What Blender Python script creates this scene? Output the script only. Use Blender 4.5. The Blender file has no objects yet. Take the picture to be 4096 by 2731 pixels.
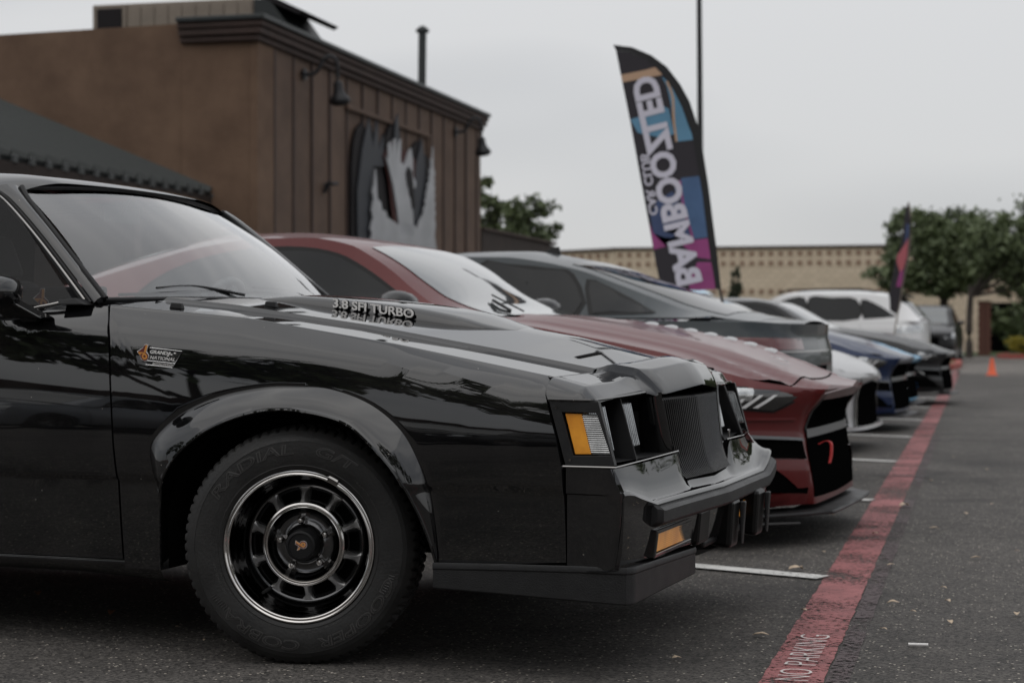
import bpy, bmesh, math, random
from mathutils import Vector, Matrix
random.seed(7)
PI = math.pi
C = bpy.context.scene.collection
SC = bpy.context.scene

# ------------------------------------------------------------------ camera
cam_d = bpy.data.cameras.new('camera')
cam = bpy.data.objects.new('camera', cam_d)
C.objects.link(cam)
cam.location = (1.7951, -4.6983, 0.9108)
cam.rotation_euler = (PI / 2 - 0.0059, 0, 0.2492)
cam_d.sensor_width = 36.0
cam_d.lens = 64.459
cam_d.clip_end = 2000
cam_d.clip_start = 0.05
cam_d.dof.use_dof = True
cam_d.dof.focus_distance = 4.75
cam_d.dof.aperture_fstop = 4.6
SC.camera = cam

# ------------------------------------------------------------------ world
SUN_EL, SUN_AZ = math.radians(62), math.radians(205)
W = bpy.data.worlds.new('World')
SC.world = W
W.use_nodes = True
nt = W.node_tree
nt.nodes.clear()
N = nt.nodes.new
out = N('ShaderNodeOutputWorld')
bg = N('ShaderNodeBackground')
bg.inputs['Strength'].default_value = 0.1
sky = N('ShaderNodeTexSky')
sky.sky_type = 'NISHITA'
sky.sun_disc = False
sky.sun_elevation = SUN_EL
sky.sun_rotation = SUN_AZ
tc = N('ShaderNodeTexCoord')
mp = N('ShaderNodeMapping')
mp.inputs['Scale'].default_value = (1.0, 1.0, 2.6)
n1 = N('ShaderNodeTexNoise')
n1.inputs['Scale'].default_value = 1.5
n1.inputs['Detail'].default_value = 3
n1.inputs['Roughness'].default_value = 0.5
n1.inputs['Distortion'].default_value = 0.6
nt.links.new(tc.outputs['Generated'], mp.inputs['Vector'])
nt.links.new(mp.outputs['Vector'], n1.inputs['Vector'])
cr = N('ShaderNodeValToRGB')
cr.color_ramp.elements[0].position = 0.33
cr.color_ramp.elements[0].color = (0.60, 0.62, 0.66, 1)
cr.color_ramp.elements[1].position = 0.60
cr.color_ramp.elements[1].color = (1.0, 1.0, 1.005, 1)
nt.links.new(n1.outputs['Fac'], cr.inputs['Fac'])
sx = N('ShaderNodeSeparateXYZ')
nt.links.new(tc.outputs['Generated'], sx.inputs[0])
mr = N('ShaderNodeMapRange')
mr.inputs['From Min'].default_value = -0.02
mr.inputs['From Max'].default_value = 1.0
mr.inputs['To Min'].default_value = 5.6
mr.inputs['To Max'].default_value = 10.5
nt.links.new(sx.outputs['Z'], mr.inputs['Value'])
vm = N('ShaderNodeVectorMath')
vm.operation = 'SCALE'
nt.links.new(cr.outputs['Color'], vm.inputs[0])
nt.links.new(mr.outputs['Result'], vm.inputs['Scale'])
mx = N('ShaderNodeMixRGB')
mx.inputs['Fac'].default_value = 0.93
nt.links.new(sky.outputs['Color'], mx.inputs['Color1'])
nt.links.new(vm.outputs['Vector'], mx.inputs['Color2'])
nt.links.new(mx.outputs['Color'], bg.inputs['Color'])
nt.links.new(bg.outputs['Background'], out.inputs['Surface'])

sun_d = bpy.data.lights.new('sun', 'SUN')
sun_d.energy = 0.5
sun_d.angle = math.radians(90)
sun_d.color = (1.0, 0.95, 0.88)
sun = bpy.data.objects.new('sun', sun_d)
C.objects.link(sun)
# sun direction: azimuth measured clockwise from +Y like the sky node
sd = Vector((math.sin(SUN_AZ) * math.cos(SUN_EL), math.cos(SUN_AZ) * math.cos(SUN_EL), math.sin(SUN_EL)))
sun.rotation_euler = sd.to_track_quat('Z', 'Y').to_euler()
SC.view_settings.view_transform = 'Standard'
SC.view_settings.look = 'None'
SC.view_settings.exposure = 0.14
SC.view_settings.gamma = 1.0
SC.view_settings.use_curve_mapping = False
SC.render.engine = 'CYCLES'
SC.cycles.max_bounces = 8
SC.cycles.transparent_max_bounces = 16

# ------------------------------------------------------------------ materials
def mat(name, col, rough=0.5, metal=0.0, coat=0.0, coat_rough=0.03, spec=0.5, ior=None,
        var=0.0, vscale=3.0, bump=0.0, bscale=40.0, trans=0.0, col2=None, emit=None, estr=0.0, alpha=1.0, rvar=0.0):
    m = bpy.data.materials.new(name)
    m.use_nodes = True
    t = m.node_tree
    b = t.nodes['Principled BSDF']
    b.inputs['Base Color'].default_value = (*col, 1)
    b.inputs['Roughness'].default_value = rough
    b.inputs['Metallic'].default_value = metal
    b.inputs['Coat Weight'].default_value = coat
    b.inputs['Coat Roughness'].default_value = coat_rough
    b.inputs['Specular IOR Level'].default_value = spec
    b.inputs['Transmission Weight'].default_value = trans
    b.inputs['Alpha'].default_value = alpha
    if ior: b.inputs['IOR'].default_value = ior
    if emit:
        b.inputs['Emission Color'].default_value = (*emit, 1)
        b.inputs['Emission Strength'].default_value = estr
    tcn = t.nodes.new('ShaderNodeTexCoord')
    if var > 0 or col2:
        n = t.nodes.new('ShaderNodeTexNoise')
        n.inputs['Scale'].default_value = vscale
        n.inputs['Detail'].default_value = 8
        n.inputs['Roughness'].default_value = 0.6
        t.links.new(tcn.outputs['Object'], n.inputs['Vector'])
        r = t.nodes.new('ShaderNodeValToRGB')
        r.color_ramp.elements[0].position = 0.35
        r.color_ramp.elements[1].position = 0.65
        c2 = col2 if col2 else tuple(min(1, c * (1 + var)) for c in col)
        c1 = col if col2 else tuple(c * (1 - var) for c in col)
        r.color_ramp.elements[0].color = (*c1, 1)
        r.color_ramp.elements[1].color = (*c2, 1)
        t.links.new(n.outputs['Fac'], r.inputs['Fac'])
        t.links.new(r.outputs['Color'], b.inputs['Base Color'])
    if rvar > 0:
        n = t.nodes.new('ShaderNodeTexNoise')
        n.inputs['Scale'].default_value = 9
        n.inputs['Detail'].default_value = 6
        t.links.new(tcn.outputs['Object'], n.inputs['Vector'])
        q = t.nodes.new('ShaderNodeMapRange')
        q.inputs['From Min'].default_value = 0.3
        q.inputs['From Max'].default_value = 0.7
        q.inputs['To Min'].default_value = rough
        q.inputs['To Max'].default_value = rough + rvar
        t.links.new(n.outputs['Fac'], q.inputs['Value'])
        t.links.new(q.outputs['Result'], b.inputs['Roughness'])
    if bump > 0:
        n = t.nodes.new('ShaderNodeTexNoise')
        n.inputs['Scale'].default_value = bscale
        n.inputs['Detail'].default_value = 5
        t.links.new(tcn.outputs['Object'], n.inputs['Vector'])
        bp = t.nodes.new('ShaderNodeBump')
        bp.inputs['Strength'].default_value = bump
        bp.inputs['Distance'].default_value = 0.01
        t.links.new(n.outputs['Fac'], bp.inputs['Height'])
        t.links.new(bp.outputs['Normal'], b.inputs['Normal'])
    return m

def glass_mat(name, tint=(0.8, 0.85, 0.84), refl=1.0, rough=0.0):
    """single-sheet window glass: transparent, Fresnel-reflecting"""
    m = bpy.data.materials.new(name)
    m.use_nodes = True
    t = m.node_tree
    t.nodes.clear()
    o = t.nodes.new('ShaderNodeOutputMaterial')
    tr = t.nodes.new('ShaderNodeBsdfTransparent')
    tr.inputs['Color'].default_value = (*tint, 1)
    gl = t.nodes.new('ShaderNodeBsdfGlossy')
    gl.inputs['Roughness'].default_value = rough
    gl.inputs['Color'].default_value = (1, 1, 1, 1)
    fr = t.nodes.new('ShaderNodeFresnel')
    fr.inputs['IOR'].default_value = 1.5
    mu = t.nodes.new('ShaderNodeMath')
    mu.operation = 'MULTIPLY'
    mu.use_clamp = True
    mu.inputs[1].default_value = refl
    t.links.new(fr.outputs[0], mu.inputs[0])
    mxx = t.nodes.new('ShaderNodeMixShader')
    t.links.new(mu.outputs[0], mxx.inputs[0])
    t.links.new(tr.outputs[0], mxx.inputs[1])
    t.links.new(gl.outputs[0], mxx.inputs[2])
    t.links.new(mxx.outputs[0], o.inputs['Surface'])
    return m

M = {}
M['black_paint'] = mat('black_paint', (0.0045, 0.0045, 0.005), 0.3, coat=1.0, coat_rough=0.008, spec=0.0)
M['black_paint'].node_tree.nodes['Principled BSDF'].inputs['Coat IOR'].default_value = 1.75
def add_dust(m, amount=0.22):
    t = m.node_tree; b = t.nodes['Principled BSDF']
    tcn = t.nodes.new('ShaderNodeTexCoord')
    v = t.nodes.new('ShaderNodeTexVoronoi'); v.inputs['Scale'].default_value = 42
    t.links.new(tcn.outputs['Object'], v.inputs['Vector'])
    s = t.nodes.new('ShaderNodeSeparateColor'); t.links.new(v.outputs['Color'], s.inputs[0])
    a = t.nodes.new('ShaderNodeMath'); a.operation = 'GREATER_THAN'; a.inputs[1].default_value = .90; t.links.new(s.outputs[0], a.inputs[0])
    d = t.nodes.new('ShaderNodeMath'); d.operation = 'LESS_THAN'; d.inputs[1].default_value = .075; t.links.new(v.outputs['Distance'], d.inputs[0])
    mu = t.nodes.new('ShaderNodeMath'); mu.operation = 'MULTIPLY'; t.links.new(a.outputs[0], mu.inputs[0]); t.links.new(d.outputs[0], mu.inputs[1])
    n = t.nodes.new('ShaderNodeTexNoise'); n.inputs['Scale'].default_value = 3.5; n.inputs['Detail'].default_value = 7; t.links.new(tcn.outputs['Object'], n.inputs['Vector'])
    r = t.nodes.new('ShaderNodeMapRange'); r.inputs['From Min'].default_value = .45; r.inputs['From Max'].default_value = .75; r.inputs['To Min'].default_value = 0; r.inputs['To Max'].default_value = .05; t.links.new(n.outputs['Fac'], r.inputs['Value'])
    ad = t.nodes.new('ShaderNodeMath'); ad.operation = 'ADD'; ad.use_clamp = True; t.links.new(mu.outputs[0], ad.inputs[0]); t.links.new(r.outputs['Result'], ad.inputs[1])
    mx_ = t.nodes.new('ShaderNodeMixRGB'); mx_.inputs['Color1'].default_value = b.inputs['Base Color'].default_value
    mx_.inputs['Color2'].default_value = (amount, amount * .93, amount * .85, 1)
    t.links.new(ad.outputs[0], mx_.inputs['Fac']); t.links.new(mx_.outputs['Color'], b.inputs['Base Color'])
add_dust(M['black_paint'])
M['satin_black'] = mat('satin_black', (0.008, 0.008, 0.0085), 0.42, spec=0.28, bump=0.05, bscale=300, rvar=0.12)
M['rubber'] = mat('rubber', (0.012, 0.012, 0.0122), 0.55, spec=0.35, var=0.35, vscale=14, bump=0.12, bscale=160, rvar=0.15)
M['rubber_trim'] = mat('rubber_trim', (0.014, 0.014, 0.0145), 0.40, spec=0.38, var=0.2, vscale=20, bump=0.15, bscale=260, rvar=0.1)
M['tyre'] = mat('tyre_rubber', (0.014, 0.0135, 0.013), 0.5, spec=0.45, var=0.4, vscale=9, bump=0.15, bscale=120, rvar=0.2)
M['tyre_letter'] = mat('tyre_letter_rubber', (0.046, 0.044, 0.042), 0.38, spec=0.6)
M['chrome'] = mat('chrome', (0.62, 0.60, 0.58), 0.07, metal=1.0, rvar=0.1)
M['black_chrome'] = mat('black_chrome', (0.12, 0.12, 0.122), 0.10, metal=1.0, rvar=0.06)
M['dark_chrome'] = mat('dark_chrome', (0.33, 0.32, 0.31), 0.10, metal=1.0, rvar=0.1)
M['bright_trim'] = mat('bright_trim', (0.85, 0.85, 0.85), 0.15, metal=1.0)
M['orange'] = mat('orange_enamel', (0.62, 0.27, 0.06), 0.35, coat=0.5)
M['maroon'] = mat('maroon_enamel', (0.13, 0.02, 0.015), 0.35, coat=0.5)
M['deep_black'] = mat('cavity_black', (0.003, 0.003, 0.003), 0.9, spec=0.0)
M['gloss_trim'] = mat('gloss_black_trim', (0.004, 0.004, 0.004), 0.3, spec=0.25)
M['underbody'] = mat('underbody', (0.006, 0.006, 0.006), 0.9, spec=0.1)
M['interior'] = mat('interior_cloth', (0.02, 0.02, 0.022), 0.85, bump=0.2, bscale=200)
M['interior_grey'] = mat('interior_plastic', (0.15, 0.155, 0.16), 0.6)
M['glass_hero'] = glass_mat('windshield_glass', (0.94, 0.97, 0.96), 1.85)
M['glass_side'] = glass_mat('side_glass', (0.45, 0.45, 0.45), 0.5)
M['glass_far'] = glass_mat('far_side_glass', (0.85, 0.87, 0.87), 0.6)
M['spoke_chrome'] = mat('spoke_chrome', (0.62, 0.61, 0.60), 0.38, metal=0.85, rvar=0.1)
M['tint_glass'] = mat('tinted_glass', (0.006, 0.007, 0.008), 0.02, spec=0.32)
M['ws_glass'] = mat('opaque_windshield', (0.055, 0.065, 0.066), 0.05, coat=1.0, coat_rough=0.02, spec=1.0)
M['amber'] = mat('amber_lens', (0.95, 0.36, 0.035), 0.35, coat=0.3, coat_rough=0.1, trans=0.0, var=0.2, vscale=12)
M['clear_lens'] = mat('clear_lens', (0.55, 0.56, 0.56), 0.08, metal=0.75, coat=1.0, var=0.3, vscale=20)
M['lamp_glass'] = mat('lamp_glass', (0.30, 0.31, 0.31), 0.08, metal=0.6, coat=1.0, var=0.4, vscale=14)
M['white_letter'] = mat('white_lettering', (0.78, 0.76, 0.74), 0.4)
M['cream'] = mat('cream_plastic', (0.45, 0.36, 0.2), 0.5)

def paint(name, col, metal=0.0, rough=0.3, flake=0.06):
    return mat(name, col, rough, metal=metal, coat=0.5, coat_rough=0.05, var=flake, vscale=900, spec=0.2)
M['red_paint'] = paint('red_paint', (0.105, 0.009, 0.009), 0.1, 0.36)
M['grey_paint'] = paint('grey_paint', (0.028, 0.037, 0.042), 0.0, 0.35)
M['white_paint'] = paint('white_paint', (0.74, 0.74, 0.74), 0.0, 0.3)
M['pearl_paint'] = paint('pearl_paint', (0.46, 0.46, 0.465), 0.1, 0.3)
M['navy_paint'] = paint('navy_paint', (0.006, 0.018, 0.062), 0.1, 0.3)
M['ltblue_paint'] = paint('light_blue_paint', (0.07, 0.36, 0.62), 0.0, 0.3)
M['dark_paint'] = paint('dark_grey_paint', (0.010, 0.010, 0.011), 0.1, 0.35)
M['silver_paint'] = paint('silver_paint', (0.35, 0.37, 0.40), 0.5, 0.3)

# ------------------------------------------------------------------ object helpers
def tag(o, label=None, cat=None, group=None, kind=None):
    if label: o['label'] = label
    if cat: o['category'] = cat
    if group: o['group'] = group
    if kind: o['kind'] = kind
    return o

def empty(name, loc, rz, label, cat, group=None):
    o = bpy.data.objects.new(name, None)
    o.empty_display_size = 0.2
    C.objects.link(o)
    o.location = loc
    o.rotation_euler = (0, 0, rz)
    return tag(o, label, cat, group)

def link(name, me, m, parent=None, smooth=None):
    o = bpy.data.objects.new(name, me)
    C.objects.link(o)
    if m is not None and not me.materials:
        for q in (m if isinstance(m, (list, tuple)) else [m]): me.materials.append(q)
    if parent is not None: o.parent = parent
    if smooth is not None:
        me.shade_smooth() if smooth >= 180 else me.shade_smooth()
        if smooth < 180:
            try: me.set_sharp_from_angle(angle=math.radians(smooth))
            except Exception: pass
    return o

def mesh(name, vs, fs, m, parent=None, smooth=None, bevel=0.0, solid=0.0, mi=None, subd=0):
    me = bpy.data.meshes.new(name)
    me.from_pydata([tuple(v) for v in vs], [], fs)
    me.validate()
    if mi is not None:
        me.polygons.foreach_set('material_index', mi)
    me.update()
    o = link(name, me, m, parent, smooth)
    if solid:
        s = o.modifiers.new('solid', 'SOLIDIFY')
        s.thickness = abs(solid)
        s.offset = -1 if solid > 0 else 1
    if subd:
        s = o.modifiers.new('subd', 'SUBSURF')
        s.levels = s.render_levels = subd
    if bevel:
        b = o.modifiers.new('bevel', 'BEVEL')
        b.width = bevel
        b.segments = 2
        b.limit_method = 'ANGLE'
        b.angle_limit = math.radians(35)
    return o

class MB:
    def __init__(s): s.v = []; s.f = []
    def add(s, vs, fs):
        n = len(s.v); s.v += [tuple(v) for v in vs]; s.f += [tuple(i + n for i in f) for f in fs]
    def box(s, x0, x1, y0, y1, z0, z1):
        s.add([(x0, y0, z0), (x1, y0, z0), (x1, y1, z0), (x0, y1, z0), (x0, y0, z1), (x1, y0, z1), (x1, y1, z1), (x0, y1, z1)],
              [(0, 3, 2, 1), (4, 5, 6, 7), (0, 1, 5, 4), (1, 2, 6, 5), (2, 3, 7, 6), (3, 0, 4, 7)])
    def hexa(s, bot, top):
        n = len(bot)
        s.add(list(bot) + list(top), [tuple(range(n))[::-1], tuple(range(n, 2 * n))] + [(i, (i + 1) % n, n + (i + 1) % n, n + i) for i in range(n)])
    def grid(s, rows, closed=False):
        n = len(s.v); R = len(rows); K = len(rows[0])
        for r in rows: s.v += [tuple(p) for p in r]
        for i in range(R - 1):
            for j in range(K if closed else K - 1):
                a = n + i * K + j; b = n + i * K + (j + 1) % K
                s.f.append((a, b, b + K, a + K))
    def tube(s, pts, r, k=8, cap=True):
        pts = [Vector(p) for p in pts]
        rr = r if isinstance(r, (list, tuple)) else [r] * len(pts)
        rows = []
        up = Vector((0, 0, 1))
        for i, p in enumerate(pts):
            d = (pts[min(i + 1, len(pts) - 1)] - pts[max(i - 1, 0)]).normalized()
            a = d.cross(up)
            if a.length < 1e-3: a = d.cross(Vector((0, 1, 0)))
            a.normalize(); b = d.cross(a).normalized()
            rows.append([p + (a * math.cos(2 * PI * j / k) + b * math.sin(2 * PI * j / k)) * rr[i] for j in range(k)])
        n = len(s.v)
        s.grid(rows, True)
        if cap:
            s.f.append(tuple(n + j for j in range(k))[::-1])
            s.f.append(tuple(n + (len(pts) - 1) * k + j for j in range(k)))
    def obj(s, name, m, parent=None, smooth=None, **k):
        return mesh(name, s.v, s.f, m, parent, smooth, **k)

def box(name, x0, x1, y0, y1, z0, z1, m, parent=None, bevel=0.0):
    b = MB(); b.box(x0, x1, y0, y1, z0, z1)
    return b.obj(name, m, parent, bevel=bevel)

def tube(name, pts, r, m, parent=None, k=10):
    b = MB(); b.tube(pts, r, k)
    return b.obj(name, m, parent, smooth=40)

def grid(name, rows, m, parent=None, smooth=35, closed=False, **k):
    b = MB(); b.grid(rows, closed)
    return b.obj(name, m, parent, smooth=smooth, **k)

def lerp(a, b, t): return a + (b - a) * t
def ip(pts, x):
    """piecewise-linear table"""
    if x <= pts[0][0]: return pts[0][1]
    for (a, b), (c, d) in zip(pts, pts[1:]):
        if x <= c: return b + (d - b) * (x - a) / (c - a)
    return pts[-1][1]
def sip(pts, x):
    """smooth monotone-ish table (Catmull-Rom)"""
    if x <= pts[0][0]: return pts[0][1]
    if x >= pts[-1][0]: return pts[-1][1]
    for i in range(len(pts) - 1):
        if x <= pts[i + 1][0]: break
    x0, y0 = pts[i]; x1, y1 = pts[i + 1]
    h = x1 - x0
    def sl(j):
        if j <= 0: return (pts[1][1] - pts[0][1]) / (pts[1][0] - pts[0][0])
        if j >= len(pts) - 1: return (pts[-1][1] - pts[-2][1]) / (pts[-1][0] - pts[-2][0])
        a = (pts[j][1] - pts[j - 1][1]) / (pts[j][0] - pts[j - 1][0]); b = (pts[j + 1][1] - pts[j][1]) / (pts[j + 1][0] - pts[j][0])
        if a * b <= 0: return 0
        return 2 * a * b / (a + b)
    m0, m1 = sl(i), sl(i + 1)
    t = (x - x0) / h
    return (2*t**3 - 3*t*t + 1) * y0 + (t**3 - 2*t*t + t) * h * m0 + (-2*t**3 + 3*t*t) * y1 + (t**3 - t*t) * h * m1
def cpath(pts, n):
    """resample polyline of 3-tuples (or 2) by catmull-rom, n per span"""
    o = []
    P = [Vector(p) for p in pts]
    for i in range(len(P) - 1):
        p0 = P[max(i - 1, 0)]; p1 = P[i]; p2 = P[i + 1]; p3 = P[min(i + 2, len(P) - 1)]
        for k in range(n):
            t = k / n
            o.append(0.5 * ((2 * p1) + (p2 - p0) * t + (2*p0 - 5*p1 + 4*p2 - p3) * t*t + (3*p1 - p0 - 3*p2 + p3) * t**3))
    o.append(P[-1])
    return o
def frange(a, b, n): return [a + (b - a) * i / n for i in range(n + 1)]

def text_mesh(name, s, size, depth, org, X, Y, m, parent, sx=1.0, shear=0.0, bold=0.0, align='LEFT', bend=None, spacing=1.0, bevel=0.0):
    """flat text turned into a mesh; X, Y are the reading and up directions. bend(u,v,w)->point for curved text"""
    cu = bpy.data.curves.new('lettering', 'FONT')
    cu.body = s; cu.size = size; cu.extrude = depth; cu.offset = bold; cu.shear = shear
    cu.align_x = align; cu.space_character = spacing; cu.resolution_u = 3
    if bevel: cu.bevel_depth = bevel; cu.bevel_resolution = 1
    to = bpy.data.objects.new('lettering', cu)
    C.objects.link(to)
    dg = bpy.context.evaluated_depsgraph_get()
    me = bpy.data.meshes.new_from_object(to.evaluated_get(dg))
    bpy.data.objects.remove(to); bpy.data.curves.remove(cu)
    me.name = name
    X = Vector(X).normalized(); Y = Vector(Y).normalized(); Z = X.cross(Y)
    org = Vector(org)
    for v in me.vertices:
        u, w, d = v.co.x * sx, v.co.y, v.co.z
        v.co = bend(u, w, d) if bend else org + X * u + Y * w + Z * d
    me.materials.clear()
    me.update()
    return link(name, me, m, parent)

def text_width(s, size, bold=0.0, spacing=1.0):
    cu = bpy.data.curves.new('lettering', 'FONT')
    cu.body = s; cu.size = size; cu.offset = bold; cu.space_character = spacing
    to = bpy.data.objects.new('lettering', cu); C.objects.link(to)
    dg = bpy.context.evaluated_depsgraph_get()
    w = max((c[0] for c in to.evaluated_get(dg).bound_box), default=1)
    bpy.data.objects.remove(to); bpy.data.curves.remove(cu)
    return w

def copy_tree(o, parent=None):
    c = o.copy(); C.objects.link(c)
    if parent is not None: c.parent = parent
    for ch in list(o.children): copy_tree(ch, c)
    return c

def lathe(prof, n, axis='y', a0=0.0, mod=None):
    """profile (r, h) turned round the y axis: point = (r cos, h, r sin)"""
    rows = []
    for (r, h) in prof:
        rows.append([((r) * math.cos(a0 + 2 * PI * i / n), h, (r) * math.sin(a0 + 2 * PI * i / n)) for i in range(n)])
    return rows
PSI = 0.0963
def lot(x, y, z=0.0):
    """lot frame (stall direction x, across the stalls y) to world"""
    return Vector((x * math.cos(PSI) + y * math.sin(PSI), -x * math.sin(PSI) + y * math.cos(PSI), z))
# ================================================================== GROUND
def nodes(m):
    m.use_nodes = True
    t = m.node_tree
    return t, t.nodes['Principled BSDF']
def asphalt_mat(name, base, speck, wear=1.0):
    m = bpy.data.materials.new(name)
    t, b = nodes(m)
    g = t.nodes.new('ShaderNodeNewGeometry')
    pos = g.outputs['Position']
    def noise(s, d=6, r=0.6):
        n = t.nodes.new('ShaderNodeTexNoise'); n.inputs['Scale'].default_value = s
        n.inputs['Detail'].default_value = d; n.inputs['Roughness'].default_value = r
        t.links.new(pos, n.inputs['Vector']); return n
    def ramp(src, p0, c0, p1, c1):
        r = t.nodes.new('ShaderNodeValToRGB')
        r.color_ramp.elements[0].position = p0; r.color_ramp.elements[0].color = (*c0, 1)
        r.color_ramp.elements[1].position = p1; r.color_ramp.elements[1].color = (*c1, 1)
        t.links.new(src, r.inputs['Fac']); return r
    def mul(a, bb, op='MULTIPLY', f=1.0):
        x = t.nodes.new('ShaderNodeMixRGB'); x.blend_type = op; x.inputs['Fac'].default_value = f
        t.links.new(a, x.inputs['Color1']); t.links.new(bb, x.inputs['Color2']); return x.outputs['Color']
    big = ramp(noise(0.35, 5).outputs['Fac'], 0.35, tuple(c * 0.72 for c in base), 0.68, tuple(c * 1.28 for c in base))
    mid = ramp(noise(5.0, 6).outputs['Fac'], 0.3, (0.8, 0.8, 0.8), 0.7, (1.15, 1.14, 1.12))
    col = mul(big.outputs['Color'], mid.outputs['Color'])
    # aggregate: fine dark/light grain
    v = t.nodes.new('ShaderNodeTexVoronoi'); v.inputs['Scale'].default_value = 130
    t.links.new(pos, v.inputs['Vector'])
    gr = ramp(v.outputs['Color'], 0.0, (0.30, 0.30, 0.30), 1.0, (1.75, 1.72, 1.68))
    sepc = t.nodes.new('ShaderNodeSeparateColor')
    t.links.new(v.outputs['Color'], sepc.inputs[0])
    t.links.new(sepc.outputs[0], gr.inputs['Fac'])
    col = mul(col, gr.outputs['Color'])
    # rare pale stones
    v2 = t.nodes.new('ShaderNodeTexVoronoi'); v2.inputs['Scale'].default_value = 80
    t.links.new(pos, v2.inputs['Vector'])
    s2 = t.nodes.new('ShaderNodeSeparateColor'); t.links.new(v2.outputs['Color'], s2.inputs[0])
    thr = t.nodes.new('ShaderNodeMath'); thr.operation = 'GREATER_THAN'; thr.inputs[1].default_value = 0.905
    t.links.new(s2.outputs[0], thr.inputs[0])
    dist = t.nodes.new('ShaderNodeMath'); dist.operation = 'LESS_THAN'; dist.inputs[1].default_value = 0.30
    t.links.new(v2.outputs['Distance'], dist.inputs[0])
    ml = t.nodes.new('ShaderNodeMath'); ml.operation = 'MULTIPLY'
    t.links.new(thr.outputs[0], ml.inputs[0]); t.links.new(dist.outputs[0], ml.inputs[1])
    mxx = t.nodes.new('ShaderNodeMixRGB'); t.links.new(ml.outputs[0], mxx.inputs['Fac'])
    t.links.new(col, mxx.inputs['Color1']); mxx.inputs['Color2'].default_value = (*speck, 1)
    # tyre polish and oil: dark soft patches
    st = ramp(noise(0.9, 3, 0.5).outputs['Fac'], 0.30, (0.55, 0.55, 0.56), 0.45, (1, 1, 1))
    col = mul(mxx.outputs['Color'], st.outputs['Color'], f=0.95)
    t.links.new(col, b.inputs['Base Color'])
    b.inputs['Roughness'].default_value = 0.82
    b.inputs['Specular IOR Level'].default_value = 0.35
    bn = noise(140, 4, 0.7)
    bp = t.nodes.new('ShaderNodeBump'); bp.inputs['Strength'].default_value = 0.55; bp.inputs['Distance'].default_value = 0.006
    ad = t.nodes.new('ShaderNodeMath'); ad.operation = 'ADD'
    t.links.new(bn.outputs['Fac'], ad.inputs[0]); t.links.new(sepc.outputs[1], ad.inputs[1])
    t.links.new(ad.outputs[0], bp.inputs['Height']); t.links.new(bp.outputs['Normal'], b.inputs['Normal'])
    return m
M['asphalt'] = asphalt_mat('asphalt', (0.080, 0.075, 0.071), (0.52, 0.47, 0.40))
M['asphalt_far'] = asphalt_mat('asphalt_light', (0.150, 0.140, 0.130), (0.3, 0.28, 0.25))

def road_paint(name, col, wear, dirt, wear_scale=60):
    m = bpy.data.materials.new(name)
    t, b = nodes(m)
    g = t.nodes.new('ShaderNodeNewGeometry')
    o = t.nodes['Material Output']
    n = t.nodes.new('ShaderNodeTexNoise'); n.inputs['Scale'].default_value = wear_scale; n.inputs['Detail'].default_value = 8; n.inputs['Roughness'].default_value = 0.7
    n2 = t.nodes.new('ShaderNodeTexNoise'); n2.inputs['Scale'].default_value = 2.5; n2.inputs['Detail'].default_value = 5
    t.links.new(g.outputs['Position'], n.inputs['Vector']); t.links.new(g.outputs['Position'], n2.inputs['Vector'])
    a = t.nodes.new('ShaderNodeMath'); a.operation = 'MULTIPLY_ADD'; a.inputs[1].default_value = 0.55
    t.links.new(n2.outputs['Fac'], a.inputs[0]); t.links.new(n.outputs['Fac'], a.inputs[2])
    r = t.nodes.new('ShaderNodeMapRange'); r.inputs['From Min'].default_value = wear; r.inputs['From Max'].default_value = wear + 0.07
    t.links.new(a.outputs[0], r.inputs['Value'])
    c = t.nodes.new('ShaderNodeValToRGB')
    c.color_ramp.elements[0].position = 0.35; c.color_ramp.elements[0].color = (*tuple(x * dirt for x in col), 1)
    c.color_ramp.elements[1].position = 0.62; c.color_ramp.elements[1].color = (*col, 1)
    n3 = t.nodes.new('ShaderNodeTexNoise'); n3.inputs['Scale'].default_value = 7; n3.inputs['Detail'].default_value = 9; n3.inputs['Roughness'].default_value = 0.7
    t.links.new(g.outputs['Position'], n3.inputs['Vector']); t.links.new(n3.outputs['Fac'], c.inputs['Fac'])
    t.links.new(c.outputs['Color'], b.inputs['Base Color'])
    b.inputs['Roughness'].default_value = 0.7
    tr = t.nodes.new('ShaderNodeBsdfTransparent')
    mxs = t.nodes.new('ShaderNodeMixShader')
    t.links.new(r.outputs['Result'], mxs.inputs[0]); t.links.new(tr.outputs[0], mxs.inputs[1]); t.links.new(b.outputs[0], mxs.inputs[2])
    t.links.new(mxs.outputs[0], o.inputs['Surface'])
    bp = t.nodes.new('ShaderNodeBump'); bp.inputs['Strength'].default_value = 0.4; bp.inputs['Distance'].default_value = 0.004
    t.links.new(n.outputs['Fac'], bp.inputs['Height']); t.links.new(bp.outputs['Normal'], b.inputs['Normal'])
    return m
M['red_line'] = road_paint('red_road_paint', (0.36, 0.125, 0.125), 0.705, 0.55)
M['white_line'] = road_paint('white_road_paint', (0.74, 0.73, 0.70), 0.62, 0.70)
M['old_line'] = road_paint('faded_road_paint', (0.085, 0.060, 0.062), 0.74, 0.8)
M['tar'] = road_paint('tar_patch', (0.018, 0.018, 0.019), 0.70, 0.8, 30)

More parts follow.
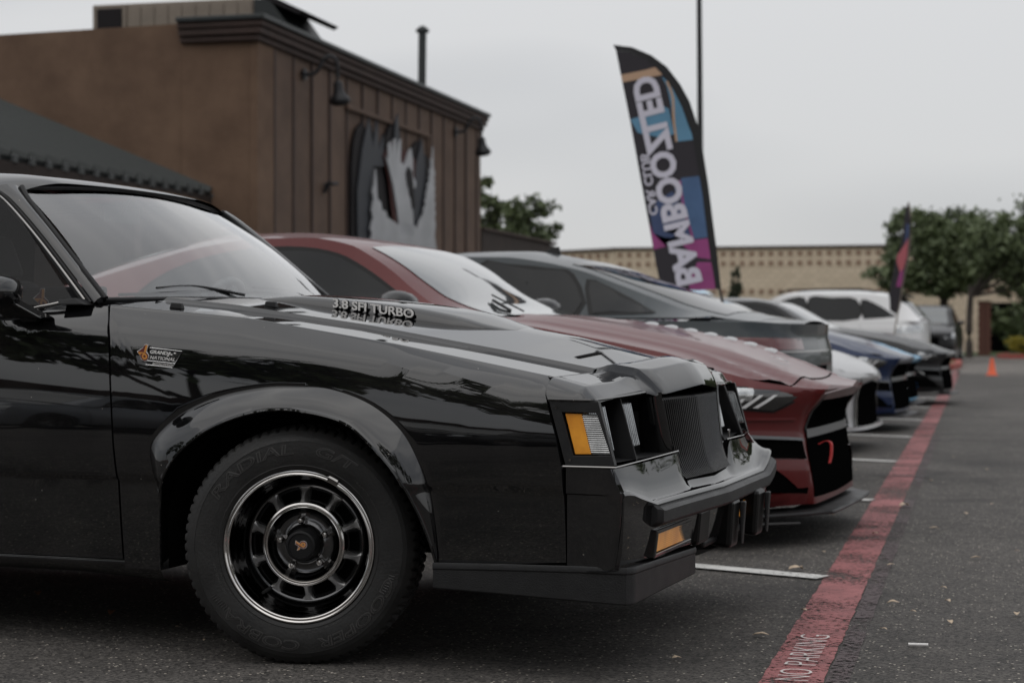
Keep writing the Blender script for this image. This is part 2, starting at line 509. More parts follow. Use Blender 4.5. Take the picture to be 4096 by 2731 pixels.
def sheet(name, x0, x1, y0, y1, z, m, nx=1, ny=1, jag=0.0, kind='structure'):
    rows = []
    for j in range(ny + 1):
        y = lerp(y0, y1, j / ny)
        rows.append([(lerp(x0, x1, i / nx) + (random.uniform(-jag, jag) if i in (0, nx) else 0), y, z) for i in range(nx + 1)])
    o = grid(name, rows, m, smooth=None)
    o['kind'] = kind
    return o
sheet('ground', -700, 700, -700, 900, 0.0, M['asphalt'])
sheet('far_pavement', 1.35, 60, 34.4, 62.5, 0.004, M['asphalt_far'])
sheet('red_stripe', 1.246, 1.408, -14, 38.2, 0.004, M['red_line'], 1, 900, 0.003)
sheet('old_stripe', 1.413, 1.470, -14, 12.0, 0.004, M['old_line'], 1, 300, 0.003)
# stall lines, each running back from the red stripe
def stall_line(p, q, wid=0.105, back=5.0):
    p = Vector((*p, 0.0)); q = Vector((*q, 0.0))
    d = (q - p).normalized(); n = Vector((-d.y, d.x, 0))
    a = q + d * ((1.244 - q.x) / d.x); b = a - d * back
    rows = []
    K = 60
    for i in range(K + 1):
        c = lerp(b, a, i / K)
        rows.append([c - n * (wid / 2 + random.uniform(-.002, .002)) + Vector((0, 0, .008)), c + n * (wid / 2 + random.uniform(-.002, .002)) + Vector((0, 0, .008))])
    o = grid('parking_line', rows, M['white_line'], smooth=None); o['kind'] = 'structure'
for p, q in [((.731, 2.318), (1.269, 2.091)), ((.9, 5.365), (1.262, 5.264)), ((.845, 8.42), (1.098, 8.31)), ((.67, 11.53), (.937, 11.40)),
             ((.667, 14.62), (1.0, 14.44)), ((.667, 17.72), (1.0, 17.55)), ((.667, 20.82), (1.0, 20.65)), ((.667, 23.9), (1.0, 23.75)), ((.667, 27.0), (1.0, 26.85)),
             ((.667, 30.1), (1.0, 29.95)), ((.667, 33.2), (1.0, 33.05))]:
    stall_line(p, q)
# NO PARKING stencil on the stripe
M['stencil'] = road_paint('stencil_white_paint', (0.66, 0.62, 0.60), 0.64, 0.8)
for w, y0, y1 in [('NO', 0.06, 0.235), ('PARKING', 0.285, 0.80)]:
    tw = text_width(w, 0.13)
    o = text_mesh('stencil_word', w, 0.13, 0.0, (1.372, y0, 0.0085), (0, 1, 0), (-1, 0, 0), M['stencil'], None, sx=(y1 - y0) / tw, bold=-.0022)
    o['kind'] = 'structure'
# dark tar seams across the lot
for y, x0, x1 in [(3.42, 1.18, 1.46), (6.9, 1.2, 1.5)]:
    sheet('tar_seam', x0, x1, y, y + 0.05, 0.012, M['tar'], 10, 1, 0.0)
# wall behind and to the camera side: verge, kerbs
M['concrete'] = mat('concrete', (0.30, 0.285, 0.26), 0.85, var=0.2, vscale=3, bump=0.3, bscale=60)
M['kerb_red'] = mat('red_kerb_paint', (0.30, 0.06, 0.045), 0.7, var=0.25, vscale=9, bump=0.2, bscale=80)
M['grass'] = mat('grass', (0.045, 0.075, 0.02), 0.9, var=0.35, vscale=2, bump=1.0, bscale=90)
M['mulch'] = mat('mulch', (0.10, 0.055, 0.035), 0.95, var=0.4, vscale=12, bump=0.9, bscale=60)
def kerb(name, pts, m, w=0.15, h=0.14):
    b = MB(); P = [Vector((*p, 0)) for p in pts]
    rows = []
    for i, p in enumerate(P):
        d = (P[min(i + 1, len(P) - 1)] - P[max(i - 1, 0)]).normalized(); n = Vector((-d.y, d.x, 0))
        rows.append([p - n * w / 2 + Vector((0, 0, -.05)), p - n * w / 2 + Vector((0, 0, h - .02)), p - n * (w / 2 - .03) + Vector((0, 0, h)),
                     p + n * (w / 2 - .03) + Vector((0, 0, h)), p + n * w / 2 + Vector((0, 0, h - .02)), p + n * w / 2 + Vector((0, 0, -.05))])
    b.grid(rows)
    n = len(b.v); b.f.append(tuple(range(6))[::-1]); b.f.append(tuple(range(n - 6, n)))
    o = b.obj(name, m); o['kind'] = 'structure'; return o
# island closing the row on the far left
kerb('red_kerb', [(-6, 39.0), (0.6, 38.7), (1.15, 39.2), (1.3, 41), (1.3, 45.4), (.9, 46), (-6, 46.2)], M['kerb_red'])
isl = mesh('grass_verge', [(-6, 39.05, .1), (.55, 38.78, .1), (1.08, 39.25, .1), (1.22, 41, .1), (1.22, 45.3, .1), (.88, 45.9, .1), (-6, 46.1, .1)], [(0, 1, 2, 3, 4, 5, 6)], M['grass'])
isl['kind'] = 'structure'
kerb('red_kerb', [(2.75, 60.8), (2.45, 58.2), (2.8, 57.2), (8, 57.0), (14, 57)], M['kerb_red'])
v2 = mesh('grass_verge', [(2.8, 60.8, .1), (2.55, 58.2, .1), (2.85, 57.3, .1), (14, 57.1, .1), (14, 62.4, .1), (2.8, 62.4, .1)], [(0, 1, 2, 3, 4, 5)], M['mulch'])
v2['kind'] = 'structure'
sheet('far_verge', -60, 60, 62.5, 74.5, 0.012, M['grass'])
# camera-side verge
kerb('kerb', [(-60, -13.0), (60, -13.0)], M['concrete'])
sheet('mulch_bed', -60, 60, -40, -13.1, 0.10, M['mulch'])

# fallen leaves and litter
M['leaf_tan'] = mat('dry_leaf', (0.60, 0.47, 0.34), 0.8, var=0.3, vscale=30)
M['leaf_brown'] = mat('brown_leaf', (0.22, 0.10, 0.05), 0.8, var=0.3, vscale=30)
def leaf(x, y, s, m, label, group, asp=0.45):
    rz = random.uniform(0, PI)
    k = 7
    rows = []
    for i in range(k + 1):
        t = i / k
        w = math.sin(PI * t) ** 0.8 * asp * 0.5 + 0.004
        z = 0.012 + 0.10 * math.sin(PI * t) * random.uniform(.6, 1.2)
        rows.append([((t - .5) * s, -w * s, (z + .18 * w) * s * 1.2 + .006), ((t - .5) * s, 0, z * s + .006), ((t - .5) * s, w * s, (z + .25 * w) * s * 1.2 + .006)])
    o = grid('fallen_leaf', rows, m, smooth=60, solid=0.0008)
    o.location = (x, y, 0.002); o.rotation_euler = (random.uniform(-.1, .1), random.uniform(-.1, .1), rz)
    tag(o, label, 'leaf', group)
# ================================================================== HERO CAR (black coupe)
HW = 1.82
hero = empty('parked_car', (0, 0, 0), -PSI, 'glossy black 1980s coupe in the foreground with amber lamps and chrome-lipped wheel', 'car', 'cars parked in the row')
BP = M['black_paint']
ZTOP = [(-2.6, 1.0), (-1.2, .985), (-.654, .985), (-.2, .944), (.24, .874), (.70, .787), (.9, .76)]
ZSH = [(-3.6, .93), (-1.0, .945), (-.6, .898), (0, .848), (.3, .812), (.69, .750), (.9, .72)]
def yS(x, z):
    zt, zs = ip(ZTOP, x), ip(ZSH, x)
    if z >= zs:
        t = (z - zs) / max(zt - zs, 1e-4)
        y = .022 + .07 * t ** 1.25
    elif z > .60: y = .022 * ((z - .60) / (zs - .60)) ** 2.2
    elif z > .497: y = .010 * ((.60 - z) / .103) ** 1.5
    elif z > .487: y = .010 + (.497 - z) / .010 * .010
    else: y = .020 + .10 * (.487 - z) ** 1.3
    if x > .80: y += .16 * (x - .80) ** 2
    return y
def P_(x, z, dy=0.0): return (x, yS(x, z) + dy, z)

def farx(x, y): return x - .052 * max(0, min(1, (y - 1.42) / .38)) ** 1.3 if x > .7 else x
ARCH = [(-.445, .235), (-.442, .335), (-.436, .42), (-.412, .475), (-.367, .548), (-.300, .607), (-.232, .646), (-.129, .681), (-.013, .693), (.136, .668), (.214, .620), (.298, .531), (.345, .44), (.372, .36), (.388, .291)]
FLARE = [(-.450, .235), (-.448, .34), (-.447, .44), (-.462, .52), (-.466, .575), (-.440, .622), (-.359, .683), (-.25, .729), (-.115, .756), (-.009, .760), (.096, .752), (.212, .712), (.301, .644), (.351, .562), (.376, .480), (.388, .39), (.394, .291)]
BOUND = [(-.568, .235), (-.570, .314), (-.575, .50), (-.588, .70), (-.605, .888), (-.625, .94), (-.652, .985), (-.2, .944), (.24, .874), (.692, .789), (.702, .745), (.735, .64), (.752, .56), (.756, .40), (.756, .303), (.394, .291)]
CX, CZ = -.03, .33
def ray_hit(poly, th):
    """distance from the wheel centre along angle th to a polyline"""
    dx, dz = math.cos(th), math.sin(th); best = None
    for (a, b), (c, d) in zip(poly, poly[1:]):
        ex, ez = c - a, d - b
        den = dx * ez - dz * ex
        if abs(den) < 1e-9: continue
        t = ((a - CX) * ez - (b - CZ) * ex) / den
        s = ((a - CX) * dz - (b - CZ) * dx) / den
        if t > 0 and -1e-6 <= s <= 1 + 1e-6 and (best is None or t > best): best = t
    return best
ths = set()
A_END = math.atan2(.291 - CZ, .388 - CX); A_START = math.atan2(.235 - CZ, -.445 - CX) + 2 * PI
for i in range(161): ths.add(lerp(A_START, A_END, i / 160))
ths = sorted(ths, reverse=True)
arch_s = [(p[0], p[1]) for p in cpath([(a, b, 0) for a, b in ARCH], 5)]
fl_s = [(p[0], p[1]) for p in cpath([(a, b, 0) for a, b in FLARE], 5)]
def ang(p): return (math.atan2(p[1] - CZ, p[0] - CX)) % (2 * PI)
rows = [[] for _ in range(0)]
cols = []
for th in ths:
    fr = (A_START - th) / (A_START - A_END)
    def pt(poly):
        t = ray_hit(poly, th)
        if t is None: return None
        return (CX + t * math.cos(th), CZ + t * math.sin(th))
    a = pt(arch_s) or (ARCH[0] if fr < .5 else ARCH[-1])
    f = pt(fl_s) or (FLARE[0] if fr < .5 else FLARE[-1])
    b = pt(BOUND) or (BOUND[0] if fr < .5 else BOUND[-1])
    cols.append((a, f, b))
fend = []
STR = [0, .02, .06, .12, .25, .4, .55, .7, .8, .9, .97, 1]
for (a, f, b) in cols:
    c = []
    wfl = math.hypot(a[0] - f[0], a[1] - f[1])
    pro = -.048 * min(1, wfl / .05)                       # how far the flare stands out
    ya = yS(*a); yf = yS(*f)
    base = lambda q: yS(*q)
    rad = Vector((a[0] - CX, a[1] - CZ)).normalized()
    c.append((a[0] + rad.x * .03, ya + .07, a[1] + rad.y * .03))
    c.append((a[0] + rad.x * .004, ya + .04, a[1] + rad.y * .004))
    lipy = ya + pro - .004
    c.append((a[0] + rad.x * .001, lipy + .012, a[1] + rad.y * .001))
    c.append((a[0], lipy + .003, a[1]))
    c.append((a[0] + rad.x * .003, lipy, a[1] + rad.y * .003))
    c.append((a[0] + rad.x * .007, lipy + .001, a[1] + rad.y * .007))
    c.append((a[0] + rad.x * .009, lipy + .005, a[1] + rad.y * .009))
    for s in (.16, .28, .42, .56, .70, .84, .95):
        q = (lerp(a[0], f[0], s), lerp(a[1], f[1], s))
        bulge = (1 - s) ** 1.15 if s > .3 else 1 - (s / .3) * .25 * 1.0
        bulge = math.cos(s * PI / 2) ** .9
        c.append((q[0], base(q) + pro * bulge + .002, q[1]))
    c.append((f[0], yf + .0015, f[1]))
    for s in STR[1:]:
        q = (lerp(f[0], b[0], s), lerp(f[1], b[1], s))
        c.append((q[0], base(q), q[1]))
    q = b; rb = Vector((b[0] - CX, b[1] - CZ)).normalized()
    c.append((b[0] + rb.x * .002, base(b) + .004, b[1] + rb.y * .002))
    c.append((b[0] + rb.x * .002, base(b) + .03, b[1] + rb.y * .002))
    fend.append(c)
fen = grid('fender', fend, BP, hero, smooth=28)

def side_grid(name, x0f, x1f, zs, m, smooth=28, nx=30, edge=True, extra=0.0):
    """panel on the near body side, x0f(z)..x1f(z)"""
    rows = []
    for z in zs:
        z = z
        xa, xb = x0f(z), x1f(z)
        r = []
        if edge: r += [(xa, yS(xa, z) + .03 + extra, z), (xa, yS(xa, z) + .003 + extra, z)]
        for i in range(nx + 1):
            x = lerp(xa + .002, xb - .002, i / nx)
            r.append((x, yS(x, z) + extra, z))
        if edge: r += [(xb, yS(xb, z) + .003 + extra, z), (xb, yS(xb, z) + .03 + extra, z)]
        rows.append(r)
    return grid(name, rows, m, hero, smooth=smooth)
GAPX = [(.235, -.573), (.314, -.576), (.50, -.581), (.70, -.594), (.888, -.611), (.94, -.631), (.985, -.659)]
zs_door = [.262, .275, .30, .35, .40, .45, .485, .489, .494, .499, .51, .54, .58, .62, .66, .70, .75, .80, .84, .87, .885, .895, .905, .915, .925, .935, .945, .955, .965, .975, .984]
rear_gap = lambda z: -1.93 - .05 * (z - .3)
# door, with its top edge dipping behind the mirror
rows = []
nx = 46
for k, z in enumerate(zs_door):
    r = []
    xa, xb = rear_gap(z), ip(GAPX, z)
    for i in range(nx + 1):
        x = lerp(xa, xb, i / nx)
        dip = .045 * (1 - max(0, min(1, (x + .97) / .17))) ** 1 if x < -.80 else 0
        zt = ip(ZTOP, x) - .045 * (lambda t: t * t * (3 - 2 * t))(max(0, min(1, (-.80 - x) / .14)))
        zz = lerp(.262, zt, (z - .262) / (.984 - .262))
        r.append((x, yS(x, zz), zz))
    r = [(xa - .001, r[0][1] + .03, r[0][2]), (xa - .001, r[0][1] + .003, r[0][2])] + r + [(xb + .001, r[-1][1] + .003, r[-1][2]), (xb + .001, r[-1][1] + .03, r[-1][2])]
    rows.append(r)
r = [(p[0], p[1] + .006, p[2] - .002) for p in rows[0]]
rt = [(p[0], p[1] + .02, p[2] + .001) for p in rows[-1]]
rt2 = [(p[0], p[1] + .06, p[2] - .002) for p in rows[-1]]
door = grid('door', [[(p[0], p[1] + .04, p[2]) for p in rows[0]], r] + rows + [rt, rt2], BP, hero, smooth=28)
# sill
rows = []
for z, e in [(.258, .0), (.25, -.003), (.24, .0), (.225, .02), (.21, .06)]:
    rows.append([(x, .047 + e - .0, z + (-.02 * max(0, min(1, (x + .75) / .35)) if z < .24 else 0)) for x in frange(-1.98, -.46, 20)])
grid('sill', rows, BP, hero, smooth=40)
# rear quarter and the rest of the near side (outside the picture)
rows = []
for z in zs_door:
    r = []
    for i in range(31):
        x = lerp(-3.75, -1.94, i / 30)
        zb = .262
        d = abs(x + 2.746)
        if d < .39: zb = max(zb, .33 + math.sqrt(max(0, .39 ** 2 - d * d)))
        zz = lerp(zb, ip(ZTOP, x), (z - .262) / (.984 - .262))
        yy = yS(x, zz) + (.5 * max(0, -3.35 - x) ** 2)
        r.append((x, yy, zz))
    rows.append(r)
grid('rear_quarter', rows, BP, hero, smooth=28)
# far side of the car
rows = []
for z in zs_door:
    r = []
    for i in range(81):
        x = lerp(-3.75, .74, i / 80)
        zb = .262
        for wx in (-2.746, -.0):
            d = abs(x - wx)
            if d < .39: zb = max(zb, .33 + math.sqrt(max(0, .39 ** 2 - d * d)))
        zt = ip(ZTOP, x)
        zz = lerp(zb, zt, (z - .262) / (.984 - .262))
        r.append((x, HW - yS(x, zz), zz))
    rows.append(r)
grid('far_side_panel', rows, BP, hero, smooth=28)
# inner black liners keep the panel gaps dark
def liner():
    b = MB()
    b.box(-3.7, -.47, .12, HW - .12, .24, .90)
    b.box(.41, .80, .12, HW - .12, .24, .68)
    b.box(-.47, .41, .32, HW - .32, .28, .84)
    b.box(-.47, .41, .04, .32, .715, .80)
    return b.obj('inner_structure', M['underbody'], hero)
liner()
rows = []
for yy in (.0, .30):
    rows.append([(CX + (p[0] - CX) * 1.02, .05 + yy, CZ + (p[1] - CZ) * 1.02) for p in arch_s])
grid('wheel_well', rows, M['underbody'], hero, smooth=60)
# gap filler strips just behind the fender's seams
rows = [[(x - .012, yS(x, z) + .016, z), (x + .012, yS(x, z) + .016, z)] for z, x in [(zz, ip(GAPX, zz) + .003) for zz in frange(.25, .98, 20)]]
grid('door_gap_seal', rows, M['deep_black'], hero, smooth=None)
# ---------------- hood
def zfend(x): return ip(ZTOP, x)
ZC = [(-.66, 1.030), (-.36, 1.008), (-.2, .987), (.05, .957), (.23, .938), (.5, .892), (.76, .824)]
RIDGE = .345
def ridge_y(x): return ip([(-.66, .30), (.75, .40)], x)
def warp(y, x):
    """moves the bonnet's crease columns (drawn at .345) to where the crease runs at x"""
    yy = min(y, HW - y); r = ridge_y(x)
    if yy <= .345: w = .1 + (yy - .1) * (r - .1) / .245 if yy > .1 else yy
    else: w = r + (yy - .345) * (HW / 2 - r) / (HW / 2 - .345)
    return w if y <= HW / 2 else HW - w
def zhood(x, y):
    yy = min(y, HW - y)
    ze = zfend(x) + .002
    zc = ip(ZC, x)
    RIDGE = ridge_y(x)
    zr = ip([(-.62, 1.014), (-.361, .987), (.053, .927), (.446, .858), (.76, .798)], x)
    lo = zr - .0115
    if yy < RIDGE - .014: return lerp(ze, lo, (yy - .1) / (RIDGE - .114)) if yy > .1 else ze
    if yy < RIDGE: return lerp(lo, zr, (yy - RIDGE + .014) / .014)
    t = (yy - RIDGE) / (HW / 2 - RIDGE)
    return lerp(zr, zc, t * 1.10 if t < .80 else lerp(.88, 1.0, 1 - (1 - (t - .80) / .20) ** 1.9))
ys = [.100, .103, .11, .14, .18, .22, .27, .30, .326, .331, .333, .337, .341, .345, .348, .37, .42, .47, .53, .6, .68, .76, .84, .91]
ys = ys + [HW - y for y in ys[-2::-1]]
def hood_front(y):
    yy = min(y, HW - y); return .700 + .045 * min(1, (yy - .1) / .6)
def hood_rear(y):
    yy = min(y, HW - y); return -.66 + .22 * min(1, max(0, yy - .1) / .75)
rows = []
for i in range(49):
    t = i / 48
    r_ = []
    for y in ys:
        x = lerp(hood_rear(y), hood_front(y), t); y2 = warp(y, x)
        r_.append((x, y2, zhood(x, y2)))
    rows.append(r_)
first = [(p[0], p[1], p[2] - .02) for p in rows[0]]
last = [[(p[0] + .002, p[1], p[2] - .003) for p in rows[-1]], [(p[0] + .002, p[1], p[2] - .03) for p in rows[-1]]]
g = [first] + rows + last
# side edges turned down
g = [[(r[0][0], r[0][1] - .002, r[0][2] - .03), (r[0][0], r[0][1] - .002, r[0][2] - .003)] + r + [(r[-1][0], r[-1][1] + .002, r[-1][2] - .003), (r[-1][0], r[-1][1] + .002, r[-1][2] - .03)] for r in g]
hood = grid('hood', g, BP, hero, smooth=22)
# fender top between shoulder edge and hood seam, both sides
for sgn in (0, 1):
    rows = []
    for x in frange(-.655, .694, 30):
        z = zfend(x)
        r = [(x, .091, z - .0005), (x, .0945, z), (x, .0965, z - .004), (x, .0965, z - .03)]
        rows.append([(a, HW - b_ if sgn else b_, c) for a, b_, c in r])
    grid('fender_top', rows, BP, hero, smooth=40)
# hood bulge (turbo scoop)
rows = []
def zoff(x): return sip([(-.47, .004), (-.40, .014), (-.23, .027), (.03, .033), (.16, .027), (.27, .010), (.345, 0.0)], x)
for i in range(41):
    x = lerp(-.47, .345, i / 40)
    r = []
    k = 1 - max(0, (x - .18) / .165) ** 2 * .45
    for y, h in [(.665, -.012), (.668, 0.0), (.676, .45), (.688, .82), (.705, .97), (.73, 1.0), (.79, 1.04), (.91, 1.07), (1.03, 1.04), (1.09, 1.0), (1.115, .97), (1.132, .82), (1.144, .45), (1.152, 0), (1.155, -.012)]:
        yy = .91 + (y - .91) * k
        zb = zhood(x, yy)
        r.append((x, yy, zb + (h * zoff(x) if h > 0 else h)))
    rows.append(r)
scoop = grid('hood_bulge', rows, BP, hero, smooth=50)
# raised chrome lettering on the bulge, standing clear of the paint; white stands in for the chrome's reflected light
import itertools
tw = text_width('3.8 SFI TURBO', .039, .0007)
o = text_mesh('chrome_lettering', '3.8 SFI TURBO', .039, .0018, (0, 0, 0), (1, 0, 0), (0, 0, 1), M['white_letter'], hero, bold=.0007,
              bend=lambda u, w, d: (-.212 + u * .272 / tw, .660 - d, zhood(-.212 + u * .272 / tw, .70) + .003 + w * .95))
o2 = text_mesh('lettering_base', '3.8 SFI TURBO', .039, .003, (0, 0, 0), (1, 0, 0), (0, 0, 1), M['deep_black'], hero, bold=.0016,
              bend=lambda u, w, d: (-.212 + u * .272 / tw, .667 - d, zhood(-.212 + u * .272 / tw, .70) + .003 + w * .95))
# washer nozzles
for x, y in [(-.47, .16), (-.30, .42)]:
    b = MB(); z = zhood(x, y)
    b.hexa([(x - .02, y - .012, z), (x + .02, y - .012, z - .003), (x + .02, y + .012, z - .003), (x - .02, y + .012, z)], [(x - .016, y - .008, z + .017), (x + .016, y - .008, z + .015), (x + .016, y + .008, z + .015), (x - .016, y + .008, z + .017)])
    b.obj('washer_nozzle', M['satin_black'], hero, bevel=.003)
# cowl and wipers
rows = []
for y in frange(.09, HW - .09, 20):
    yy = min(y, HW - y)
    rows.append([(hood_rear(y) - .004, y, zhood(hood_rear(y), y) - .035), (hood_rear(y) - .05, y, zhood(hood_rear(y), y) - .032), (-.66, y, 1.0), (-.80, y, 1.005)])
grid('cowl', rows, M['satin_black'], hero, smooth=40)
for pts in ([(-.70, .22, 1.017), (-.67, .40, 1.024), (-.655, .62, 1.034), (-.645, .80, 1.037)], [(-.665, .82, 1.030), (-.655, 1.0, 1.040), (-.67, 1.25, 1.036), (-.69, 1.42, 1.03)]):
    w = MB(); w.tube(cpath(pts, 6), .0055, 6); wo = w.obj('wiper_blade', M['satin_black'], hero, smooth=40)
    w = MB(); w.tube(cpath([(p[0] - .012, p[1], p[2] + .016) for p in pts[1:3]] + [(pts[3][0] + .03, pts[3][1] + .04, pts[3][2] - .01)], 6), [.005] * 13, 6); w.obj('wiper_arm', M['satin_black'], hero, smooth=40)

# ---------------- header panel (nose top)
def hdr_front(y):
    yy = min(y, HW - y)
    return ip([(.0, .815), (.03, .832), (.46, .832), (.50, .836), (.56, .862), (.57, .868), (.91, .90)], yy)
def hdr_zf(y):
    yy = min(y, HW - y)
    return ip([(.0, .725), (.03, .737), (.50, .740), (.56, .724), (.60, .722), (.91, .728)], yy)
def yedge(x): return max(.0, .02 + .09 * 0)
def hdr_pt(s, y):
    if s > 0:
        yq = min(y, HW - y); st = lerp(.40, .560, s)
        yq = yq if yq < .10 else (.10 + (yq - .10) * (st - .10) / .30 if yq <= .40 else st + (yq - .40) * (.91 - st) / .51)
        y = yq if y <= HW / 2 else HW - yq
    else: st = .40
    yy = min(y, HW - y)
    x0 = ip([(.03, .703), (.1, .705), (.7, .750), (.91, .752)], yy)
    x1 = farx(hdr_front(y), y)
    x = lerp(x0, x1, s)
    z0 = zhood(min(x0, .75), max(.1, min(y, HW - .1)))
    zf = ip([(.0, .720), (.03, .727), (.12, .734), (.50, .744), (.56, .730), (.60, .728), (.91, .748)], yy)
    k = .72
    g_ = s / k * .40 if s < k else .40 + .60 * (1 - (1 - (s - k) / (1 - k)) ** 1.0) * 1.0
    if abs(s - k) < .035: g_ = (lambda u: .40 * (k - .035) / k * (1 - u) ** 2 + 2 * .40 * u * (1 - u) + (.40 + .60 * .035 / (1 - k)) * u * u)((s - k + .035) / .07)
    z = lerp(z0, zf, g_)
    z += (.021 if yy >= st else .021 * max(0, 1 - (st - yy) / .011)) * min(1, s * 4) * min(1, (1.0 - s) * 6 + .45)
    if yy < .085: z -= .026 * ((.085 - yy) / .057) ** 1.7 * (1 - .55 * s)
    return x, y, z
hy = [.028, .031, .036, .044, .055, .07, .085, .12, .17, .24, .30, .34, .37, .383, .388, .390, .394, .398, .40, .404, .41, .45, .5, .54, .56, .60, .7, .8, .91]
hy = hy + [HW - y for y in hy[-2::-1]]
rows = []
for s in [0, 0, .004, .02, .08, .18, .3, .42, .54, .60, .64, .67, .70, .73, .76, .80, .86, .93, 1.0, 1.0, 1.0]:
    rows.append([list(hdr_pt(s, y)) for y in hy])
for p in rows[0]: p[2] -= .03
for p in rows[-2]: p[2] -= .008; p[0] += .001
for p in rows[-1]: p[2] -= .012; p[0] -= .02
hdr = grid('header_panel', rows, BP, hero, smooth=30)
# side skin of the header above the lamp
def nose_side(sgn):
    rows = []
    for v in (1.0, .85, .65, .45, .25, .1, 0):
        r = []
        for i in range(15):
            t = i / 14
            xt, _, zt = hdr_pt(t, HW - .028 if sgn else .028)
            zz = lerp(.728, zt, v)
            xg = ip([(.56, .760), (.64, .742), (.745, .708), (.789, .701)], zz)
            x = lerp(lerp(xg, farx(hdr_front(.0), HW if sgn else 0), t), xt, v ** 2)
            y = lerp(.010, .028, v ** 2) + .010 * t ** 3 * (1 - v)
            r.append((x, HW - y if sgn else y, zz))
        rows.append(r)
    grid('nose_side', rows, BP, hero, smooth=50)
nose_side(0); nose_side(1)
# front plane of lamps leans forward towards its foot
def xf(z): return .833 + (.735 - z) * .33
def mir(pts, sgn): return [(farx(x, HW - y) if sgn else x, HW - y if sgn else y, z) for x, y, z in pts]
def quad(name, pts, m, parent, sgn=0, **k):
    pts = mir(pts, sgn)
    return mesh(name, pts, [(0, 1, 2, 3)], m, parent, **k)
def slab(name, pts, n, th, m, parent, sgn=0, bevel=.002, smooth=None):
    """polygon given as 3-D points, thickened by th along n"""
    n = Vector(n).normalized() * th
    a = [Vector(p) for p in pts]; b = [p + n for p in a]
    a = mir(a, sgn); b = mir(b, sgn)
    q = MB(); q.hexa(a, b) if not sgn else q.hexa(b, a)
    return q.obj(name, m, parent, bevel=bevel, smooth=smooth)
def lampbay(sgn):
    SB = M['satin_black']
    # recess: back wall, inner wall, floor, roof
    b = MB()
    # back wall
    b.add([(.765, .05, .735), (.765, .56, .742), (.80, .58, .57), (.80, .05, .57)], [(0, 1, 2, 3)])
    # floor and roof
    b.add([(.78, .03, .572), (xf(.57) - .002, .03, .570), (xf(.57) + .010, .60, .562), (.78, .60, .562)], [(0, 1, 2, 3)])
    b.add([(.74, .03, .730), (xf(.73) - .004, .03, .730), (xf(.73) - .002, .56, .730), (.74, .56, .730)], [(0, 1, 2, 3)])
    # inner wall beside the grille
    b.add([(.76, .555, .738), (xf(.738), .555, .738), (xf(.60), .598, .60), (xf(.56) + .01, .605, .562), (.78, .605, .562)], [(0, 1, 2, 3, 4)])
    b.v = mir(b.v, sgn)
    b.obj('lamp_bay', SB, hero)
    # bezel frame on the body side
    fr = [((.722, .728), (.758, .562)), ]
    outer = [(.716, .732), (.850, .729), (.895, .564), (.762, .562)]
    innr = [(.752, .700), (.846, .699), (.884, .590), (.783, .588)]
    q = MB(); yo = .006
    v = [(x, yo, z) for x, z in outer] + [(x, yo + .0, z) for x, z in innr] + [(x, yo + .018, z) for x, z in innr]
    v += [(x, yo + .02, z) for x, z in outer]
    f = [(i, (i + 1) % 4, 4 + (i + 1) % 4, 4 + i) for i in range(4)] + [(4 + i, 4 + (i + 1) % 4, 8 + (i + 1) % 4, 8 + i) for i in range(4)] + [(i, 12 + i, 12 + (i + 1) % 4, (i + 1) % 4) for i in range(4)]
    q.add(v, f); q.v = mir(q.v, sgn)
    bz = q.obj('lamp_bezel', M['rubber_trim'], hero, bevel=.0025)
    for x, z in ((.738, .712), (.775, .577)):
        r = MB(); r.tube([(x, yo + .002, z), (x, yo - .003, z)], .0035, 8); r.v = mir(r.v, sgn); r.obj('screw', M['dark_chrome'], bz)
    # amber half
    slab('amber_lens', [(.7585, .013, .697), (.8035, .013, .696), (.8295, .013, .592), (.7860, .013, .591)][::-1], (0, 1, 0), .012, M['amber'], bz, sgn)
    # ribbed clear half: one rib per visible line
    ln = slab('clear_lens', [(.8045, .016, .696), (.8500, .016, .695), (.8830, .016, .592), (.8305, .016, .592)][::-1], (0, 1, 0), .012, M['clear_lens'], bz, sgn)
    for k in range(18):
        t = (k + .5) / 18
        z = lerp(.693, .595, t)
        xa = lerp(.8052, .8300, t); xb = lerp(.8505, .8820, t)
        r = MB(); r.tube([(xa, .0135, z), (xb, .0135, z), (xb + .001, .022, z)], .0015, 6); r.v = mir(r.v, sgn)
        r.obj('lens_rib', M['clear_lens'], ln, smooth=50)
    # two square sealed beams and the fin between them
    for y0, y1 in ((.058, .205), (.300, .455)):
        xb = .822
        q = MB()
        q.hexa([(xb - .02, y0, .588), (xb - .02, y1, .588), (xb - .035, y1, .712), (xb - .035, y0, .712)], [(xb + .012, y0, .588), (xb + .012, y1, .588), (xb - .014, y1, .712), (xb - .014, y0, .712)])
        q.v = mir(q.v, sgn)
        hl = q.obj('headlight', M['lamp_glass'], hero, bevel=.006)
        q = MB()
        for k in range(9):
            yy = lerp(y0 + .012, y1 - .012, k / 8)
            q.tube([(xb + .0135, yy, .592), (xb - .0125, yy, .708)], .0022, 5)
        q.v = mir(q.v, sgn); q.obj('headlight_flutes', M['clear_lens'], hl)
    q = MB()
    q.hexa([(.77, .272, .73), (xf(.73), .262, .73), (xf(.562) + .004, .222, .562), (.79, .228, .562)], [(.77, .288, .73), (xf(.73) - .004, .276, .73), (xf(.562), .238, .562), (.79, .248, .562)])
    q.v = mir(q.v, sgn); q.obj('lamp_divider', SB, hero, bevel=.0025)
    # bright hairline frame under and over the bay
    bt = [(.756, .004, .560), (.897, .004, .560), (xf(.562) + .006, .12, .560), (xf(.562) + .010, .30, .562), (xf(.562) + .016, .605, .566)]
    w = MB(); w.tube(mir(bt, sgn), .0028, 6); w.obj('bay_trim', M['dark_chrome'], hero, smooth=40)
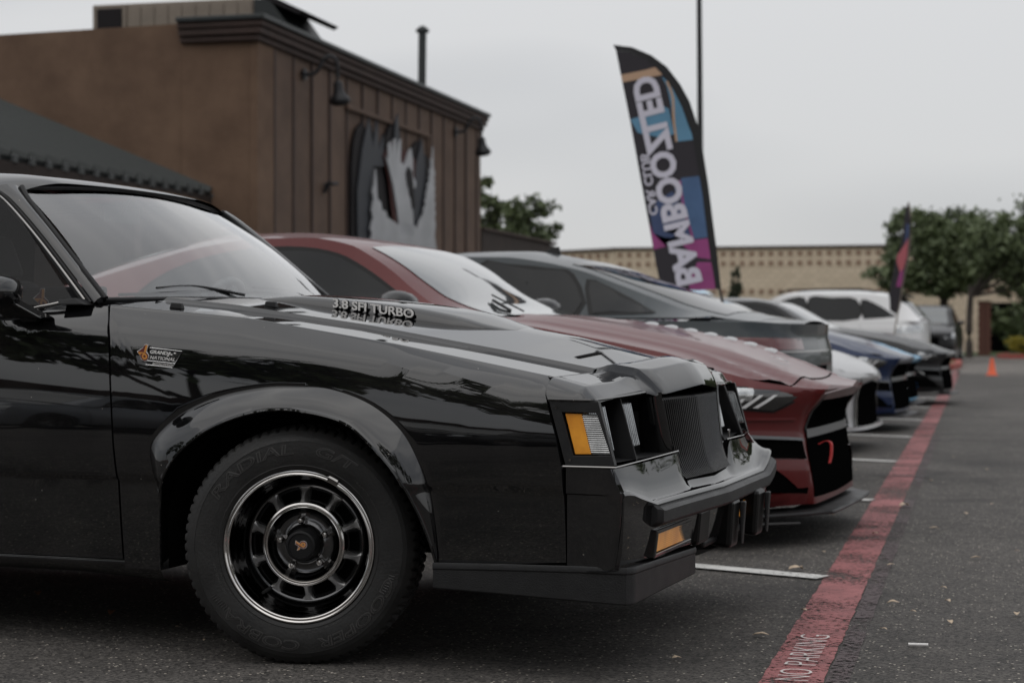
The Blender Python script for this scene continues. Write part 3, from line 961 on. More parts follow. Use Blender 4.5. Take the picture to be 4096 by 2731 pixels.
    tp = [(.715, .005, .733), (.80, .006, .732), (.832, .012, .7315), (.836, .06, .7315), (.836, .30, .733), (.838, .50, .737)]
    w = MB(); w.tube(mir(cpath(tp, 4), sgn), .0045, 6); w.obj('bay_trim', BP, hero, smooth=40)
lampbay(0); lampbay(1)

M['glint_grey'] = mat('bar_glint_grey', (0.20, 0.20, 0.20), 0.25, metal=1.0)  # colour of the painted highlight on the grille bars
M['grille_bar'] = mat('grille_bar_black', (0.005, 0.005, 0.005), 0.4, spec=0.05)
# ---------------- grille surround (painted) and grille
def gx(z):   # side profile of the grille face: upright, then sweeping forward at the foot
    return sip([(.470, .945), (.485, .928), (.505, .910), (.54, .896), (.60, .884), (.66, .875), (.72, .867)], z)
for sgn in (0, 1):
    rows = []
    for z in frange(.500, .735, 14):
        xx = gx(z) - .004
        r = [(.80, .552, z), (xx - .028, .550, z), (xx - .004, .553, z), (xx + .006, .562, z), (xx + .004, .572, z), (xx - .012, .577, z), (xx - .05, .58, z)]
        t = (z - .5) / .235
        r = [(a, b_ + .045 * (1 - t), c) for a, b_, c in r]
        rows.append(mir(r, sgn))
    grid('grille_surround', rows, BP, hero, smooth=50)
yl = lambda z: .582 + .045 * (1 - (z - .5) / .235)
q = MB()
rws = []
for z in frange(.488, .722, 14):
    rws.append([(gx(z) - .035 + .02 * (1 - abs(y - .91) / .33), y, z) for y in (.58, .91, HW - .58)])
q.grid(rws); q.obj('grille_back', M['deep_black'], hero)
NB = 36
for k in range(NB):
    s = k / (NB - 1) * 2 - 1
    pts = []
    for z in [.722, .718, .712, .70, .68, .65, .62, .59, .565, .545, .53, .515, .503, .494, .486]:
        y = .91 + s * (.91 - yl(z) - .004)
        bow = .018 * (1 - abs(s))
        x = gx(z) + bow
        if z > .715: x -= (z - .715) * 2.0
        pts.append((x, y, z))
    q = MB()
    rws = []
    for p in pts:
        w = .0031; d = .013
        rws.append([(p[0] - d, p[1] - w, p[2]), (p[0] - w, p[1] - w, p[2])] + [(p[0] - w + w * math.sin(t), p[1] - w * math.cos(t), p[2]) for t in (.5, 1.05, 1.57, 2.1, 2.65)] + [(p[0] - w, p[1] + w, p[2]), (p[0] - d, p[1] + w, p[2])])
    q.grid(rws)
    gb = q.obj('grille_bar', M['grille_bar'], hero, smooth=60)
    q = MB(); q.grid([[(p[0] - .0016, p[1] - w * .98 - .0002, p[2]), (p[0] - .0007, p[1] - w * .80, p[2])] for p in pts]); q.obj('bar_glint', M['glint_grey'], gb)  # thin bright strip imitating the sky glint along the bar's edge
# small badge on the grille
text_mesh('grille_badge', 'T', .03, .002, (0, 0, 0), (0, 1, 0), (0, 0, 1), M['bright_trim'], hero, bold=.002, bend=lambda u, w, d: (.912 + d, 1.21 + u, .575 + w))

# ---------------- fascia: ledge below lamps, bumper cover
LIP = [(-.001, .920, .496), (.05, .928, .494), (.12, .936, .476), (.23, .944, .454), (.40, .946, .453), (.91, .966, .450), (1.42, .944, .447), (1.59, .942, .448), (1.70, .936, .470), (1.77, .928, .490), (1.821, .920, .496)]
def lip(y):
    for (a, x0, z0), (b, x1, z1) in zip(LIP, LIP[1:]):
        if y <= b:
            t = (y - a) / (b - a); return lerp(x0, x1, t), lerp(z0, z1, t)
    return LIP[-1][1], LIP[-1][2]
def ledge(y):
    yy = min(y, HW - y)
    x = ip([(0, .893), (.05, .897), (.30, .905), (.60, .910), (.66, .918), (.91, .940)], yy)
    z = ip([(0, .556), (.30, .557), (.585, .560), (.605, .535), (.63, .492), (.66, .478), (.91, .474)], yy)
    return x, z
fy = [.0, .004, .012, .03, .06, .1, .14, .18, .23, .3, .4, .5, .55, .58, .6, .62, .64, .66, .68, .72, .8, .91]
fy = fy + [HW - y for y in fy[-2::-1]]
rows = []
for s in [0, .02, .06, .14, .25, .38, .52, .66, .78, .88, .95, 1.0]:
    r = []
    for y in fy:
        x0, z0 = ledge(y); x1, z1 = lip(y); x0 = farx(x0, y)
        yy = min(y, HW - y)
        x = lerp(x0, x1 - .012, s)
        z = lerp(z0, z1 + .004, 1 - (1 - s) ** 1.9)
        # soft raised pad on the shelf between lamp and lip
        r.append((x, y, z))
    rows.append(r)
def lipz(y, dx, dz):
    x, z = lip(y); return (x + dx, y, z + dz)
rows.append([lipz(y, -.004, .003) for y in fy])
rows.append([lipz(y, .001, -.001) for y in fy])
rows.append([lipz(y, .004, -.007) for y in fy])
def face_x(y):
    return lip(y)[0] - .004
for zz in (.93, .80, .6, .4, .2, .1, .05):
    r = []
    for y in fy:
        zt = lip(y)[1] - .012
        zb = ip([(0, .298), (.5, .292), (.9, .285)], min(y, HW - y))
        z = lerp(zb, zt, zz)
        x = face_x(y) - .020 * (1 - zz) ** 2
        r.append((x, y, z))
    rows.append(r)
zbm = lambda y: ip([(0, .298), (.5, .292), (.9, .285)], min(y, HW - y))
rows.append([(face_x(y) - .035, y, zbm(y) - .004) for y in fy])
rows.append([(face_x(y) - .10, y, zbm(y) - .006) for y in fy])
fas = grid('front_bumper', rows, BP, hero, smooth=32)
# fascia side
for sgn in (0, 1):
    rows = []
    for z in [.556, .552, .54, .52, .50, .494, .490, .486, .46, .42, .38, .34, .31, .300, .296]:
        r = []
        for i in range(17):
            t = i / 16
            xa = .760; xb = ip([(.296, .905), (.34, .914), (.40, .918), (.496, .921), (.556, .893)], z)
            x = lerp(xa + .0015, xb, t)
            y = lerp(.012, .0, t) + (.010 if z < .489 else .0) * (1 - t) + (.0)
            if t > .93: y += (t - .93) * .1
            r.append((x, y, z))
        r = [(.7615, r[0][1] + .03, z), (.7605, r[0][1] + .003, z)] + r
        rows.append(mir(r, sgn))
    rows = [mir([(p[0], .04, .298) for p in rows[0]], sgn)] * 0 + rows
    grid('fascia_side', rows, BP, hero, smooth=30)
# bumper rub strip: bevelled rubber along the lip
sy = [.205, .215, .23] + frange(.26, 1.56, 24) + [1.60, 1.68, 1.75, 1.77]
rows = []
for y in sy:
    x, z = lip(y)
    e = 0 if .21 < y < 1.765 else .014
    w = .048
    rows.append([(x - .002, y, z - .011), (x + .016 - e, y, z - .013), (x + .026 - e, y, z - .022), (x + .026 - e, y, z - .022 - .030), (x + .022 - e, y, z - .022 - w + .012), (x + .010 - e, y, z - .022 - w + .006), (x - .004, y, z - .022 - w + .002)])
rows = [[(p[0] - .02, p[1], p[2]) for p in rows[0]]] + rows + [[(p[0] - .02, p[1], p[2]) for p in rows[-1]]]
grid('rub_strip', rows, M['rubber_trim'], hero, smooth=22)
# turn signals set into the bumper
def signal(sgn):
    y0, y1 = .245, .625
    z = lambda y, t: lerp(.315, .366, t)
    q = MB(); o_ = [(.933, y0 - .016, .302), (.931, y1 + .022, .302), (.940, y1 + .022, .378), (.940, y0 - .010, .378)]
    i_ = [(.934, y0, .314), (.932, y1, .314), (.939, y1, .367), (.939, y0 + .006, .367)]
    v = mir([(x + .006, y, z_) for x, y, z_ in o_] + [(x + .007, y, z_) for x, y, z_ in i_] + [(x - .014, y, z_) for x, y, z_ in i_] + [(x - .02, y, z_) for x, y, z_ in o_], sgn)
    q.add(v, [(k, (k + 1) % 4, 4 + (k + 1) % 4, 4 + k) for k in range(4)] + [(4 + k, 4 + (k + 1) % 4, 8 + (k + 1) % 4, 8 + k) for k in range(4)] + [(k, 12 + k, 12 + (k + 1) % 4, (k + 1) % 4) for k in range(4)])
    bz = q.obj('signal_bezel', BP, hero, bevel=.003)
    # lens with a moulded grid of prisms
    NY, NZ = 34, 9
    rws = []
    for j in range(NZ * 2 + 1):
        t = j / (NZ * 2)
        r = []
        for i in range(NY * 2 + 1):
            s = i / (NY * 2)
            y = lerp(y0 + .003, y1 - .003, s)
            zz = lerp(.316, .365, t)
            zz -= .012 * max(0, (.06 - s) / .06) ** 2 * t
            x = .931 + .006 * t + (.0016 if (i % 2 and j % 2) else 0) + .003
            r.append((x, y, zz))
        rws.append(mir(r, sgn))
    grid('signal_lens', rws, M['amber'], bz, smooth=None)
signal(0); signal(1)
# the stepped bar beside the signal, and the two guard plates carrying the plate frame
def post(name, x0, x1, y0, y1, z0, z1, m, bev=.006, parent=hero):
    q = MB(); q.hexa([(x0, y0, z0 + .012), (x1 - .01, y0, z0), (x1 - .01, y1, z0), (x0, y1, z0 + .012)], [(x0, y0, z1), (x1, y0, z1), (x1, y1, z1), (x0, y1, z1)])
    return q.obj(name, m, parent, bevel=bev)
for a, b_ in ((.665, .80), ):
    post('bumper_post', .90, .958, a, b_, .285, .395, M['gloss_trim'], .014)
for a in (1.055, 1.42):
    p = post('bumper_guard', .90, .985, a - .09, a + .02, .245, .397, M['gloss_trim'], .014)
    post('guard_pad', .985, 1.002, a - .004, a + .024, .252, .385, M['rubber_trim'], .004, p)
q = MB(); q.box(.86, .935, .80, 1.40, .265, .292); q.obj('lower_crossmember', M['satin_black'], hero, bevel=.01)
box('bumper_recess', .925, .931, 1.09, 1.36, .285, .39, M['deep_black'], hero)
box('tow_tab', .93, .948, 1.125, 1.18, .352, .384, M['cream'], hero, bevel=.003)
q = MB(); q.tube([(.93, 1.10, .318), (.942, 1.10, .318)], [.013, .010], 12); q.obj('bolt', M['dark_chrome'], hero, smooth=50)
# belly pan curve behind the guards
q = MB(); q.grid([[(.90 - .0, y, .262 - .03 * math.sin((y - .8) / .75 * PI)) , (.84, y, .25 - .045 * math.sin((y - .8) / .75 * PI)), (.70, y, .23)] for y in frange(.8, 1.55, 10)])
q.obj('belly_pan', M['satin_black'], hero, smooth=60)
# rubber air dam (valance): side run and turned front run
rows = []
path = [(.388, .012), (.60, .012), (.80, .008), (.90, .006), (.926, .012), (.937, .030), (.940, .06), (.935, .30), (.930, .725)]
for k, (x, y) in enumerate(path):
    zt = ip([(.388, .291), (.76, .300), (.93, .300)], x) if k < 6 else lerp(.300, .275, (y - .03) / .7)
    zb = ip([(.388, .225), (.93, .206)], x) if k < 6 else lerp(.205, .200, (y - .03) / .7)
    off = Vector((0, 1)) if k < 4 else (Vector((-.7, .7)) if k < 6 else Vector((-1, 0)))
    rows.append([(x + off.x * .03, y + off.y * .03, zt + .0), (x + off.x * .002, y + off.y * .002, zt + .003), (x, y, zt - .002), (x, y, zt - .012), (x + off.x * .003, y + off.y * .003, zt - .016), (x + off.x * .003, y + off.y * .003, zb + .004), (x + off.x * .006, y + off.y * .006, zb), (x + off.x * .02, y + off.y * .02, zb)])
rows.append([(p[0] - .03, p[1] + .001, p[2]) for p in rows[-1]])
grid('air_dam', rows, M['rubber_trim'], hero, smooth=30)
# ---------------- hero greenhouse
RB = [(-.700, .085, .992), (-.80, .118, 1.085), (-.93, .155, 1.205), (-1.05, .185, 1.305), (-1.12, .20, 1.345), (-1.22, .205, 1.370), (-1.5, .205, 1.385), (-2.0, .21, 1.385), (-2.28, .23, 1.35), (-2.55, .18, 1.20), (-2.85, .12, 1.01)]
# A-pillar skins from the body upwards: (near edge point, windscreen edge point)
WL = [(-.690, .125, 1.000), (-.80, .165, 1.095), (-.93, .212, 1.208), (-1.04, .252, 1.303), (-1.088, .285, 1.347)]   # windscreen side edge
rail = cpath(RB[:5], 6); wl = cpath(WL, 6)
for sgn in (0, 1):
    rows = []
    for a, b_ in zip(rail, wl):
        a = Vector(a); b_ = Vector(b_)
        m_ = (a + b_) / 2 + Vector((.012, -.012, .012))
        rows.append(mir([tuple(a + Vector((0, .03, -.01))), tuple(a), tuple(lerp(a, m_, .5) + Vector((.002, -.004, .002))), tuple(m_), tuple(lerp(m_, b_, .6) + Vector((.003, 0, .003))), tuple(b_)], sgn))
    grid('windscreen_pillar', rows, BP, hero, smooth=50)
    # door window frame, drip rail and rubber lines running up the pillar
    for dx, dy, dz, r_, mm, nm in [(-.012, .002, 0, .0055, 'satin_black', 'drip_rail'), (-.030, .010, 0, .0070, 'dark_chrome', 'window_frame'), (-.045, .016, 0, .006, 'rubber', 'window_seal')]:
        pts = [(p[0] + dx, p[1] + dy, p[2] + dz) for p in cpath(RB[:5], 3)] + [(p[0] + dx * .3, p[1] + dy, p[2] + dx * .9) for p in RB[5:8]]
        w = MB(); w.tube(mir(pts, sgn), r_, 8); w.obj(nm, M[mm], hero, smooth=50)
    w = MB(); w.tube(mir([(p[0] + .005, p[1] - .002, p[2] + .004) for p in wl], sgn), .009, 8); w.obj('windscreen_moulding', M['satin_black'], hero, smooth=50)
    w = MB(); w.tube(mir([(p[0] - .012, p[1] - .022, p[2] + .004) for p in wl], sgn), .004, 8); w.obj('pillar_trim', M['dark_chrome'], hero, smooth=50)
# windscreen: bowed sheet
def ws_pt(s, t):
    """s across 0..1, t up 0..1"""
    yb, yt = lerp(.125, HW - .125, s), lerp(.285, HW - .285, s)
    k = 1 - (2 * s - 1) ** 2
    xb = -.690 + .075 * k; xt = -1.088 + .050 * k
    zb = 1.000 + .012 * k; zt = 1.347 + .030 * k
    tt = t
    bow = .018 * math.sin(PI * t)
    return (lerp(xb, xt, tt) + bow * .6, lerp(yb, yt, tt), lerp(zb, zt, tt) + bow * .8)
grid('windshield', [[ws_pt(i / 24, j / 14) for i in range(25)] for j in range(15)], M['glass_hero'], hero, smooth=180)
w = MB(); w.tube([ws_pt(i / 24, 1.0) for i in range(25)], .008, 8); w.obj('windscreen_moulding', M['satin_black'], hero, smooth=50)
w = MB(); w.tube([ws_pt(i / 24, 0.0) for i in range(25)], .008, 8); w.obj('windscreen_moulding', M['satin_black'], hero, smooth=50)
# roof skin
rows = []
for j, x in enumerate([-1.072, -1.078, -1.10, -1.14, -1.2, -1.3, -1.45, -1.65, -1.9, -2.1, -2.25, -2.32]):
    r = []
    for i in range(33):
        s = i / 32; k = 1 - abs(2 * s - 1)
        y0 = ip([(-2.32, .235), (-2.0, .21), (-1.22, .205), (-1.12, .22), (-1.072, .27)], x)
        y = lerp(y0, HW - y0, s)
        kk = 1 - (1 - min(1, k * 3)) ** 2 * 1.0
        z0 = ip([(-2.32, 1.335), (-2.0, 1.38), (-1.5, 1.385), (-1.22, 1.372), (-1.12, 1.352), (-1.072, 1.338)], x)
        zc = ip([(-2.32, 1.375), (-2.0, 1.418), (-1.5, 1.425), (-1.22, 1.412), (-1.12, 1.398), (-1.072, 1.380)], x)
        xx = x + .05 * (1 - (2 * s - 1) ** 2) * (1 if x > -1.3 else max(0, (x + 1.8) / .5))
        r.append((xx, y, lerp(z0, lerp(z0, zc, .75), kk) + (zc - z0) * .25 * (1 - (2 * s - 1) ** 2)))
    r = [(r[0][0], r[0][1] - .003, r[0][2] - .02)] + r + [(r[-1][0], r[-1][1] + .003, r[-1][2] - .02)]
    rows.append(r)
grid('roof', rows, BP, hero, smooth=40)
# rear window, rear pillars, boot, tail
rows = [[(lerp(-2.31, -2.82, t), lerp(lerp(.27, HW - .27, s), lerp(.2, HW - .2, s), t), lerp(1.365, 1.02, t) + .02 * math.sin(PI * t)) for s in frange(0, 1, 8)] for t in frange(0, 1, 6)]
grid('rear_window', rows, M['tint_glass'], hero, smooth=60)
for sgn in (0, 1):
    q = MB()
    q.add(mir([(-1.95, .19, 1.37), (-2.32, .235, 1.345), (-2.85, .13, 1.0), (-2.05, .07, .985), (-2.32, .27, 1.36), (-2.83, .2, 1.01)], sgn), [(0, 1, 2, 3), (1, 4, 5, 2)])
    q.obj('rear_pillar', BP, hero)
    q = MB()
    q.add(mir([(-.752, .075, .985), (-1.10, .205, 1.335), (-1.95, .205, 1.365), (-2.02, .09, .985)], sgn), [(0, 1, 2, 3)])
    q.obj('side_window', M['glass_far'] if sgn else M['glass_side'], hero)
rows = [[(x, y, ip([(-3.75, .99), (-2.8, 1.0)], x) + .02 * (1 - ((y - .91) / .8) ** 2)) for y in frange(.09, HW - .09, 10)] for x in (-2.8, -3.2, -3.6, -3.76)]
rows.append([(-3.82, p[1], .97) for p in rows[0]]); rows.append([(-3.85, p[1], .70) for p in rows[0]]); rows.append([(-3.88, p[1], .45) for p in rows[0]]); rows.append([(-3.8, p[1], .28) for p in rows[0]])
grid('boot_and_tail', rows, BP, hero, smooth=35)
# belt moulding under the side window
w = MB(); w.tube(cpath([(-2.0, .055, .972), (-1.3, .052, .972), (-.95, .052, .970), (-.86, .060, .980), (-.80, .070, .992)], 5), .0065, 8); w.obj('belt_moulding', M['dark_chrome'], hero, smooth=50)
w = MB(); w.tube(cpath([(-2.0, .05, .955), (-1.3, .048, .955), (-.96, .048, .952), (-.90, .056, .962)], 5), .007, 8); w.obj('belt_moulding', M['satin_black'], hero, smooth=50)
q = MB(); q.hexa([(-.80, .045, .985), (-.708, .055, .985), (-.70, .10, .985), (-.80, .10, .985)], [(-.80, .055, 1.002), (-.75, .06, 1.006), (-.72, .10, 1.0), (-.80, .10, 1.004)])
q.obj('mirror_patch', M['satin_black'], hero, bevel=.004)
# door mirror (its tip enters the picture)
q = MB()
rws = []
for t, (sx_, sz) in zip(frange(0, 1, 6), [(.45, .5), (.85, .85), (1, 1), (1, 1), (.95, .95), (.75, .8), (.35, .45)]):
    y = lerp(-.19, .0, t)
    rws.append([(-.925 + .085 * sx_ * math.copysign(abs(math.cos(a)) ** .7, math.cos(a)), y, 1.022 + .048 * sz * math.copysign(abs(math.sin(a)) ** .7, math.sin(a))) for a in frange(0, 2 * PI, 20)[:-1]])
q.grid(rws, True)
n = len(q.v); q.f.append(tuple(range(20))); q.f.append(tuple(range(n - 20, n)))
q.obj('door_mirror', BP, hero, smooth=60)
q = MB(); q.hexa([(-.93, -.03, .945), (-.80, -.03, .945), (-.80, .05, .945), (-.95, .05, .945)], [(-.93, -.09, .99), (-.855, -.09, .99), (-.87, -.03, 1.0), (-.93, -.03, 1.0)])
q.obj('mirror_foot', BP, hero, bevel=.008)
box('mirror_base_pad', -.90, -.845, .01, .05, .936, .950, M['satin_black'], hero, bevel=.004)

# ---------------- interior
q = MB(); q.hexa([(-.80, .12, .80), (-.55, .12, .9), (-.55, 1.70, .9), (-.80, 1.70, .80)], [(-.92, .14, .985), (-.66, .14, .995), (-.66, 1.68, .995), (-.92, 1.68, .985)])
q.obj('dashboard', M['interior_grey'], hero, bevel=.02)
q = MB(); q.hexa([(-.98, 1.16, .95), (-.80, 1.16, .95), (-.80, 1.54, .95), (-.98, 1.54, .95)], [(-.93, 1.2, 1.04), (-.80, 1.2, 1.03), (-.80, 1.5, 1.03), (-.93, 1.5, 1.04)])
q.obj('instrument_hood', M['interior_grey'], hero, bevel=.02)
# steering wheel: ring with spokes
q = MB()
cs = Vector((-1.03, 1.35, .93)); R = .185; ax = Vector((-.86, 0, .5)).normalized(); uu = Vector((0, 1, 0)); vv = ax.cross(uu)
q.tube([cs + (uu * math.cos(a) + vv * math.sin(a)) * R for a in frange(0, 2 * PI, 36)], .014, 8)
for a in (PI / 2 + .9, PI / 2 - .9 + PI, PI * 1.5, PI / 2):
    q.tube([cs - ax * .02, cs + (uu * math.cos(a) + vv * math.sin(a)) * R], .012, 6)
q.obj('steering_wheel', M['interior_grey'], hero, smooth=50)
def seat(y0):
    q = MB()
    q.hexa([(-1.75, y0, .42), (-1.15, y0, .42), (-1.15, y0 + .5, .42), (-1.75, y0 + .5, .42)], [(-1.75, y0, .58), (-1.13, y0, .62), (-1.13, y0 + .5, .62), (-1.75, y0 + .5, .58)])
    q.hexa([(-1.80, y0 + .01, .55), (-1.62, y0 + .01, .55), (-1.62, y0 + .49, .55), (-1.80, y0 + .49, .55)], [(-1.98, y0 + .06, 1.10), (-1.86, y0 + .06, 1.10), (-1.86, y0 + .44, 1.10), (-1.98, y0 + .44, 1.10)])
    q.hexa([(-1.97, y0 + .12, 1.11), (-1.87, y0 + .12, 1.11), (-1.87, y0 + .38, 1.11), (-1.97, y0 + .38, 1.11)], [(-2.0, y0 + .14, 1.27), (-1.92, y0 + .14, 1.27), (-1.92, y0 + .36, 1.27), (-2.0, y0 + .36, 1.27)])
    return q.obj('seat', M['interior'], hero, bevel=.03)
seat(.25); seat(1.08)
q = MB(); q.box(-2.6, -.6, .10, HW - .10, .28, .34); q.box(-2.0, -.6, HW - .14, HW - .08, .3, .96); q.box(-2.0, -.75, .10, .13, .3, .955)
q.obj('cabin_floor', M['interior'], hero)
q = MB(); q.box(-2.75, -2.1, .2, HW - .2, .55, .97); q.obj('rear_bench', M['interior'], hero, bevel=.03)
# rear-view mirror under the header rail
q = MB(); q.box(-1.135, -1.12, .80, 1.03, 1.275, 1.33); q.tube([(-1.12, .915, 1.31), (-1.08, .91, 1.37)], .006, 6); q.obj('rear_view_mirror', M['interior_grey'], hero, bevel=.004)
# dark panel low in the door window, with the small winged numeral
box('door_card_panel', -1.35, -.80, .30, .32, .72, 1.045, M['interior'], hero, bevel=.01)

def six(parent, org, X, Y, s, th=.0008):
    """orange and maroon racing numeral: hooped ring, slanted bar, arrow head"""
    X = Vector(X).normalized(); Y = Vector(Y).normalized(); Z = X.cross(Y); org = Vector(org)
    def part(name, pts, m, lift):
        n = len(pts); q = MB()
        f = [org + X * a * s + Y * b_ * s + Z * (lift + th) for a, b_ in pts]; g = [org + X * a * s + Y * b_ * s for a, b_ in pts]
        q.hexa(g, f); return q.obj(name, m, parent)
    def ring(name, r0, r1, m, lift):
        q = MB(); n = 28
        rws = []
        for r, h in ((r0, 0), (r0, lift + th), (r1, lift + th), (r1, 0)):
            rws.append([org + X * math.cos(a) * r * s + Y * math.sin(a) * r * s + Z * h for a in frange(0, 2 * PI, n)[:-1]])
        q.grid(rws, True); return q.obj(name, m, parent)
    part('emblem_outline', [(-2.05, .92), (-.35, 2.0), (.0, 2.75), (.95, 2.75), (.45, 1.2), (1.12, .3), (.8, -.8), (0, -1.12), (-.85, -.8), (-1.3, .2)], M['white_letter'], 0)
    part('emblem_field', [(-1.85, .85), (-.42, 1.85), (.05, 2.66), (.82, 2.66), (.3, 1.1), (1.04, .3), (.74, -.72), (0, -1.04), (-.78, -.74), (-1.2, .1)], M['maroon'], .0003)
    part('emblem_bar', [(-.2, .95), (.35, .95), (.82, 2.6), (.32, 2.6)], M['orange'], .0007)
    part('emblem_arrow', [(-1.75, .82), (-1.2, .15), (-.7, .62), (.1, .72), (.1, .86), (-1.0, .9)], M['orange'], .0007)
    ring('emblem_ring', .30, .70, M['orange'], .0009)
six(hero, (-1.015, .298, .995), (1, 0, 0), (-.25, 0, 1), .017)

# ---------------- fender badge
def bz(a, b):
    x = -.505 + ((500 + a / 7.84) / 1.7415 - 315) * .00139
    z = .867 - ((1350 + b / 7.84) / 1.7415 - 795) * .00121
    return x, z
def bp(a, b, off): x, z = bz(a, b); return Vector((x, yS(x, z) - off, z))
badge = MB()
badge.hexa([bp(*p, .0) for p in [(600, 850), (1450, 945), (1515, 815), (1710, 425), (700, 318), (650, 720)]], [bp(*p, .0035) for p in [(600, 850), (1450, 945), (1515, 815), (1710, 425), (700, 318), (650, 720)]])
bad = badge.obj('fender_badge', M['satin_black'], hero)
def bline(pts, r=.0009):
    w = MB(); w.tube([bp(*p, .0042) for p in pts], r, 6); w.obj('badge_outline', M['bright_trim'], bad)
bline([(700, 318), (1710, 425), (1515, 815), (1450, 945), (600, 850), (650, 725), (1515, 812)])
def btext(s, p0, p1, h, bold):
    a = bp(*p0, .0040); b_ = bp(*p1, .0040)
    w = text_width(s, h, bold)
    X = (b_ - a); L = X.length; X.normalize()
    Y = Vector((0, 0, 1)) - X * X.z
    text_mesh('badge_lettering', s, h, .0006, a, X, Y, M['white_letter'], bad, sx=L / w, shear=.25, bold=bold)
btext('GRAND', (700, 490), (1250, 545), .0135, .0004)
btext('NATIONAL', (710, 670), (1510, 748), .0135, .0001)
btext('INTERCOOLED', (810, 850), (1450, 910), .0085, .0)
for j in range(3):
    for i in range(4):
        if (i + j) % 2 == 0 or i == 0:
            x0 = 1305 + i * 82 - j * 22; y0 = 452 + j * 50 + i * 8
            q = MB(); c = [(x0, y0), (x0 + 62, y0 + 6), (x0 + 46, y0 + 40), (x0 - 14, y0 + 34)]
            q.hexa([bp(*p, .0035) for p in c], [bp(*p, .0046) for p in c]); q.obj('badge_check', M['white_letter'] if i < 3 - j else M['dark_chrome'], bad)
x, z = bz(555, 595)
six(bad, (x, yS(x, z) - .002, z), (1, 0, -.1), (0, 0, 1), .0125, .0025)

# ---------------- wheels
TYR = [(.206, .010), (.2115, -.003), (.214, -.006), (.222, -.0095), (.224, -.0085), (.236, -.0115), (.250, -.014), (.270, -.0145), (.288, -.0125), (.2885, -.0135), (.300, -.008), (.3005, -.0068), (.309, -.001), (.3125, .0035), (.3135, .004), (.320, .011), (.3255, .020), (.3275, .030), (.3277, .050), (.3215, .052), (.3215, .060), (.3279, .062), (.328, .095), (.3215, .097), (.3215, .107), (.328, .109), (.3279, .140), (.3215, .142), (.3215, .150), (.3277, .152), (.3275, .172), (.3255, .182), (.320, .191), (.305, .205), (.27, .212), (.23, .205), (.206, .19)]
def tyre_h(r):
    for (a, b), (c, d) in zip(TYR[1:13], TYR[2:14]):
        if a <= r <= c: return lerp(b, d, (r - a) / (c - a))
    return -.01
def tyre(parent, blocks=74, full=True):
    rows = []
    n = blocks * 4 if full else 48
    for k, (r, h) in enumerate(TYR):
        row = []
        for i in range(n):
            a = 2 * PI * (i + (.0 if not full else .9 * math.sin(k))) / n if False else 2 * PI * i / n
            rr = r
            if full and r > .3137:
                sh = 0 if k < 18 else (2 if k < 24 else 0)
                if (i + sh) % 4 == 3: rr = min(r, .3185) if r > .3205 else r - .0045
            x, z = rr * math.cos(a), rr * math.sin(a)
            if z < -.3225: z = -.3225
            row.append((x, h, z))
        rows.append(row)
    return grid('tyre', rows, M['tyre'], parent, smooth=30, closed=True)
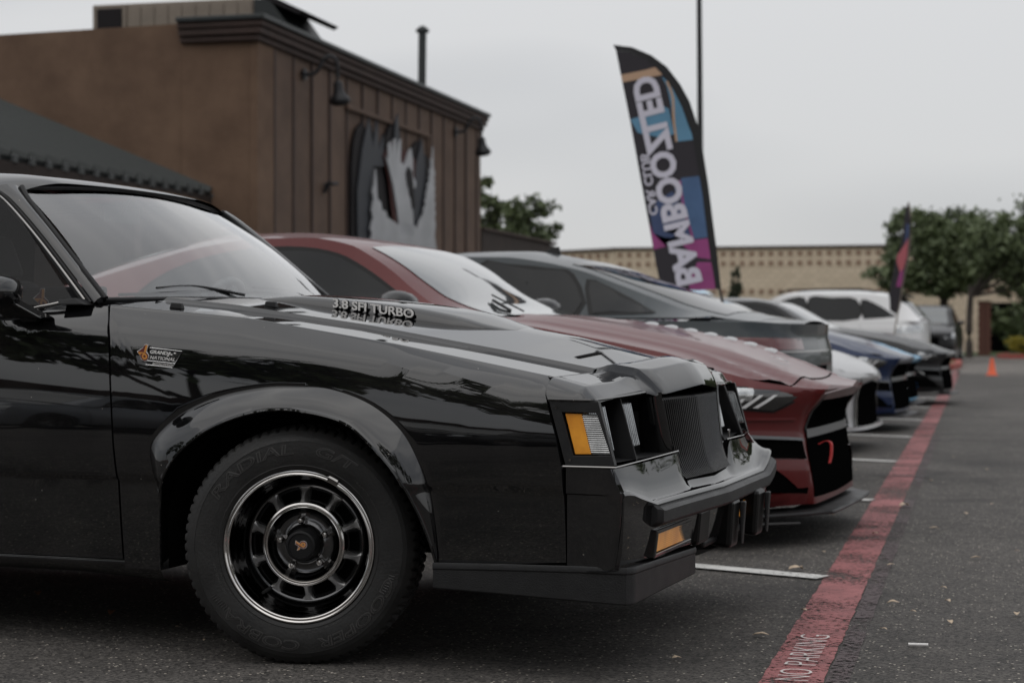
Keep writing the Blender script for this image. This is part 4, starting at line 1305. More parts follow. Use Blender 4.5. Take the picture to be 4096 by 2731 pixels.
def wheel_hero(px, py, steer, side=1, detail=True):
    rws = lathe([(.1930, .002), (.1915, .010), (.1905, .030), (.1895, .036), (.1865, .040), (.1855, .058), (.183, .066), (.178, .072), (.1755, .080), (.173, .094), (.1660, .100)], 96)
    wh = grid('wheel', rws, M['black_chrome'], hero, smooth=50, closed=True)
    wh.location = (px, py, .3225); wh.rotation_euler = (0, 0, steer)
    lipp = lathe([(.206, .012), (.2095, .002), (.2100, -.003), (.2085, -.006), (.2055, -.0065), (.2035, -.0045), (.2020, -.0030), (.2005, -.0038), (.1970, -.0045), (.1945, -.0030), (.1928, .002), (.1918, .010)], 128)
    grid('rim_lip', lipp, M['chrome'], wh, smooth=35, closed=True)
    grid('outer_ring', lathe([(.1665, .101), (.1655, .094), (.161, .091), (.1565, .093), (.1545, .100), (.154, .118)], 96), M['dark_chrome'] if False else M['black_chrome'], wh, smooth=40, closed=True)
    grid('window_web', lathe([(.156, .112), (.114, .106)], 60), M['satin_black'], wh, smooth=60, closed=True)
    for k in range(10):
        a0 = 2 * PI * (k + .5) / 10 + math.radians(92)
        q = MB()
        for (ra, rb, da, h) in [(.120, .148, .205, .1045)]:
            pts = [((r) * math.cos(a0 + s), h, r * math.sin(a0 + s)) for r, s in [(ra, -da), (ra, 0), (ra, da), (rb, da * .93), (rb, da * .45), (rb, 0), (rb, -da * .45), (rb, -da * .93)]]
            q.add(pts, [tuple(range(8))[::-1]])
        q.obj('rim_window', M['deep_black'], wh)
        a = 2 * PI * k / 10 + math.radians(92)
        q = MB()
        c, s_ = math.cos(a), math.sin(a)
        rw = []
        for r, hw, h in [(.110, .0150, .058), (.115, .0085, .061), (.124, .0062, .068), (.134, .0060, .076), (.144, .0072, .084), (.151, .0120, .089), (.157, .0190, .091)]:
            rw.append([(r * c - t * s_, hh, r * s_ + t * c) for t, hh in [(-hw - .003, .108), (-hw, h + .004), (-hw * .6, h), (hw * .6, h), (hw, h + .004), (hw + .003, .108)]])
        q.grid(rw); q.obj('spoke', M['spoke_chrome'], wh, smooth=35)
    grid('inner_ring', lathe([(.117, .085), (.1165, .060), (.1145, .0555), (.110, .0535), (.1075, .0550), (.1060, .0580), (.1035, .0550), (.1015, .0545), (.1000, .0570), (.0990, .066)], 96), M['chrome'], wh, smooth=35, closed=True)
    grid('wheel_bowl', lathe([(.0995, .062), (.096, .072), (.088, .083), (.080, .088), (.060, .086), (.047, .078), (.044, .07), (.03, .07), (.001, .07)], 96), M['black_chrome'], wh, smooth=60, closed=True)
    for k in range(5):
        a = 2 * PI * k / 5 + math.radians(97)
        cx, cz = .0665 * math.cos(a), .0665 * math.sin(a)
        q = MB()
        hexp = lambda r, h: [(cx + r * math.cos(b), h, cz + r * math.sin(b)) for b in frange(0, 2 * PI, 6)[:-1]]
        q.grid([hexp(.0115, .09), hexp(.0115, .058), hexp(.0095, .0545)], True)
        cir = lambda r, h: [(cx + r * math.cos(b), h, cz + r * math.sin(b)) for b in frange(0, 2 * PI, 12)[:-1]]
        q.grid([cir(.0085, .056), cir(.0080, .049), cir(.0055, .0465), cir(.0003, .046)], True)
        q.obj('lug_nut', M['chrome'], wh, smooth=30)
    cap = grid('centre_cap', lathe([(.045, .078), (.0445, .060), (.0425, .024), (.0405, .0185), (.0375, .0165), (.0340, .0160), (.0330, .0185), (.0325, .0195), (.001, .0195)], 72), M['satin_black'], wh, smooth=35, closed=True)
    if side > 0:
        aa = math.radians(-57)
        # numeral turned with the wheel
        Xv = Vector((math.cos(aa), 0, math.sin(aa))); Yv = Vector((-math.sin(aa), 0, math.cos(aa)))
        Xv, Yv = Vector((-.53, 0, -.85)), Vector((-.85, 0, .53))
        X2 = -Xv
        # mirrored winding is avoided by using a right-handed pair
        e = MB()
        ang0 = math.radians(146)
        Xr = Vector((math.cos(ang0 - PI / 2), 0, math.sin(ang0 - PI / 2))); Yr = Vector((math.cos(ang0), 0, math.sin(ang0)))
        cen = Vector((.0075, .0188, .003))
        # flat, all on the cap face
        def flat(name, pts, m, lift):
            q = MB(); P0 = [cen + Xr * a_ * .0098 + Yr * b_ * .0098 for a_, b_ in pts]
            q.hexa(P0, [p + Vector((0, -.0006 - lift, 0)) for p in P0]); q.obj(name, m, wh)
        def circ(r0, r1, m, lift, nm):
            q = MB(); rr_ = []
            for r, h in ((r0, 0), (r0, -.0006 - lift), (r1, -.0006 - lift), (r1, 0)):
                rr_.append([cen + Xr * math.cos(b) * r * .0098 + Yr * math.sin(b) * r * .0098 + Vector((0, h, 0)) for b in frange(0, 2 * PI, 28)[:-1]])
            q.grid(rr_, True); q.obj(nm, m, wh)
        circ(.22, 1.12, M['white_letter'], 0, 'emblem_outline'); circ(.72, 1.03, M['maroon'], .0004, 'emblem_ring'); circ(.26, .66, M['orange'], .0005, 'emblem_ring')
        flat('emblem_outline', [(-1.12, -.1), (-.2, -.1), (-.2, 2.45), (-1.12, 2.0)], M['white_letter'], .0001)
        flat('emblem_bar', [(-1.03, .0), (-.72, .0), (-.72, 2.1), (-1.03, 1.92)], M['maroon'], .0006)
        flat('emblem_bar', [(-.66, .0), (-.26, .0), (-.26, 2.3), (-.66, 2.12)], M['orange'], .0006)
        flat('emblem_outline', [(-1.1, .9), (-1.1, .25), (-1.6, .1), (-2.35, .55)], M['white_letter'], .0001)
        flat('emblem_arrow', [(-1.12, .5), (-1.12, .3), (-1.58, .16), (-2.2, .53)], M['orange'], .0006)
        flat('emblem_arrow', [(-1.12, .82), (-1.12, .54), (-2.0, .57)], M['maroon'], .0006)
    # valve and balance weight
    q = MB(); a = math.radians(232)
    q.tube([(.158 * math.cos(a), .075, .158 * math.sin(a)), (.172 * math.cos(a - .03), .035, .172 * math.sin(a - .03))], [.006, .0042], 8); q.obj('valve_stem', M['rubber'], wh, smooth=40)
    q = MB(); a0 = math.radians(62)
    rws = []
    for t in frange(-.075, .075, 8):
        a = a0 + t
        rws.append([(r * math.cos(a), h, r * math.sin(a)) for r, h in [(.2115, -.001), (.2115, -.0095), (.2085, -.0115), (.2050, -.0085), (.1995, -.0055), (.1950, .002), (.1955, .006)]])
    q.grid(rws); q.obj('balance_weight', M['dark_chrome'], wh, smooth=30, solid=.002)
    ty = tyre(wh, full=True)
    def arc(s, a0, a1, r0, size, mtl, bold, dep, name='tyre_lettering'):
        a0, a1 = math.radians(a0), math.radians(a1)
        w = text_width(s, size, bold)
        L = abs(a1 - a0) * (r0 + size * .35)
        k = L / w
        def bend(u, v, d):
            a = a0 - (u * k + v * .22) / (r0 + size * .35); r = r0 + v
            return (r * math.cos(a), tyre_h(r) - dep - d, r * math.sin(a))
        text_mesh(name, s, size, dep * .8, (0, 0, 0), (1, 0, 0), (0, 0, 1), mtl, wh, bold=bold, bend=bend)
    if side > 0 and detail:
        for (s, a0, a1) in [('RADIAL', 151, 93), ('G/T', 80, 55), ('COOPER', -17, -77), ('COBRA', -88, -139)]:
            arc(s, a0, a1, .254, .038, M['tyre_letter'], .0010, .0011)
            arc(s, a0, a1, .2545, .0368, M['tyre'], -.0008, .0016, 'tyre_lettering_core')
        arc('SAFETY WARNING', 48, 16, .238, .0065, M['tyre_letter'], 0, .0004)
        arc('TREADWEAR', 122, 112, .287, .008, M['tyre_letter'], 0, .0004)
        arc('TRACTION A', 108, 101, .287, .008, M['tyre_letter'], 0, .0004)
        arc('TEMPERATURE C', 99, 90, .287, .008, M['tyre_letter'], 0, .0004)
        arc('DOT (RNE) C281', 213, 191, .236, .008, M['tyre_letter'], 0, .0004)
        arc('MAX. LOAD 742 KG (1653 LBS.) AT 300 KPA (44 P.S.I.)', -124, -84, .226, .0065, M['tyre_letter'], 0, .0004)
        arc('MAX. PRESS.', -76, -66, .224, .0075, M['tyre_letter'], 0, .0004)
        arc('STANDARD LOAD', -58, -45, .226, .0075, M['tyre_letter'], 0, .0004)
        for a_ in (-12, 209):
            for k in range(8):
                an = math.radians(a_ - 4 - k * 1.6 if a_ < 0 else a_ + 1 + k * 1.6); r = .272 - .0016 * k
                q = MB(); q.tube([(r_ * math.cos(an), tyre_h(r_) - .0008, r_ * math.sin(an)) for r_ in (r - .009, r, r + .007)], .0011, 5); q.obj('tyre_rib', M['tyre_letter'], wh)
    q = MB(); q.grid(lathe([(.20, .10), (.20, .19), (.05, .17), (.05, .12)], 32), True); q.obj('brake_drum', M['underbody'], wh, smooth=50)
    return wh
w1 = wheel_hero(0.0, 0.0, .235)
def simple_wheel(parent, px, py, flip=False, r=.33, tw_=.22, m_rim=None, nsp=10):
    """wheel for the other cars: tyre, dished rim and spokes"""
    q = grid('wheel', lathe([(r * .66, 0), (r * .665, -.008), (r * .64, -.008), (r * .62, .03), (r * .60, .08), (r * .1, .075), (.002, .07)], 40), m_rim or M['dark_chrome'], parent, smooth=50, closed=True)
    q.location = (px, py, r - .004)
    if flip: q.rotation_euler = (0, 0, PI)
    grid('tyre', lathe([(r * .655, .0), (r * .70, -.012), (r * .82, -.016), (r * .92, -.010), (r * .97, .005), (r, .03), (r, tw_ - .03), (r * .95, tw_), (r * .66, tw_)], 48), M['tyre'], q, smooth=40, closed=True)
    for k in range(nsp):
        a = 2 * PI * k / nsp; c, s_ = math.cos(a), math.sin(a)
        b = MB(); b.grid([[(rr * c - t * s_, h, rr * s_ + t * c) for t, h in [(-w_, h0 + .03), (-w_ * .7, h0), (w_ * .7, h0), (w_, h0 + .03)]] for rr, w_, h0 in [(r * .12, .02, .03), (r * .4, .012, .02), (r * .63, .016, .005)]])
        b.obj('spoke', m_rim or M['dark_chrome'], q)
    return q
simple_wheel(hero, 0.0, HW - .0, True, r=.326)
simple_wheel(hero, -2.746, .015, False, r=.326)
simple_wheel(hero, -2.746, HW - .015, True, r=.326)
# ================================================================== OTHER CARS
class Shell:
    """lower car body as columns around the plan outline; x=0 nose, -L tail, y 0..W (0 = one side)"""
    def __init__(s, L, W, rim, zc, nose=None, tail=None, arches=((-.95, .36), (-3.65, .36)), sill=.2,
                 pf=((-.50, 0), (-.33, .018), (-.21, .055), (-.13, .12), (-.095, .22), (-.070, .36), (-.054, .52), (-.043, .74), (-.04, .96)),
                 pr=((-.40, 0), (-.26, .03), (-.14, .10), (-.06, .22), (-.02, .45), (0, .96)), shoulder=.10, fl=.02):
        s.L, s.W, s.rim, s.zc, s.nose, s.tail, s.arches, s.sill, s.sh = L, W, rim, zc, nose or [(0, 0), (2, 0)], tail or [(0, 0), (2, 0)], arches, sill, shoulder
        H = W / 2
        cols = []
        k = H / .96
        for x, y in pr[::-1]: cols.append((-L - x, y * k))     # rear centre -> rear side
        x = -L - pr[0][0]
        xs = frange(-L - pr[0][0], pf[0][0], 90)
        cols = [(c[0], c[1]) for c in cols]
        rp = [tuple(v[:2]) for v in cpath([(a, b, 0) for a, b in cols], 3)]
        fp = [tuple(v[:2]) for v in cpath([(a, b * k, 0) for a, b in pf], 4)]
        s.cols = rp[:-1] + [(x, 0.0) for x in xs[:-1]] + fp
        s.cols = [(x, max(0, y)) for x, y in s.cols]
        s.n = []
        for i in range(len(s.cols)):
            a = s.cols[max(i - 1, 0)]; b = s.cols[min(i + 1, len(s.cols) - 1)]
            d = Vector((b[0] - a[0], b[1] - a[1])).normalized()
            s.n.append(Vector((d.y, -d.x)))               # outward
        s.n[0] = Vector((-1, 0)); s.n[-1] = Vector((1, 0))
    def zb(s, x):
        z = s.sill
        for ax, r in s.arches:
            d = abs(x - ax)
            if d < r: z = max(z, .33 + math.sqrt(r * r - d * d) * .98 if d < r else z)
            if d < r: z = max(z, s.sill)
        return z
    def ins(s, v):
        return ip([(0, .06), (.12, .02), (.3, .0), (.5, -.002), (.7, .010), (.86, .028), (.93, .048), (1.0, s.sh)], v)
    def pt(s, c, z, off=0.0):
        c = max(0, min(len(s.cols) - 1, c)); i = min(int(c), len(s.cols) - 2); t = c - i
        x = lerp(s.cols[i][0], s.cols[i + 1][0], t); y = lerp(s.cols[i][1], s.cols[i + 1][1], t)
        n = s.n[i].lerp(s.n[i + 1], t).normalized()
        zr = ip(s.rim, x)
        v = (z - s.sill) / (zr - s.sill)
        e = s.ins(v) * (1 if abs(n.y) > .3 else max(.25, abs(n.y) / .3)) - off
        x -= n.x * e * (1 if off else .6 if n.x > .5 else 1); y -= n.y * e
        if n.x > 0: x += ip(s.nose, z) * n.x ** 1.2
        else: x -= ip(s.tail, z) * (-n.x) ** 1.2
        return Vector((x, y, z))
    def col_x(s, x, front=True):
        best = min(range(len(s.cols)), key=lambda i: abs(s.cols[i][0] - x) + (0 if (s.cols[i][1] < .3) else 5))
        return best
    def col_y(s, y, front=True):
        K = len(s.cols)
        rng = range(K // 2, K - 1) if front else range(0, K // 2)
        for i in rng:
            a, b = s.cols[i][1], s.cols[i + 1][1]
            if (a - y) * (b - y) <= 0 and a != b: return i + (y - a) / (b - a)
        return K - 1 if front else 0
    def build(s, root, m, hoodx, fn=None, mats=None, name='body', vlev=18):
        mm = mats or {}
        K = len(s.cols)
        V = [0, .03, .08, .15, .24, .33, .42, .5, .58, .66, .74, .8, .85, .89, .92, .945, .965, .985, 1.0]
        rows = []
        for v in V:
            r = []
            for c in range(K):
                x = s.cols[c][0]
                zb_ = s.zb(x) if s.cols[c][1] < .12 else s.sill
                zr = ip(s.rim, x)
                r.append(s.pt(c, lerp(zb_, zr, v)))
            far = [Vector((p.x, s.W - p.y, p.z)) for p in r[::-1]][1:]
            rows.append(r + far)
        inner = [Vector((p.x * .985, lerp(p.y, s.W / 2, .12), p.z - .0)) for p in rows[0]]
        o = grid(name, [inner] + rows, m, root, smooth=35)
        # bonnet, roofline deck and boot lid: cross sections at constant x
        def deck(nm, x0, x1, n, mtl, fold=True):
            rw = []
            for i in range(n + 1):
                x = lerp(x0, x1, i / n)
                # rim point on the shell with this x
                cand = None
                if x > -1.0: rng = range(K // 2, K)
                else: rng = range(K - 1, -1, -1) if x > -s.L / 2 else range(0, K)
                best = None
                for c in (range(K // 2, K - 1) if x > -s.L / 2 else range(0, K // 2 + 1)):
                    a = s.pt(c, ip(s.rim, s.cols[c][0])); b = s.pt(c + 1, ip(s.rim, s.cols[c + 1][0]))
                    if (a.x - x) * (b.x - x) <= 0 and abs(b.x - a.x) > 1e-9:
                        t = (x - a.x) / (b.x - a.x); best = a.lerp(b, t)
                        if x > -s.L / 2: pass
                        break
                if best is None: best = s.pt(K - 1 if x > -s.L / 2 else 0, ip(s.rim, s.cols[K - 1 if x > -s.L / 2 else 0][0]))
                r = []
                yr, zr = best.y, best.z
                zcc = sip(s.zc, x)
                half = []
                for q in [0, .01, .03, .06, .1, .15, .2, .26, .33, .4, .48, .56, .64, .72, .8, .88, .94, 1.0]:
                    y = lerp(yr, s.W / 2, q)
                    z = lerp(zr, zcc, 1 - (1 - q) ** 2.4)
                    if fn and s.W / 2 - yr > .05: z += fn(x, y, min(1, (s.W / 2 - yr) / .4))
                    half.append((x, y, z))
                rw.append(half + [(a, s.W - b_, c_) for a, b_, c_ in half[-2::-1]])
            return grid(nm, rw, mtl, root, smooth=32)
        for nm, a, b_, n, mk in hoodx: deck(nm, a, b_, n, mm.get(nm, m))
        return o
    def patch(s, name, corners, m, root, off=.004, nx=14, nz=6, mirror=True, depth=0.0, inflate=0.0):
        """corners: (col, z) bl, br, tr, tl"""
        objs = []
        for mi_ in ((0, 1) if mirror else (0,)):
            rw = []
            for j in range(nz + 1):
                t = j / nz
                r = []
                for i in range(nx + 1):
                    u = i / nx
                    c = lerp(lerp(corners[0][0], corners[1][0], u), lerp(corners[3][0], corners[2][0], u), t)
                    z = lerp(lerp(corners[0][1], corners[1][1], u), lerp(corners[3][1], corners[2][1], u), t)
                    e = 0 if (i in (0, nx) or j in (0, nz)) else inflate
                    p = s.pt(c, z, off + e)
                    r.append((p.x, s.W - p.y if mi_ else p.y, p.z))
                rw.append(r)
            rw = [[lerp(Vector(p), Vector((p[0] * .5 - 1, s.W / 2, p[2])), .01) for p in rw[0]]] + rw + [[lerp(Vector(p), Vector((p[0] * .5 - 1, s.W / 2, p[2])), .01) for p in rw[-1]]]
            objs.append(grid(name, rw, m, root, smooth=40))
        return objs

def canopy(root, W, prof, m, ws, rw, wins, belt, sp=.09, glass=None, trim=None, ybelt=.10, roof_name='roof', wsg=None, wmirror=True):
    """greenhouse. prof: (x, y_rail, z_rail, z_centre) front to rear; ws, rw: x ranges of the glass"""
    tx = [p[0] for p in prof]
    def col(k, x):
        tb = sorted([(p[0], p[k]) for p in prof]); return sip(tb, x)
    xs = []
    x = prof[0][0]
    while x > prof[-1][0]: xs.append(x); x -= .035
    xs.append(prof[-1][0])
    S = [0, .01, .025, .045, .07, sp, sp + .012, .14, .2, .28, .36, .44, .5]
    S = sorted(set(S)); S = S + [1 - q for q in S[-2::-1]]
    pts = []
    for x in xs:
        yr, zr, zc = col(1, x), col(2, x), col(3, x)
        r = []
        for q in S:
            k = 1 - abs(2 * q - 1)
            y = lerp(yr, W - yr, q)
            z = lerp(zr, zc, 1 - (1 - k) ** 2.6)
            r.append((x, y, z))
        pts.append(r)
    body, gw, gr = MB(), MB(), MB()
    allv = [p for r in pts for p in r]; n = len(S)
    def isg(i, j):
        q = (S[j] + S[j + 1]) / 2; xm = (xs[i] + xs[i + 1]) / 2
        if sp < q < 1 - sp:
            if ws[1] < xm < ws[0]: return 1
            if rw and rw[1] < xm < rw[0]: return 2
        return 0
    fb, fw, fr_ = [], [], []
    for i in range(len(xs) - 1):
        for j in range(n - 1):
            f = (i * n + j, i * n + j + 1, (i + 1) * n + j + 1, (i + 1) * n + j)
            (fb, fw, fr_)[isg(i, j)].append(f)
    mesh(roof_name, allv, fb, m, root, smooth=40)
    def sub(name, fs, mt, lift):
        if not fs: return
        used = sorted({v for f in fs for v in f}); mp_ = {v: k for k, v in enumerate(used)}
        vs = [(allv[v][0] + (0.002 if name == 'windshield' else -.002), allv[v][1], allv[v][2] + lift) for v in used]
        mesh(name, vs, [tuple(mp_[v] for v in f) for f in fs], mt, root, smooth=180)
    sub('windshield', fw, wsg or M['ws_glass'], .003)
    sub('rear_window', fr_, glass or M['tint_glass'], .003)
    # side frames between belt line and roof rail
    def sideY(x, z):
        yr, zr = col(1, x), col(2, x); zb = ip(belt, x)
        t = 0 if zr <= zb + .01 else (z - zb) / (zr - zb)
        return lerp(ybelt, yr, max(0, min(1.0, t)))
    for mi_ in (0, 1):
        rws = []
        for t in (0, .33, .66, 1.0):
            r = []
            for x in xs:
                zb = min(ip(belt, x), col(2, x)); z = lerp(zb, col(2, x), t); y = sideY(x, z)
                r.append((x, W - y if mi_ else y, z))
            rws.append(r)
        grid('roof_side', rws, m, root, smooth=40)
        for nm, poly in wins:
            cx = sum(p[0] for p in poly) / len(poly); cz = sum(p[1] for p in poly) / len(poly)
            for kind, sc, off, mt in (('window_frame', 1.0, .004, trim or M['gloss_trim']), ('side_window', .93, .008, glass or M['tint_glass'])):
                q = MB()
                P2 = [tuple(v[:2]) for v in cpath([(a, b, 0) for a, b in poly] + [(*poly[0], 0)], 3)[:-1]]
                rr = []
                for f_ in (1.0, .75, .5, .25, .02):
                    rr.append([])
                    for a, b_ in P2:
                        if kind == 'side_window':
                            d = Vector((a - cx, b_ - cz)); L_ = d.length; a2, b2 = cx + d.x * max(.5, (L_ - .028) / L_), cz + d.y * max(.5, (L_ - .022) / L_)
                        else: a2, b2 = a, b_
                        xx = lerp(cx, a2, f_); zz = lerp(cz, b2, f_); y = sideY(xx, zz) - off
                        rr[-1].append((xx, W - y if mi_ else y, zz))
                q.grid(rr, True)
                q.obj(kind, mt, root, smooth=180)

def place(name, label, X, Y, flip, cat='car', group='cars parked in the row', rz=0.0):
    p = lot(X, Y)
    return empty(name, p, -PSI + (PI if flip else 0) + rz, label, cat, group)
def mirrors(root, x, z, y, W, m):
    for sgn in (0, 1):
        q = MB(); rws = []
        for t, s_ in zip(frange(0, 1, 6), (.3, .8, 1, 1, .95, .8, .4)):
            yy = lerp(y - .17, y + .06, t)
            rws.append([(x + .085 * s_ * math.cos(a), W - yy if sgn else yy, z + .055 * s_ * math.sin(a)) for a in frange(0, 2 * PI, 14)[:-1]])
        q.grid(rws, True); q.f.append(tuple(range(14))); n = len(q.v); q.f.append(tuple(range(n - 14, n)))
        q.obj('door_mirror', m, root, smooth=60)
def underside(root, L, W):
    box('underbody', -L + .25, -.35, .12, W - .12, .2, .6, M['underbody'], root)
def door_lines(s, root, xs, z0, z1):
    for x in xs:
        c = s.col_x(x)
        for mi_ in (0, 1):
            w = MB(); pts = []
            for z in frange(z0, z1, 8):
                p = s.pt(c + (z - z0) * .6, z, .0005); pts.append((p.x, s.W - p.y if mi_ else p.y, p.z))
            w.tube(pts, .004, 5); w.obj('door_gap', M['deep_black'], root)

# ---------------- muscle coupe used for the red, navy and light blue cars
PONY_PROF = [(-1.42, .14, .965, .985), (-1.52, .16, .985, 1.015), (-1.685, .20, 1.02, 1.105), (-1.80, .22, 1.088, 1.175), (-1.93, .235, 1.187, 1.247), (-2.04, .245, 1.255, 1.296), (-2.14, .25, 1.303, 1.328),
             (-2.36, .255, 1.338, 1.366), (-2.59, .26, 1.338, 1.390), (-2.9, .27, 1.305, 1.392), (-3.25, .28, 1.225, 1.345), (-3.6, .29, 1.135, 1.25), (-3.95, .30, 1.03, 1.12), (-4.2, .30, .96, 1.02)]
PONY_WIN = [('a', [(-1.70, .985), (-1.82, 1.05), (-1.93, 1.125), (-2.05, 1.20), (-2.18, 1.262), (-2.36, 1.295), (-2.60, 1.295), (-2.88, 1.255), (-3.10, 1.175), (-3.22, 1.07), (-3.18, .985), (-2.6, .975)])]
PONY_RIM = [(-4.9, .93), (-4.3, .96), (-1.6, .955), (-1.2, .93), (-.82, .86), (-.61, .818), (-.48, .785), (-.335, .735), (-.21, .695), (-.1, .672), (0, .655)]
PONY_ZC = [(-4.9, .95), (-4.6, .985), (-4.2, 1.0), (-1.6, 1.0), (-1.42, .99), (-1.12, .955), (-.78, .90), (-.49, .832), (-.28, .762), (-.12, .700), (.06, .655)]
def pony_fn(x, y, k):
    """bonnet folds: a crease near the wing, a shallow valley, a raised centre"""
    if x < -1.6: return 0
    a = abs(y - .96)
    f = min(1, max(0, (x + 1.55) / .3)) * k
    return f * (.020 * math.exp(-((a - .70) / .05) ** 2) - .022 * math.exp(-((a - .52) / .10) ** 2) + .012 * math.exp(-((a - .36) / .07) ** 2) - .006 * math.exp(-(a / .2) ** 2))
def pony(label, X, Y, pm, wheelm=None, full=True):
    r = place('parked_car', label, X, Y - .96, False)
    s = Shell(4.79, 1.92, PONY_RIM, PONY_ZC, nose=[(.12, .0), (.25, -.02), (.40, -.055), (.50, -.06), (.56, -.04), (.62, .01), (.66, .045), (.70, .03), (.75, 0)], tail=[(.2, 0), (.6, .02), (.9, .0)], arches=((-.90, .37), (-3.62, .38)), sill=.17, shoulder=.075,
              pf=((-.52, 0), (-.40, .022), (-.30, .075), (-.21, .165), (-.125, .27), (-.065, .37), (-.038, .43), (-.030, .50), (-.022, .72), (-.02, .96)))
    s.build(r, pm, [('bonnet', -1.50, .03, 40, 1), ('boot_lid', -4.78, -4.0, 14, 1)], fn=pony_fn)
    canopy(r, 1.92, PONY_PROF, pm, (-1.40, -2.10), (-3.05, -4.1), PONY_WIN, [(-5, .955), (0, .955)])
    K = len(s.cols) - 1
    c = lambda y: s.col_y(y)
    BKM = M['satin_black']
    # headlamp: black lens body, chrome-like barrel, three slanted light bars
    s.patch('headlight_surround', [(s.col_x(-.35), .590), (c(.235), .566), (c(.40), .655), (s.col_x(-.395), .688)], BKM, r, .010)
    hl = s.patch('headlight', [(s.col_x(-.325), .600), (c(.225), .575), (c(.36), .650), (s.col_x(-.37), .680)], M['headlamp_black'], r, .014)
    M.setdefault('light_bar', mat('light_bar', (.8, .8, .8), .25))
    for a in (.058, .092, .138):
        s.patch('light_bar', [(c(a) - .1, .590), (c(a) + .75, .588), (c(a * 1.25 + .01) + 1.35, .642), (c(a * 1.25 + .01) + .6, .642)], M['light_bar'], hl[0], .018, 3, 4)
    s.patch('lamp_barrel', [(s.col_x(-.30), .622), (s.col_x(-.25), .618), (s.col_x(-.26), .672), (s.col_x(-.33), .676)], M['clear_lens'], hl[0], .018, 6, 4)
    # upper grille
    s.patch('grille', [(c(.47), .49), (K, .485), (K, .640), (c(.56), .640)], M['deep_black'], r, .004, 14, 8)
    s.patch('grille_frame', [(c(.445), .478), (c(.47), .478), (c(.57), .652), (c(.545), .652)], BKM, r, .006, 3, 8)
    # lower front: black intake with a fog lamp, lower blade
    s.patch('side_intake', [(s.col_x(-.36), .39), (c(.42), .365), (c(.40), .450), (s.col_x(-.42), .480)], M['deep_black'], r, .010)
    s.patch('intake_blade', [(s.col_x(-.44), .478), (c(.40), .443), (c(.39), .456), (s.col_x(-.47), .496)], M['grey_blade'], r, .022)
    s.patch('fog_lamp', [(s.col_x(-.24), .402), (c(.16), .388), (c(.14), .430), (s.col_x(-.30), .442)], M['clear_lens'], r, .016)
    s.patch('lower_intake', [(c(.455), .20), (K, .19), (K, .455), (c(.47), .455)], M['deep_black'], r, .005)
    s.patch('corner_intake', [(s.col_x(-.46), .255), (c(.415), .215), (c(.40), .362), (s.col_x(-.40), .385)], M['deep_black'], r, .010)
    s.patch('corner_wedge', [(c(.34), .245), (c(.418), .245), (c(.412), .362), (c(.18), .374)], pm, r, .016)
    s.patch('grille_bridge', [(c(.46), .452), (K, .452), (K, .488), (c(.46), .488)], M['grey_blade'], r, .010)
    s.patch('lower_skirt', [(s.col_x(-.55), .165), (c(.26), .165), (c(.20), .26), (s.col_x(-.50), .27)], BKM, r, .004)
    # splitter
    rw_ = []
    for k2 in range(s.col_x(-.62), K + 1):
        p = s.pt(k2, .15, .0); n = s.n[k2]
        e = .075
        rw_.append([(p.x - n.x * .1, p.y - n.y * .1, .150), (p.x + n.x * e, p.y + n.y * e * .5, .146), (p.x + n.x * (e + .004), p.y + n.y * e * .52, .138), (p.x + n.x * e, p.y + n.y * e * .5, .130), (p.x - n.x * .1, p.y - n.y * .1, .128)])
    rw_ = rw_ + [[(a, 1.92 - b_, d) for a, b_, d in q] for q in rw_[-2::-1]]
    grid('splitter', rw_, M['rubber_trim'], r, smooth=30)
    mirrors(r, -1.78, 1.03, .03, 1.92, M['dark_paint'])
    for x, y, f_ in ((-.90, .01, 0), (-3.62, .01, 0), (-.90, 1.91, 1), (-3.62, 1.91, 1)): simple_wheel(r, x, y, f_, r=.345)
    underside(r, 4.79, 1.92)
    door_lines(s, r, (-1.45, -2.75), .25, .90)
    w = MB(); 
    # shut line of the bonnet across the nose
    pts = []
    for y in frange(.16, 1.76, 24):
        a = abs(y - .96); x = -.10 - .10 * (a / .8) ** 3
        z = 0
        pts.append((x, y))
    return r, s
M['headlamp_black'] = mat('headlamp_black', (0.01, 0.01, 0.01), 0.08, coat=1.0, spec=0.8)
M['grey_blade'] = mat('blade_grey', (0.10, 0.105, 0.11), 0.35, coat=0.5)
red, rs = pony('candy red muscle coupe with slatted headlamps and black splitter beside the black coupe', .85, 3.82, M['red_paint'])
K = len(rs.cols) - 1
# extras on the red car
rs.patch('lower_lip', [(rs.col_x(-.40), .195), (rs.col_y(.30), .195), (rs.col_y(.29), .225), (rs.col_x(-.48), .235)], M['red_paint'], red, .03)
rs.patch('bumper_shelf', [(rs.col_x(-.50), .545), (rs.col_y(.36), .532), (rs.col_y(.36), .540), (rs.col_x(-.50), .553)], M['red_paint'], red, .016)
for k in range(2):
    w = MB(); w.tube([(-.75, .03, .105 - .03 * k), (-.30, .02 + .02, .110 - .03 * k), (-.05 - .25 * k, .14 - .05 * k, .118 - .03 * k)], .007, 6); w.obj('splitter_strake', M['rubber_trim'], red, smooth=40)
w = MB()
loop = cpath([(-.03, .47, .425), (-.005, .47, .438), (.010, .47, .438), (.022, .475, .425), (.022, .475, .38), (.016, .47, .345)], 5)
w = MB(); rws = [[p + Vector((0, 0, 0)), p + Vector((.0, .03, 0)), p + Vector((.008, .03, .0)), p + Vector((.008, 0, 0))] for p in [Vector((q[0] - .01, q[1], q[2])) for q in loop]]
w.grid(rws, True); w.obj('tow_strap', mat('red_strap', (.5, .03, .03), .6), red, smooth=60)
q = MB(); q.tube([(-.36, .955, .782), (-.255, .965, .752)], [.02, .02], 12)
